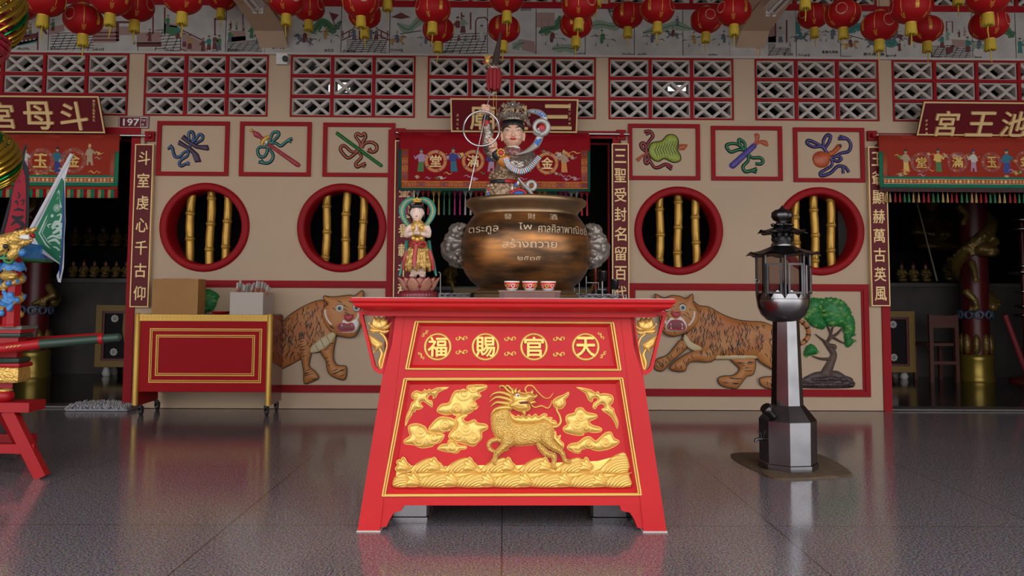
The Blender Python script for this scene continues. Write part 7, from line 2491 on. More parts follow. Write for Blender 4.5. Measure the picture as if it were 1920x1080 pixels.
def paint_mid(b):
    rn = random.Random(2)
    hills(b, [(568, 48), (590, 56), (605, 40), (625, 56), (640, 40)], 5); hills(b, [(745, 44), (765, 56), (785, 40), (800, 30)], 9)
    for x, y, L, s, c, r in ((572, 84, 32, -1, 7, 2), (612, 78, 34, -1, 10, 6), (744, 84, 28, 1, 6, 7), (800, 86, 28, -1, 10, 7), (1036, 84, 34, -1, 10, 2), (1130, 86, 34, -1, 10, 5), (1224, 84, 30, -1, 10, 7), (1262, 72, 24, -1, 7, 2), (1300, 86, 30, 1, 10, 6), (1356, 84, 30, 1, 10, 7)):
        p = WALL.px(x, y); horse(b, p[0], p[1], L * kW, s, c, r, rn)
    for x in range(643, 728, 12):
        line(b, [(x, 58 if x < 665 or x > 705 else 66), (x, 72 if x < 665 or x > 705 else 76)], 2, .012)
    line(b, [(641, 66), (664, 54), (664, 62)], 2, .012); line(b, [(641, 76), (666, 64)], 2, .012); line(b, [(706, 54), (730, 66)], 2, .012); line(b, [(706, 64), (730, 76)], 2, .012)
    paving(b, 650, 76, 725, 102)
    for x, y, h, a in ((664, 74, 24, 7), (676, 75, 24, 2), (695, 75, 26, 7), (706, 75, 24, 7), (634, 64, 22, 7), (858, 66, 36, 2), (868, 62, 34, 9), (860, 84, 18, 2), (872, 84, 16, 5), (903, 76, 30, 10), (1270, 48, 18, 7)):
        p = WALL.px(x, y); person(b, p[0], p[1], h * kW, a, rn.choice((a, 2, 10)), rn)
    for x in (864, 881): quad(b, [(x, 24), (x + 3, 24), (x + 3, 56), (x, 56)], 2)
    line(b, [(892, 76), (892, 40), (896, 34), (910, 33), (915, 40)], 2, .013)
    paving(b, 835, 66, 912, 102)
    quad(b, [(1006, 24), (1040, 24), (1040, 48), (1006, 52)], 3); line(b, [(1015, 56), (1015, 35), (1029, 35), (1029, 52)], 2, .012)
    hills(b, [(1010, 62), (1030, 54), (1045, 48), (1050, 30)], 5); hills(b, [(1100, 52), (1125, 46), (1150, 50), (1165, 44)], 9); hills(b, [(1205, 62), (1240, 54), (1265, 48), (1300, 56)], 9); hills(b, [(1035, 92), (1060, 90), (1085, 94)], 9)
    quad(b, [(978, 74), (1002, 78), (1004, 100), (978, 94)], 3, .0066); hills(b, [(962, 92), (972, 84), (984, 80)], 9)
    quad(b, [(733, 33), (752, 24), (770, 33), (752, 36)], 2); quad(b, [(620, 24), (636, 28), (626, 40)], 2); line(b, [(618, 22), (634, 62)], 2, .01)
    line(b, [(750, 64), (790, 58)], 1, .008)
    # a rider's banner
    quad(b, [(1140, 15), (1152, 20), (1143, 26)], 7); line(b, [(1138, 14), (1150, 40)], 1, .008)


def paint_right(b):
    rn = random.Random(3)
    quad(b, [(1440, 50), (1452, 50), (1452, 80), (1440, 80)], 3); quad(b, [(1440, 70), (1454, 68), (1454, 80), (1440, 80)], 2)
    for x in (1452, 1473): quad(b, [(x, 38), (x + 3, 38), (x + 3, 80), (x, 80)], 2)
    p = WALL.px(1463, 80); person(b, p[0], p[1], 30 * kW, 10, 7, rn); quad(b, [(1453, 80), (1478, 78), (1480, 90), (1453, 90)], 10)
    paving(b, 1440, 84, 1482, 104)
    for x, y, L, s, c, r in ((1500, 78, 26, 1, 7, 4), (1530, 76, 30, -1, 10, 2), (1562, 78, 34, -1, 10, 7), (1594, 92, 26, 1, 6, 2), (1640, 90, 30, -1, 7, 4), (1680, 76, 28, -1, 2, 7), (1706, 88, 28, -1, 10, 2), (1836, 96, 32, -1, 9, 7)):
        p = WALL.px(x, y); horse(b, p[0], p[1], L * kW, s, c, r, rn)
    for x, y, h, a in ((1496, 64, 32, 4), (1766, 90, 28, 4), (1776, 76, 22, 9), (1798, 70, 14, 2), (1808, 68, 16, 3), (1814, 98, 30, 4), (1686, 96, 20, 2), (1912, 100, 30, 4), (1924, 92, 28, 9), (1776, 102, 18, 2)):
        p = WALL.px(x, y); person(b, p[0], p[1], h * kW, a, rn.choice((a, 2)), rn)
    quad(b, [(1783, 74), (1816, 76), (1818, 90), (1786, 88)], 3); quad(b, [(1772, 92), (1788, 84), (1786, 98), (1774, 104)], 2)
    line(b, [(1774, 70), (1774, 41), (1785, 41), (1785, 62)], 2, .013); quad(b, [(1775, 43), (1784, 43), (1784, 60), (1775, 66)], 10)
    paving(b, 1745, 88, 1820, 110)
    hills(b, [(1590, 62), (1605, 50), (1618, 56)], 4); hills(b, [(1660, 74), (1672, 84), (1676, 72)], 4); hills(b, [(1880, 52), (1892, 62), (1900, 70)], 5)
    line(b, [(1590, 66), (1618, 74)], 1, .008); quad(b, [(1616, 30), (1640, 26), (1625, 38)], 7)


CAP = ['กวนอู', 'เตียวหุย', 'เล่าปี่', 'โจโฉ', 'ขงเบ้ง']
mural('painted tile band of court scenes above the vents at left', -140, 497, [92, 260, 340, 424], paint_left, [('ตั๋งโต๊ะ', 45, 92, 24), ('โจโฉ', 102, 91, 15), ('เล่าปี่', 185, 93, 20), ('ไต้เกี้ย', 318, 95, 16), ('ขงเบ้ง', 404, 96, 12), ('ซุนกวน', 438, 95, 22), ('王允計', 252, 81, 4)])
mural('painted tile band of horsemen above the central door vents', 548, 1372, [640, 731, 830, 914, 1005, 1097, 1189, 1280], paint_mid, [('ลิโป้', 617, 95, 17), ('เตียวเลี้ยว', 655, 96, 24), ('กวนอู', 744, 95, 23), ('เล่าปี่', 838, 97, 22), ('จูล่ง', 1086, 101, 22), ('ม้าเฉียว', 1178, 102, 24), ('ซุนเซ็ก', 1204, 102, 16), ('อุยเอี๋ยน', 1336, 103, 16), ('ฮองตง', 986, 18, 20)])
mural('painted tile band of battles and courts above the vents at right', 1424, 2060, [1492, 1575, 1660, 1745, 1822, 1903], paint_right, [('จิวยี่', 1477, 102, 18), ('ไทสูจู้', 1507, 104, 22), ('魯肅孔明計', 1556, 98, 32), ('เกียงอุย', 1586, 107, 18), ('劉玄德三顧', 1638, 102, 40), ('สุมาอี้', 1670, 105, 20), ('โจผี', 1757, 108, 16), ('บังทอง', 1833, 108, 14)])
for body, lab, x, y in ((('เริ่มราว', '๒๕๑๐'), 'white tile with Thai words and a year under the left roof beam', 523, 80), (('1986',), 'white tile with the year in black under the right roof beam', 1392, 79)):
    u, v = WALL.px(x, y)
    t = thing('date_tile', lab, 'sign', tuple(WALL(u, Z1G + .02)))
    b = MB(); b.rect(WALL, u - .12, Z1G + .022, u + .12, v + .085, .0092, .0112); b.build('tile', TILE, t)
    for i, s_ in enumerate(body):
        b = MB(); b.text(WALL, s_, u, v + (.035 - .075 * i if len(body) > 1 else 0), .045 if len(body) > 1 else .055, .0112, .013, bold=.01, squash=.12); b.build('lettering', MUR[1], t)

# ------------------------------------------------------------------ red paper lanterns
PAPER = mat('red_lantern_silk', (.33, .004, .006, 1), .55, spec=.2, var=(3, (.26, .003, .006, 1), .6))
LGOLD = mat('lantern_gold_foil', (.66, .36, .06, 1), .4, metal=.4)
LYEL = mat('yellow_tassel_threads', (.44, .30, .02, 1), .75, bump=('noise', 90, .5))
LPIC = mat('lantern_picture_print', (.45, .30, .20, 1), .6, var=(30, (.36, .05, .03, 1), 1.0))


class Ell:
    """The lantern skin as a drawing surface: u is the angle from the front, v the height."""
    def __init__(s, rx, rz): s.rx, s.rz = rx, rz
    def __call__(s, u, v, h=0.0):
        t_ = max(-.96, min(.96, v / s.rz))
        r = s.rx * (1 - abs(t_) ** 2.3) ** .5 + h
        return Vector((r * math.sin(u), -r * math.cos(u), v))


RX, RZL = .130, .108
lan = thing('red_lantern', 'x', 'lantern', (0, 0, 0), group='red silk lanterns hanging in front of the wall')
es = Ell(RX, RZL)
b = MB()
b.lathe((0, 0, 0), [(max(.03, RX * (1 - abs(t_) ** 2.3) ** .5), RZL * t_) for t_ in np.linspace(-.985, .985, 17)], 48, mod=lambda r, z, w, j: (r * (1 - .006 * (.5 + .5 * math.cos(w * 16))), z))
skin = b.build('shade', PAPER, lan)
b = MB()
for k in range(4):
    a = k * PI / 2 + .35
    b.stroke(es, [(a, z) for z in np.linspace(-.055, .085, 14)], [.02, .035, .02], .0012, .0005, seg=2)
    for j in range(3):
        q = [(a + (-.12 + .24 * i / 8), -.064 - .010 * j + .004 * math.cos(i * .8)) for i in range(9)]
        b.stroke(es, q, .005, .0012, .0005, seg=1)
b.build('gold_pattern', LGOLD, skin)
for k, (txt, kind) in enumerate((('恭喜發財', 0), ('吉祥如意', 0), (None, 1), ('三元及第', 0))):
    a = k * PI / 2 + .35 + PI / 4
    b = MB()
    if txt:
        for i in range(2):
            for j in range(2):
                if len(txt) > 2 * i + j:
                    b.text(es, txt[2 * i + j] if j == 0 else txt[2 * i + j], a - .0 + (.0), .052 - .030 * (2 * i + j) * .9, .027, .0, .0022, bold=.02, squash=.21)
        b.build('gold_characters', LGOLD, skin)
    else:
        q = [(a + .33 * math.cos(w), .012 + .047 * math.sin(w)) for w in np.linspace(0, 2 * PI, 15)[:-1]]
        b.prism(es, q, -.004, .0015); b.build('picture', LPIC, skin)
b = MB(); b.lathe((0, 0, -RZL), [(.036, -.002), (.036, .008)], 20); b.build('cap', M['gold_dull'], lan)
b = MB(); b.lathe((0, 0, RZL), [(.036, -.010), (.036, .004), (.02, .012)], 20); b.build('cap', M['gold_dull'], lan)
b = MB()
b.lathe((0, 0, -RZL), [(.033, -.001), (.035, -.014), (.037, -.045), (.039, -.078), (.02, -.076), (.0001, -.05)], 40, mod=lambda r, z, w, j: (r * (1 + .05 * math.sin(w * 20)), z - (.006 * math.sin(w * 11) if 2 < j < 5 else 0)))
b.build('tassel', LYEL, lan)
b = MB(); b.tube([(.0, 0, -RZL - .05), (.004, 0, -RZL - .11), (-.003, 0, -RZL - .165)], [.002, .005, .003], 6); b.build('tassel_strand', LYEL, lan)
CORD = mat('dark_cord', (.03, .02, .02, 1), .8)

LAN = [(40, 14, 28), (83, 0, 37), (156, 37, 35), (208, -1, 36), (254, 12, 34), (343, -3, 36), (415, -4, 28), (537, 2, 33), (579, 15, 30), (676, 5, 34), (684, 28, 31), (812, 17, 34), (822, 56, 30),
       (950, -3, 33), (945, 54, 31), (726, -26, 33), (1087, 10, 34), (1080, 46, 31), (1119, -33, 33), (1177, 29, 30), (1233, 18, 32), (1324, 38, 30), (1376, 22, 33), (1525, 30, 29), (1580, 27, 33),
       (1509, -32, 36), (1649, 49, 34), (1707, 14, 37), (1736, 55, 31), (1796, -38, 34), (1852, -4, 38), (1854, 46, 35)]
order = sorted(range(len(LAN)), key=lambda i: LAN[i][0])
NUM = 'zeroth first second third fourth fifth sixth seventh eighth ninth tenth eleventh twelfth thirteenth fourteenth fifteenth sixteenth seventeenth eighteenth nineteenth twentieth'.split()


def where(i):
    x = LAN[i][0]
    if x < 470: sec, lo, hi = 'left of the left roof beam', -99, 470
    elif x < 1410: sec, lo, hi = 'between the two roof beams', 470, 1410
    else: sec, lo, hi = 'right of the right roof beam', 1410, 3000
    k = [j for j in order if lo <= LAN[j][0] < hi].index(i) + 1
    return 'red silk lantern, %s from left among those %s' % (NUM[k], sec)


hung = []
for i in range(len(LAN)):
    x, y, r = LAN[i]
    Yl = 195.0 / r
    p = W(x, y, Yl)
    if i == 0:
        o = lan; o['label'] = where(i)
    else:
        o = dup(lan, (0, 0, 0), where(i))
    o.location = p
    o.rotation_euler = (random.uniform(-.04, .04), random.uniform(-.05, .05), random.choice((0, .5, 1.1, 1.8, 2.6, 3.3)) + random.uniform(-.3, .3))
    hung.append((o, p))
for o, p in hung:
    b = MB(); b.tube([(p.x, p.y, p.z + RZL + .005), (p.x, p.y, 5.2)], .0022, 5)
    cobj = b.build('cord', CORD)
    cobj.parent = o
    cobj.matrix_parent_inverse = (Matrix.Translation(o.location) @ o.rotation_euler.to_matrix().to_4x4()).inverted()

# ------------------------------------------------------------------ tube lights beside the beams
for lab, xa, ya, xb, yb in (('fluorescent tube fitting beside the left roof beam', 486, 24, 440, -14), ('fluorescent tube fitting beside the right roof beam', 1443, 30, 1492, -14)):
    z = W(xa, ya, 6.5).z
    pa = W(xa, ya, 6.5)
    t = thing('tube_light', lab, 'light fitting', tuple(pa), group='unlit tube lights')
    x = pa.x
    b = MB(); b.hexa([(x - .03, 5.65, z + .02), (x + .03, 5.65, z + .02), (x + .03, 6.5, z + .02), (x - .03, 6.5, z + .02)], [(x - .05, 5.65, z + .07), (x + .05, 5.65, z + .07), (x + .05, 6.5, z + .07), (x - .05, 6.5, z + .07)]); b.build('housing', M['white_block'], t)
    for s_ in (-.025, .025):
        b = MB(); b.tube([(x + s_, 5.69, z), (x + s_, 6.46, z)], .013, 12); b.build('tube', M['white'], t)
        for yy in (5.67, 6.46):
            b = MB(); b.box((x + s_ - .015, yy, z - .015), (x + s_ + .015, yy + .02, z + .03)); b.build('tube_holder', M['white'], t)
    b = MB(); b.tube([(x, 5.8, z + .07), (x, 5.8, 5.2)], .006, 6); b.build('hanger', M['steel_dark'], t)
    b = MB(); b.tube([(x, 6.3, z + .07), (x, 6.3, 5.2)], .006, 6); b.build('hanger', M['steel_dark'], t)
# ------------------------------------------------------------------ red trestle and the palanquin standing on it
YP = 4.60
kP = YP / F_PX
PP = lambda x, y, dy=0.0: Vector(W(x, y, YP)) + Vector((0, dy, 0))
TRED = mat('trestle_red_paint', (.36, .006, .010, 1), .4, spec=.35, var=(5, (.28, .004, .008, 1), .6))


def beam(b, a, c, w, h, mi=0):
    a, c = Vector(a), Vector(c)
    d = (c - a).normalized()
    s = d.cross(Vector((0, 0, 1)))
    s = s.normalized() if s.length > .05 else Vector((1, 0, 0))
    u = s.cross(d).normalized()
    s, u = s * w / 2, u * h / 2
    b.add([a - s - u, a + s - u, a + s + u, a - s + u, c - s - u, c + s - u, c + s + u, c - s + u], [(0, 3, 2, 1), (4, 5, 6, 7), (0, 1, 5, 4), (1, 2, 6, 5), (2, 3, 7, 6), (3, 0, 4, 7)], mi)


def floor_pt(x, y):
    d = CAM_R @ Vector(((x - CXP) / F_PX, -(y - CYP) / F_PX, -1.0))
    return CAM + d * (-CAM.z / d.z)


fr, fl = floor_pt(88, 893), floor_pt(-40, 905)
tr = thing('trestle', 'red wooden trestle with splayed legs at left frame edge, under the palanquin', 'trestle', (fr.x - .3, 4.6, 0))
z_t = PP(60, 758).z
xr_, xl_ = PP(82, 752).x, PP(-190, 752).x
b = MB(); b.hexa([(xl_, 4.46, z_t - .026), (xr_, 4.46, z_t - .026), (xr_, 4.62, z_t - .026), (xl_, 4.62, z_t - .026)], [(xl_, 4.46, z_t + .026), (xr_, 4.46, z_t + .026), (xr_, 4.62, z_t + .026), (xl_, 4.62, z_t + .026)]); b.build('top_beam', TRED, tr)
for x0, x1, y0 in ((38, fr.x, 4.50), (8, PP(-6, 900).x + .06, 4.86), (-150, PP(-215, 900).x, 4.50), (-130, PP(-165, 900).x, 4.86)):
    b = MB(); beam(b, (PP(x0, 760).x, 4.50 if y0 < 4.6 else 4.58, z_t - .02), (x1, y0, .004), .05, .065); b.build('leg', TRED, tr)
za = .16
for y0 in (4.50, 4.82):
    b = MB(); beam(b, (PP(-200, 850).x, y0, za), (W(66, 850, y0).x, y0, za), .03, .05); b.build('stretcher', TRED, tr)
b = MB(); beam(b, (PP(55, 850).x, 4.5, za - .01), (W(40, 850, 4.84).x, 4.84, za - .01), .03, .045); b.build('stretcher', TRED, tr)

BLU = mat('palanquin_blue_enamel', (.03, .15, .45, 1), .35, var=(40, (.08, .3, .6, 1), .7), bump=('voronoi', 60, .7))
GLD = mat('palanquin_carved_gold', (.62, .38, .09, 1), .36, metal=.5, bump=('voronoi', 70, 1.0))
PGRN = mat('palanquin_dark_green', (.02, .045, .03, 1), .45)
PG2 = mat('palanquin_leaf_green', (.02, .19, .05, 1), .45)
GRYG = mat('palanquin_grey_green_ledge', (.12, .13, .11, 1), .5)
pa = thing('palanquin_shrine', 'carved blue, gold and red palanquin with carrying poles at left edge', 'palanquin', (PP(-60, 700).x, YP, z_t + .026))
xL = PP(-190, 600).x


def tier(name, x, y0, y1, m, dy=0.0, bulge=0.0):
    z0, z1 = PP(x, y1).z, PP(x, y0).z
    xr = PP(x, (y0 + y1) / 2).x
    d = .34 + (xr - PP(45, 600).x)
    b = MB()
    zs = [z0, z0 + (z1 - z0) * .15, (z0 + z1) / 2, z1 - (z1 - z0) * .15, z1]
    of = [0.0, bulge * .7, bulge, bulge * .7, 0.0]
    vs = []
    for z, o in zip(zs, of):
        vs += [(xL, YP - d - o + .3, z), (xr + o, YP - d - o + .3, z), (xr + o, YP + d + o - .28, z), (xL, YP + d + o - .28, z)]
    fs = [(0, 3, 2, 1), (16, 17, 18, 19)]
    for i in range(4):
        fs += [(i * 4 + k, i * 4 + (k + 1) % 4, i * 4 + 4 + (k + 1) % 4, i * 4 + 4 + k) for k in range(4)]
    b.add(vs, fs); b.build(name, m, pa)


tier('platform', 54, 611, 617, GRYG); tier('base_moulding', 50, 617, 624, TRED); tier('base_moulding', 46, 624, 632, PGRN, bulge=.008); tier('base_moulding', 40, 632, 655, TRED)
tier('base_moulding', 35, 655, 670, TRED); tier('base_moulding', 42, 670, 680, PGRN, bulge=.008); tier('base_moulding', 45, 680, 688, TRED, bulge=.006); tier('carved_skirt', 42, 688, 716, GLD, bulge=.006)
tier('foot_rail', 22, 716, 728, TRED)
for x in (25, -120):
    c = PP(x, 737, .0)
    b = MB(); b.lathe((c.x, YP - .08, z_t + .026), [(.03, 0), (.045, .012), (.05, .03), (.044, .05), (.034, .058)], 24); ft = b.build('foot_ball', TRED, pa)
    b = MB(); b.lathe((c.x, YP - .08, z_t + .026), [(.036, .056), (.042, .06), (.036, .068), (.01, .07)], 24); b.build('gold_ring', GLD, ft)
# posts with dragons
rn = random.Random(21)
ztop = PP(30, 484).z
for x, yy in ((31, -.05), (-2, -.05), (-90, -.05)):
    c = PP(x, 612, yy)
    b = MB(); b.lathe((c.x, c.y, c.z), [(.05, 0), (.05, .01), (.045, .015), (.042, ztop - c.z)], 8, smooth=False); b.build('post', TRED, pa)
    f = Sculpt()
    n = 40
    for i in range(n):
        a = 2 * PI * 2.2 * i / n + 1.0
        z = PP(x, 590).z + (PP(x, 512).z - PP(x, 590).z) * i / n
        f.ell((c.x + .045 * math.cos(a), c.y + .045 * math.sin(a), z), .020 + .004 * math.sin(i), 0)
        if i % 2 == 0:
            f.ell((c.x + .058 * math.cos(a + .5), c.y + .058 * math.sin(a + .5), z + .012), rn.uniform(.010, .017), 1)
    hp = PP(x + 6, 518, yy - .055)
    f.ell(hp, (.042, .04, .03), 0); f.ell(hp + Vector((.03, -.012, .006)), (.03, .026, .014), 0); f.ell(hp + Vector((.028, -.012, -.014)), (.024, .022, .008), 0)
    f.chain([hp + Vector((-.01, 0, .02)), hp + Vector((-.03, .0, .04)), hp + Vector((-.045, 0, .036))], [.008, .003], 0)
    for k in range(14):
        f.ell(PP(x + rn.uniform(-14, 14), rn.uniform(548, 588), yy - .05), rn.uniform(.012, .02), 1)
    f.build('post_dragon', [GLD, BLU], .0055, pa, smooth=2)
    b = MB(); b.lathe((c.x, c.y, PP(x, 500).z), [(.06, -.02), (.064, 0), (.05, .03)], 12, mod=lambda r, z, w, j: (r, z - .012 * abs(math.sin(w * 3)))); b.build('post_collar', BLU, pa)
# eave with blue beads, gold clouds, green lip; the big dragon head at its corner
x0_, x1_ = xL, PP(42, 485).x
b = MB(); b.box((x0_, YP - .12, PP(0, 484).z), (x1_, YP + .3, PP(0, 455).z)); b.build('eave', BLU, pa)
b = MB(); b.box((x0_, YP - .14, PP(0, 488).z), (x1_ + .01, YP + .3, PP(0, 484).z)); 
b.tube([PP(42, 486, -.13) + Vector((.028 * math.cos(a) * f_, 0, .028 * math.sin(a) * f_)) for a, f_ in ((a, 1 - .1 * a / PI) for a in np.linspace(-PI / 2, 1.6 * PI, 20))], .008, 8); b.build('green_lip', PG2, pa)
f = Sculpt()
for k in range(60):
    f.ell(PP(rn.uniform(-80, 44), rn.uniform(456, 480), -.12), rn.uniform(.012, .02), 0)
for k in range(16):
    x = -70 + k * 7
    f.chain([PP(x, 478, -.13), PP(x + 4, 470, -.14), PP(x + 1, 463, -.135), PP(x - 4, 468, -.13)], [.012, .008], 1)
f.build('eave_carving', [BLU, GLD], .006, pa, smooth=2)
f = Sculpt()
D = lambda x, y, dy=0: PP(x / 7.714, 420 + y / 7.714, -.13 + dy)
f.chain([D(380, 470), D(420, 430), D(430, 360), D(400, 290)], [.030, .030, .036], 0)
f.chain([D(180, 300), D(260, 260), D(400, 250), D(470, 230)], [.026, .036, .046, .044], 0)
f.chain([D(460, 200), D(560, 175), D(640, 130), D(720, 90)], [.034, .026, .018, .008], 0)     # upper jaw curling up
f.chain([D(470, 290), D(560, 290), D(650, 255)], [.030, .022, .010], 0)                       # lower jaw
f.ell(D(540, 140), (.03, .03, .014), 0); f.ell(D(620, 130, -.02), (.012, .012, .018), 0)
for sx in (0, 1):
    f.chain([D(480, 160, -.03 + .05 * sx), D(420, 190, -.03 + .05 * sx), D(360, 180, -.03 + .05 * sx)], [.014, .008, .003], 0)
for q in range(5):
    f.chain([D(330, 250 + q * 28, -.03), D(270, 240 + q * 40, -.035), D(210, 300 + q * 30, -.03)], [.012, .012, .004], 0)
f.ell(D(500, 215), (.02, .045, .016), 0)
f.build('dragon_head', [GLD], .005, pa, smooth=2)
b = MB(); b.relief(Plane(D(590, 215, -.035), (1, 0, 0), (0, 0, 1)), [(-.02, -.012), (.03, -.016), (.03, .012), (-.02, .008)], .006, None, 0); b.build('dragon_teeth', M['white'], pa)
b = MB(); b.ball(D(682, 200, -.01), .014, 10); b.build('dragon_tongue', TRED, pa)
b = MB(); b.ball(D(352, 350, -.045), (.016, .01, .014), 10); b.build('dragon_mouth_dark', M['black'], pa)
b = MB(); b.ball(D(525, 435), .022, 14); b.build('blue_pearl', BLU, pa)
# roof top above the eave, off to the left
b = MB(); b.hexa([(x0_, YP - .1, PP(0, 455).z), (PP(10, 455).x, YP - .1, PP(0, 455).z), (PP(10, 455).x, YP + .3, PP(0, 455).z), (x0_, YP + .3, PP(0, 455).z)],
                 [(x0_, YP + .05, PP(0, 440).z), (PP(-40, 440).x, YP + .05, PP(0, 440).z), (PP(-40, 440).x, YP + .15, PP(0, 440).z), (x0_, YP + .15, PP(0, 440).z)]); b.build('roof', TRED, pa)
# carrying poles
pA, pB, pC = PP(-60, 662, -.16), PP(95, 643, -.10), PP(230, 632, -.04)
PW = MB(); PW.tube([pA, pB], [.033, .027], 18); po = PW.build('carrying_pole', TRED, pa); po['label'] = 'red front carrying pole'
b = MB(); b.tube([pB, pC], [.0265, .0235], 18); b.tube([pC, pC + (pC - pB).normalized() * .012], [.0235, .012], 18); b.build('green_sleeve', PGRN, po)
rr_ = pB.lerp(pC, .77); b = MB(); b.tube([rr_ - (pC - pB).normalized() * .012, rr_ + (pC - pB).normalized() * .012], .029, 18); b.build('red_band', TRED, po)
dp = (pB - pA).normalized()
class PoleS:
    def __call__(s, u, v, h=0.0):
        return pA.lerp(pB, u) + Vector((0, -1, 0)) * (.030 + h) * math.cos(v) + Vector((0, 0, 1)) * (.030 + h) * math.sin(v)
ps = PoleS()
for k in range(9):
    u = .42 + k * .036 if k < 5 else .66 + (k - 5) * .042
    b = MB(); b.stroke(ps, spl([(u, -.05), (u + .012, .30), (u + .02, .05), (u + .028, .28)], n=3), [.008, .012, .006], .001, .0005, seg=2); b.build('gold_script', M['gold_dull'], po)
pD, pE = Vector(W(-60, 648, 4.78)), Vector(W(192, 631, 4.86))
b = MB(); b.tube([pD, pE], [.027, .024], 16); b.build('carrying_pole', TRED, pa)

# ------------------------------------------------------------------ flags stuck behind the palanquin
def flag_plane(Y, seed, amp):
    return Plane((0, Y, 0), (1, 0, 0), (0, 0, 1), warp=lambda u, v: amp * math.sin(u * 26 + seed) + amp * .5 * math.sin(v * 13 + seed))


fpn = flag_plane(4.78, 1, .010)
FZ = fpn.zoom(0, 230, 4.0)
WHT = mat('white_flag_cotton', (.50, .49, .53, 1), .8)
GRN = mat('green_flag_cotton', (.008, .13, .06, 1), .8)
WPR = mat('white_flag_print', (.36, .45, .40, 1), .8)
NAVY = mat('navy_flag_edge', (.012, .045, .17, 1), .8)
fg_ = thing('flag', 'green triangular flag with white border and printed beast on a white staff', 'flag', tuple(fpn(*FZ([(150, 950)])[0])))
b = MB(); a_, c_ = FZ([(540, 235)])[0], FZ([(120, 1010)])[0]; b.tube([fpn(*a_, -.004), fpn(*c_, -.004), Vector((fpn(*c_).x - .03, 4.78, PP(20, 600).z))], .012, 10); b.build('staff', WHT, fg_)
outl = [(540, 250), (490, 420), (495, 560), (498, 740), (485, 870), (482, 1000), (480, 1090), (462, 1200), (445, 1195), (430, 1150), (452, 1100), (450, 1060), (270, 960), (200, 850), (360, 540)]
b = MB(); b.relief(fpn, FZ(outl), .0004, None, 0, step=.016); b.build('white_border', WHT, fg_)
b = MB(); b.relief(fpn, FZ([(468, 415), (484, 440), (488, 560), (490, 740), (476, 870), (470, 1000), (462, 1060), (290, 930), (245, 840)]), .0004, None, .003, step=.016); fld = b.build('green_field', GRN, fg_)
b = MB(); b.relief(fpn, FZ([(484, 450), (492, 560), (495, 740), (482, 880), (476, 1000), (468, 1110), (456, 1170), (452, 1100), (462, 1000), (470, 870), (480, 740), (482, 560)]), .0004, None, .0045, step=.016); b.build('navy_edge', NAVY, fg_)
b = MB()
b.stroke(fpn, FZ([(462, 1010), (340, 915), (290, 830), (450, 510), (470, 640)]), .010, .0015, .0035, seg=2, smooth=False)
b.stroke(fpn, FZ([(448, 960), (350, 890), (310, 825), (445, 560)]), .005, .0015, .0035, seg=2, smooth=False); b.build('inner_lines', WPR, fld)
q = FZ([(437, 642)])[0]
b = MB(); cc_ = circle(q, .020, 24); b.stroke(fpn, cc_ + cc_[:2], .004, .0015, .0035, seg=2); b.text(fpn, '佛', q[0], q[1], .026, .0035, .005, bold=.02); b.build('emblem', WPR, fld)
b = MB(); q = FZ([(398, 700)])[0]; b.relief(fpn, circle(q, .011, 14), .0015, None, .003)
for k in range(12):
    a = k * PI / 6; b.stroke(fpn, [(q[0] + .013 * math.cos(a), q[1] + .013 * math.sin(a)), (q[0] + .021 * math.cos(a), q[1] + .021 * math.sin(a))], [.006, .001], .001, .003, seg=1)
b.build('sun_print', WPR, fld)
b = MB()
for s_, w in (([(440, 700), (470, 690), (460, 740), (420, 745), (390, 790)], 16), ([(400, 800), (430, 760), (470, 770), (440, 810), (400, 830)], 30), ([(370, 790), (360, 770), (390, 760)], 12), ([(350, 870), (400, 850), (460, 870)], 20), ([(360, 890), (420, 880), (455, 910)], 24), ([(420, 790), (460, 800), (465, 840), (430, 850)], 22), ([(400, 930), (430, 940), (455, 960)], 14)):
    b.stroke(fpn, spl(FZ(s_), n=5), [w * .5 * kP / 4, w * kP / 4, w * .6 * kP / 4], .0015, .0035, seg=2)
for k in range(40):
    x, y = rn.uniform(360, 460), rn.uniform(770, 950)
    b.stroke(fpn, spl(FZ([(x, y), (x + 8, y - 9), (x + 18, y - 2), (x + 12, y + 6)]), n=3), .004, .001, .003, seg=1)
b.build('beast_print', WPR, fld)

rpn = flag_plane(4.86, 4, .012)
RF = rpn.zoom(0, 230, 4.0)
rf = thing('flag', 'red pennant with black border and black printed figure at left edge', 'flag', tuple(rpn(*RF([(30, 880)])[0])))
BK = mat('black_flag_cotton', (.016, .015, .02, 1), .85)
b = MB(); b.tube([rpn(*RF([(188, 165)])[0]), rpn(*RF([(20, 860)])[0]), Vector((rpn(*RF([(-20, 860)])[0]).x, 4.86, PP(-6, 600).z))], [.006, .014, .014], 10); b.build('staff', BK, rf)
b = MB(); b.relief(rpn, RF([(188, 165), (180, 280), (212, 350), (212, 460), (205, 640), (200, 860), (100, 880), (20, 860)]), .0004, None, 0, step=.016); b.build('black_border', BK, rf)
b = MB(); b.relief(rpn, RF([(162, 305), (190, 400), (192, 480), (186, 640), (182, 850), (100, 850), (25, 835)]), .0004, None, .003, step=.016); fl_ = b.build('red_field', mat('red_flag_cotton', (.28, .006, .02, 1), .8), rf)
b = MB()
for s_, w in (([(140, 520), (150, 550), (135, 570)], 14), ([(115, 600), (130, 590), (135, 620)], 16), ([(150, 590), (175, 580), (165, 620)], 14), ([(110, 660), (140, 650), (175, 660)], 24), ([(95, 700), (130, 720), (170, 700)], 40), ([(90, 770), (130, 740), (170, 770), (150, 800)], 34), ([(110, 820), (140, 800), (170, 830)], 18), ([(130, 460), (150, 430), (160, 460)], 6)):
    b.stroke(rpn, spl(RF(s_), n=4), [w * .4 * kP / 4, w * kP / 4, w * .5 * kP / 4], .0015, .0035, seg=2)
b.build('printed_pattern', BK, fl_)

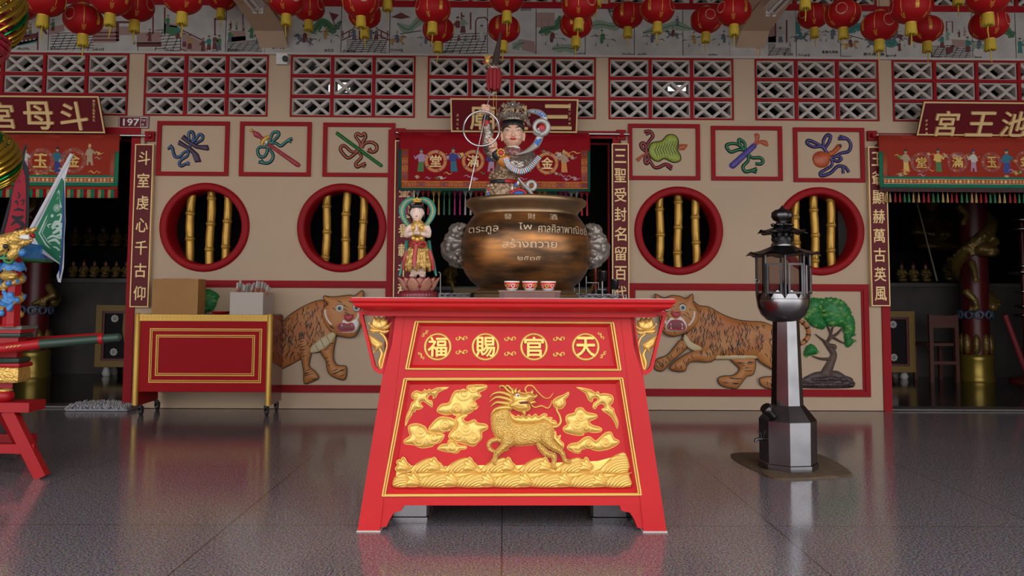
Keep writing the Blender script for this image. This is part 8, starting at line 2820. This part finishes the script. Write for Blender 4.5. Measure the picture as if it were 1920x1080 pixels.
# ------------------------------------------------------------------ foil hanging ornament at the top left corner
FG = mat('green_foil', (.01, .22, .06, 1), .18, metal=.9)
FY = mat('gold_foil', (.55, .38, .05, 1), .2, metal=.9)
FP = mat('pink_foil', (.55, .05, .09, 1), .25, metal=.7)
YF = 3.3
fo = thing('foil_ornament', 'hanging green and gold foil ornament at the top left corner', 'ornament', tuple(W(-40, 130, YF)))
for (cx, cy, rx, ry, nm) in ((-45, 15, 76, 88, 'foil_bell'), (-45, 298, 65, 62, 'foil_bell')):
    c = W(cx, cy, YF)
    k = YF / F_PX
    b = MB()
    n = 26
    for i in range(n):
        a0 = 2 * PI * i / n
        pts = []
        for t_ in np.linspace(-1, 1, 14):
            a = a0 + t_ * 1.1
            r = rx * k * (1 - abs(t_) ** 2.4) ** .5 + .01
            pts.append((c.x + r * math.cos(a), YF + r * math.sin(a), c.z + ry * k * t_))
        b.tube(pts, [.006, .015, .006], 6, i % 2 if (i % 4) else 1, flat=.6)
    b.build(nm, [FG, FY], fo)
c = W(-45, 62, YF)
b = MB()
for j in range(7):
    z = W(-45, 30 + j * 11, YF).z
    R = (64 - abs(j - 2) * 2) * YF / F_PX
    b.tube([(c.x + R * math.cos(a), YF - .02 + R * math.sin(a), z - .006 * math.sin(a * 8)) for a in np.linspace(0, 2 * PI, 40)], .012, 6)
b.build('pink_band', FP, fo)
b = MB(); b.tube([W(-45, -70, YF), (W(-45, -70, YF).x, YF, 5.2)], .004, 6); b.tube([W(-45, 100, YF), W(-45, 240, YF)], .03, 10); b.build('cord', FY, fo)
# ------------------------------------------------------------------ inside the three dim halls
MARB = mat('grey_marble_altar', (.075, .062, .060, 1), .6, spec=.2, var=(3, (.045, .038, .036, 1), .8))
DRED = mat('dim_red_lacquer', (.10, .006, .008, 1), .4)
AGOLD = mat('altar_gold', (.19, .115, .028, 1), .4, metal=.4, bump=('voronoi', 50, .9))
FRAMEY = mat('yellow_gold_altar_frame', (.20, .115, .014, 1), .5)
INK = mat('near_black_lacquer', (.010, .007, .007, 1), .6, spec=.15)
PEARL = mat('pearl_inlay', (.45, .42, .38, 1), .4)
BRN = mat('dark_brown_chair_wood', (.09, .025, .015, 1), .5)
ALT = []
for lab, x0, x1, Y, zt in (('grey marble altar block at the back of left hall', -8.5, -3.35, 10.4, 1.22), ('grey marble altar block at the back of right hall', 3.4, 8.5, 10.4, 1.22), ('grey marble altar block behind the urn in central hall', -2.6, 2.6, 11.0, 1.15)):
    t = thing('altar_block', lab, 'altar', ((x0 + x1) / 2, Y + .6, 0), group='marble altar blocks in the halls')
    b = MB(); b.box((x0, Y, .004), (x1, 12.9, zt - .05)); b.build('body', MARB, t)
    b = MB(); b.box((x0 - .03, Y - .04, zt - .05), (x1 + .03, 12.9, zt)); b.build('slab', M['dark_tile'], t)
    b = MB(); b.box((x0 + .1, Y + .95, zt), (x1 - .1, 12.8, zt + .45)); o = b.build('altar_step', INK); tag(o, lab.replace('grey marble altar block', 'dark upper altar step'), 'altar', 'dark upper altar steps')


def figurine():
    t = thing('deity_figurine', 'x', 'figurine', (0, 0, 0), group='small dim deity figurines on the altars')
    f = Sculpt()
    f.chain([(0, 0, .115), (0, 0, .17), (0, 0, .26)], [.085, .075, .05], 0)
    f.ell((0, -.05, .07), (.10, .07, .045), 0)
    for s in (-1, 1):
        f.chain([(s * .06, 0, .27), (s * .095, -.03, .19), (s * .04, -.09, .16)], [.028, .030, .022], 0)
    f.ell((0, -.005, .345), (.040, .042, .050), 1)
    f.ell((0, .0, .39), (.045, .045, .022), 2); f.ell((0, -.005, .42), (.02, .02, .035), 2); f.ell((0, -.045, .34), (.006, .008, .009), 1)
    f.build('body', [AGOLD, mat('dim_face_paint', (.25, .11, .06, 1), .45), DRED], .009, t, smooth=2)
    b = MB(); b.box((-.11, -.11, 0), (.11, .09, .03)); b.box((-.09, .05, .03), (.09, .08, .30)); b.build('throne', INK, t)
    return t


fig = None
spots = []
for r_, (Y, z, s) in enumerate(((10.52, 1.22, .56), (11.5, 1.67, .76))):
    for i, x in enumerate((138, 158, 178, 199, 219, 238) if r_ == 0 else (140, 166, 192, 218, 242)):
        spots.append((x, Y, z, s, '%s dim figurine from the left in %s row, left hall altar' % (NUM[i + 1], ('the front', 'the upper')[r_])))
for i, x in enumerate((1690, 1712, 1735, 1780)):
    spots.append((x, 10.55, 1.22, (.62, .62, .62, .9)[i], '%s dim figurine from the left on right hall altar front' % NUM[i + 1]))
for i, x in enumerate((845, 1118)):
    spots.append((x, 11.2, 1.15, .9, 'dim figurine on central hall altar, %s of the urn' % ('left', 'right')[i]))
for i, (x, Y, z, s, lab) in enumerate(spots):
    p = W(x, 500, Y)
    if fig is None:
        fig = figurine(); o = fig; o['label'] = lab
        o.location = (p.x, Y, z); o.scale = (s, s, s)
    else:
        o = dup(fig, (p.x, Y, z), lab, scale=s)
# large seated statue in the right hall
p = W(1748, 500, 11.75)
f = Sculpt()
t = thing('seated_deity_statue', 'large dim seated deity statue on right hall altar', 'statue', (p.x, 11.75, 1.67))
f.chain([(p.x, 11.75, 1.95), (p.x, 11.75, 2.0), (p.x, 11.75, 2.2)], [.26, .22, .15], 0); f.ell((p.x, 11.60, 1.78), (.32, .2, .1), 0)
for s in (-1, 1):
    f.chain([(p.x + s * .18, 11.75, 2.2), (p.x + s * .28, 11.65, 2.0), (p.x + s * .1, 11.50, 1.95)], [.08, .085, .06], 0)
f.ell((p.x, 11.73, 2.45), (.11, .115, .14), 1); f.ell((p.x, 11.75, 2.57), (.13, .13, .06), 2); f.ell((p.x, 11.61, 2.43), (.018, .02, .03), 1)
f.chain([(p.x, 11.73, 2.58), (p.x, 11.73, 2.72)], [.06, .03], 2)
f.build('body', [AGOLD, bpy.data.materials['dim_face_paint'], DRED], .02, t, smooth=3)
b = MB(); b.box((p.x - .36, 11.45, 1.67), (p.x + .36, 12.1, 1.73)); b.box((p.x - .32, 12.0, 1.73), (p.x + .32, 12.1, 2.4)); b.build('throne', INK, t)

# gold framed cabinets standing before the marble
for lab, xa, ya, xb, yb, Y in (('gold framed black cabinet with pearl rosettes inside left hall', 181, 572, 292, 688, 10.0), ('gold framed black cabinet with pearl rosettes inside right hall', 1585, 583, 1714, 703, 10.0)):
    pl = Plane((0, Y, 0), (1, 0, 0), (0, 0, 1))
    u0, v0, u1, v1 = R4(xa, ya, xb, yb, pl)
    v0 = max(v0, .10)
    t = thing('altar_cabinet', lab, 'cabinet', ((u0 + u1) / 2, Y + .15, 0), group='gold framed cabinets in the halls')
    b = MB(); b.box((u0, Y, v0), (u1, Y + .35, v1)); b.build('body', INK, t)
    b = MB(); b.frame(pl, u0, v0, u1, v1, .075, 0, .03); b.build('frame', FRAMEY, t)
    b = MB(); b.frame(pl, u0 + .075, v0 + .075, u1 - .075, v1 - .075, .028, 0, .02); b.build('inner_frame', DRED, t)
    for fx in (.30, .70):
        for fz in (.24, .78):
            c = (u0 + (u1 - u0) * fx, v0 + (v1 - v0) * fz)
            b = MB()
            for k in range(8):
                a = k * PI / 4; b.relief(pl, circle((c[0] + .032 * math.cos(a), c[1] + .032 * math.sin(a)), .016, 8), .006, None, .002, step=.03)
            q = circle(c, .012, 8); b.relief(pl, q, .008, None, .002, step=.03); b.build('rosette', PEARL, t)
    b = MB(); um = (u0 + u1) / 2; b.prism(pl, [(um - .035, v1 - .1), (um + .035, v1 - .1), (um + .045, v0 + .45), (um, v0 + .22), (um - .045, v0 + .45)], 0, .012); b.build('pendant', FRAMEY, t)
    for u in (u0 + .1, u1 - .1):
        for yy in (Y + .08, Y + .27):
            b = MB(); b.lathe((u, yy, .004), [(.04, 0), (.055, .03), (.045, .06), (.03, v0 - .004)], 14); b.build('foot', PEARL, t)


def dragon_pillar(lab, px, Y, r, seed):
    c = W(px, 690, Y)
    t = thing('dragon_pillar', lab, 'pillar', (c.x, Y, 0), group='pillars wrapped by carved gold dragons')
    b = MB(); b.lathe((c.x, Y, .004), [(r * 1.25, 0), (r * 1.3, .03), (r * 1.2, .06), (r * 1.2, .26), (r * 1.28, .30), (r * 1.1, .33)], 32); b.build('drum_base', mat('brassy_drum', (.28, .19, .03, 1), .35, metal=.6) if 'brassy_drum' not in bpy.data.materials else bpy.data.materials['brassy_drum'], t)
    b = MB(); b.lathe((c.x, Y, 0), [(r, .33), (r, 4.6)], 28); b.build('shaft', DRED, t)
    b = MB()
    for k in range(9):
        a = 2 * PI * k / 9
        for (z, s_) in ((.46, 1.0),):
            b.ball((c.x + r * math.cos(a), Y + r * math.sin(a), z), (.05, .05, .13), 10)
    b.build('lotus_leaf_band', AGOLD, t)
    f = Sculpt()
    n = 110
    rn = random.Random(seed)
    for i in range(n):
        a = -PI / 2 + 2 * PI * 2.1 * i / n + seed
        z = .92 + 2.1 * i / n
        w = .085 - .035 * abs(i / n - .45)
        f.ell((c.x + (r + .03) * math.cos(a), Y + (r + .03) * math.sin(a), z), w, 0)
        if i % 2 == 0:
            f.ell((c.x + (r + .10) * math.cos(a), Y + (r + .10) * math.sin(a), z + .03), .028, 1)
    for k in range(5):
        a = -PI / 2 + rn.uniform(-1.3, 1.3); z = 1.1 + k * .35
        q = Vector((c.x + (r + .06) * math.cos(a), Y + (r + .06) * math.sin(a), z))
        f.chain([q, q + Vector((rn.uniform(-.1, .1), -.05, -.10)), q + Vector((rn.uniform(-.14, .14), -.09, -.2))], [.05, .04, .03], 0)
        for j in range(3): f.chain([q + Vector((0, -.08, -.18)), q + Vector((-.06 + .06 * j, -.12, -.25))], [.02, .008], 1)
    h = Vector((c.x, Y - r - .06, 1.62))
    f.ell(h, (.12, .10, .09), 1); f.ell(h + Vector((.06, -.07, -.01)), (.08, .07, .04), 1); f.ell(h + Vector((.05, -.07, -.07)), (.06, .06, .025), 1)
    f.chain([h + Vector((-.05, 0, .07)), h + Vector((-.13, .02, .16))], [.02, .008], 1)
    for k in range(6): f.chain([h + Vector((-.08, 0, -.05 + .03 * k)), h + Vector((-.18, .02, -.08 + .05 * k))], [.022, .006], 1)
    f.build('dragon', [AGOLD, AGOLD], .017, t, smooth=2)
    b = MB()
    for k in range(10):
        a = 2 * PI * k / 10
        q = Vector((c.x + (r + .03) * math.cos(a), Y + (r + .03) * math.sin(a), .82))
        tg = Vector((-math.sin(a), math.cos(a), 0)); 
        b.tube([q + tg * (.05 * f_ * math.cos(w)) + Vector((0, 0, .05 * f_ * math.sin(w))) for w, f_ in ((w, 1 - .1 * w / PI) for w in np.linspace(0, 3.2 * PI, 18))], .014, 6)
    b.build('wave_band', mat('slate_blue_waves', (.08, .11, .17, 1), .45) if 'slate_blue_waves' not in bpy.data.materials else bpy.data.materials['slate_blue_waves'], t)


dragon_pillar('red pillar wrapped by a carved gold dragon inside right hall', 1832, 9.9, .155, 1)
dragon_pillar('red pillar wrapped by a gold dragon behind the palanquin in left hall', 62, 9.9, .155, 2)

# chair and leaning pole in the right hall
Y = 9.7
c0, c1 = W(1745, 700, Y), W(1800, 700, Y)
t = thing('wooden_chair', 'dark brown wooden chair beside the cabinet inside right hall', 'chair', ((c0.x + c1.x) / 2, Y + .2, .004))
w = c1.x - c0.x
zt = W(1770, 590, Y).z
for nm, a, c in (('leg', (c0.x, Y, .004), (c0.x + .045, Y + .045, zt)), ('leg', (c1.x - .045, Y, .004), (c1.x, Y + .045, zt)), ('leg', (c0.x, Y + .38, .004), (c0.x + .04, Y + .42, .46)), ('leg', (c1.x - .04, Y + .38, .004), (c1.x, Y + .42, .46)),
                 ('top_rail', (c0.x + .045, Y, zt - .16), (c1.x - .045, Y + .03, zt - .01)), ('seat', (c0.x - .01, Y + .046, .44), (c1.x + .01, Y + .44, .475)), ('stretcher', (c0.x + .045, Y, .22), (c1.x - .045, Y + .03, .26))):
    b = MB(); b.box(a, c); b.build(nm, BRN, t)
a_, c_ = W(1718, 375, 9.6), W(1757, 527, 9.6)
t = thing('thin_cane', 'thin pale cane hanging aslant from above inside right hall', 'cane', tuple(c_))
b = MB(); b.tube([c_ + (a_ - c_) * ((5.2 - c_.z) / (a_.z - c_.z)), c_], [.005, .005, .011], 8); b.build('rod', mat('pale_cane', (.16, .12, .07, 1), .6), t)
a_, c_ = W(1884, 590, 9.3), W(1925, 700, 9.3)
t = thing('red_pole', 'dull red pole leaning inside right hall at frame edge', 'pole', (c_.x + .05, 9.3, 0))
b = MB(); d = (c_ - a_).normalized(); b.tube([a_, a_ + d * ((a_.z - .006) / -d.z)], .032, 12); b.build('shaft', mat('dull_red_pole', (.22, .02, .03, 1), .5), t)
# silver tiered tray stand at the right edge of the hall
p = W(1922, 600, 9.8)
t = thing('tiered_offering_stand', 'tall silver tiered offering stand at right edge of right hall', 'stand', (p.x, 9.8, .004))
for k, (y, r) in enumerate(((592, .13), (575, .11), (548, .10), (512, .16), (500, .10), (432, .17), (414, .12))):
    z = W(1922, y, 9.8).z
    b = MB(); b.lathe((p.x, 9.8, z), [(.03, -.03), (r * .6, -.02), (r, 0), (r * 1.02, .02), (r * .9, .012), (.03, .0)], 28); b.build('tray', M['chrome'], t)
b = MB(); b.lathe((p.x, 9.8, .004), [(.2, 0), (.2, .03), (.04, .08), (.03, .6), (.03, W(1922, 410, 9.8).z)], 20); b.build('stem', DRED, t)
# yellow carved table in the central hall, left of the urn
Y = 9.4
pl = Plane((0, Y, 0), (1, 0, 0), (0, 0, 1))
u0, v0, u1, v1 = R4(850, 541, 1110, 600, pl)
t = thing('offering_table', 'yellow carved offering table inside central hall, seen left of the urn', 'table', ((u0 + u1) / 2, Y + .25, .004))
b = MB(); b.box((u0, Y, v1 - .05), (u1, Y + .5, v1)); b.build('top', FRAMEY, t)
for s in (u0, u1):
    sg = 1 if s == u0 else -1
    b = MB(); b.stroke(pl, spl([(s, v1 - .02), (s - sg * .02, v1 + .05), (s - sg * .05, v1 + .09)], n=4), [.05, .04, .02], .02, -.02); b.build('upturned_end', FRAMEY, t)
    b = MB(); b.prism(pl, [(s + sg * .03, v1 - .05), (s + sg * .22, v1 - .05), (s + sg * .12, v1 - .14), (s + sg * .08, v1 - .2)], -.03, 0); b.build('corner_carving', AGOLD, t)
    for yy in (Y + .01, Y + .44):
        b = MB(); b.box((min(s + sg * .02, s + sg * .08), yy, .004), (max(s + sg * .02, s + sg * .08), yy + .06, v1 - .05)); b.build('leg', FRAMEY, t)
b = MB(); b.box((u0 + .25, Y + .03, v1 - .5), (u1 - .25, Y + .05, v1 - .05)); b.build('red_apron', DRED, t)
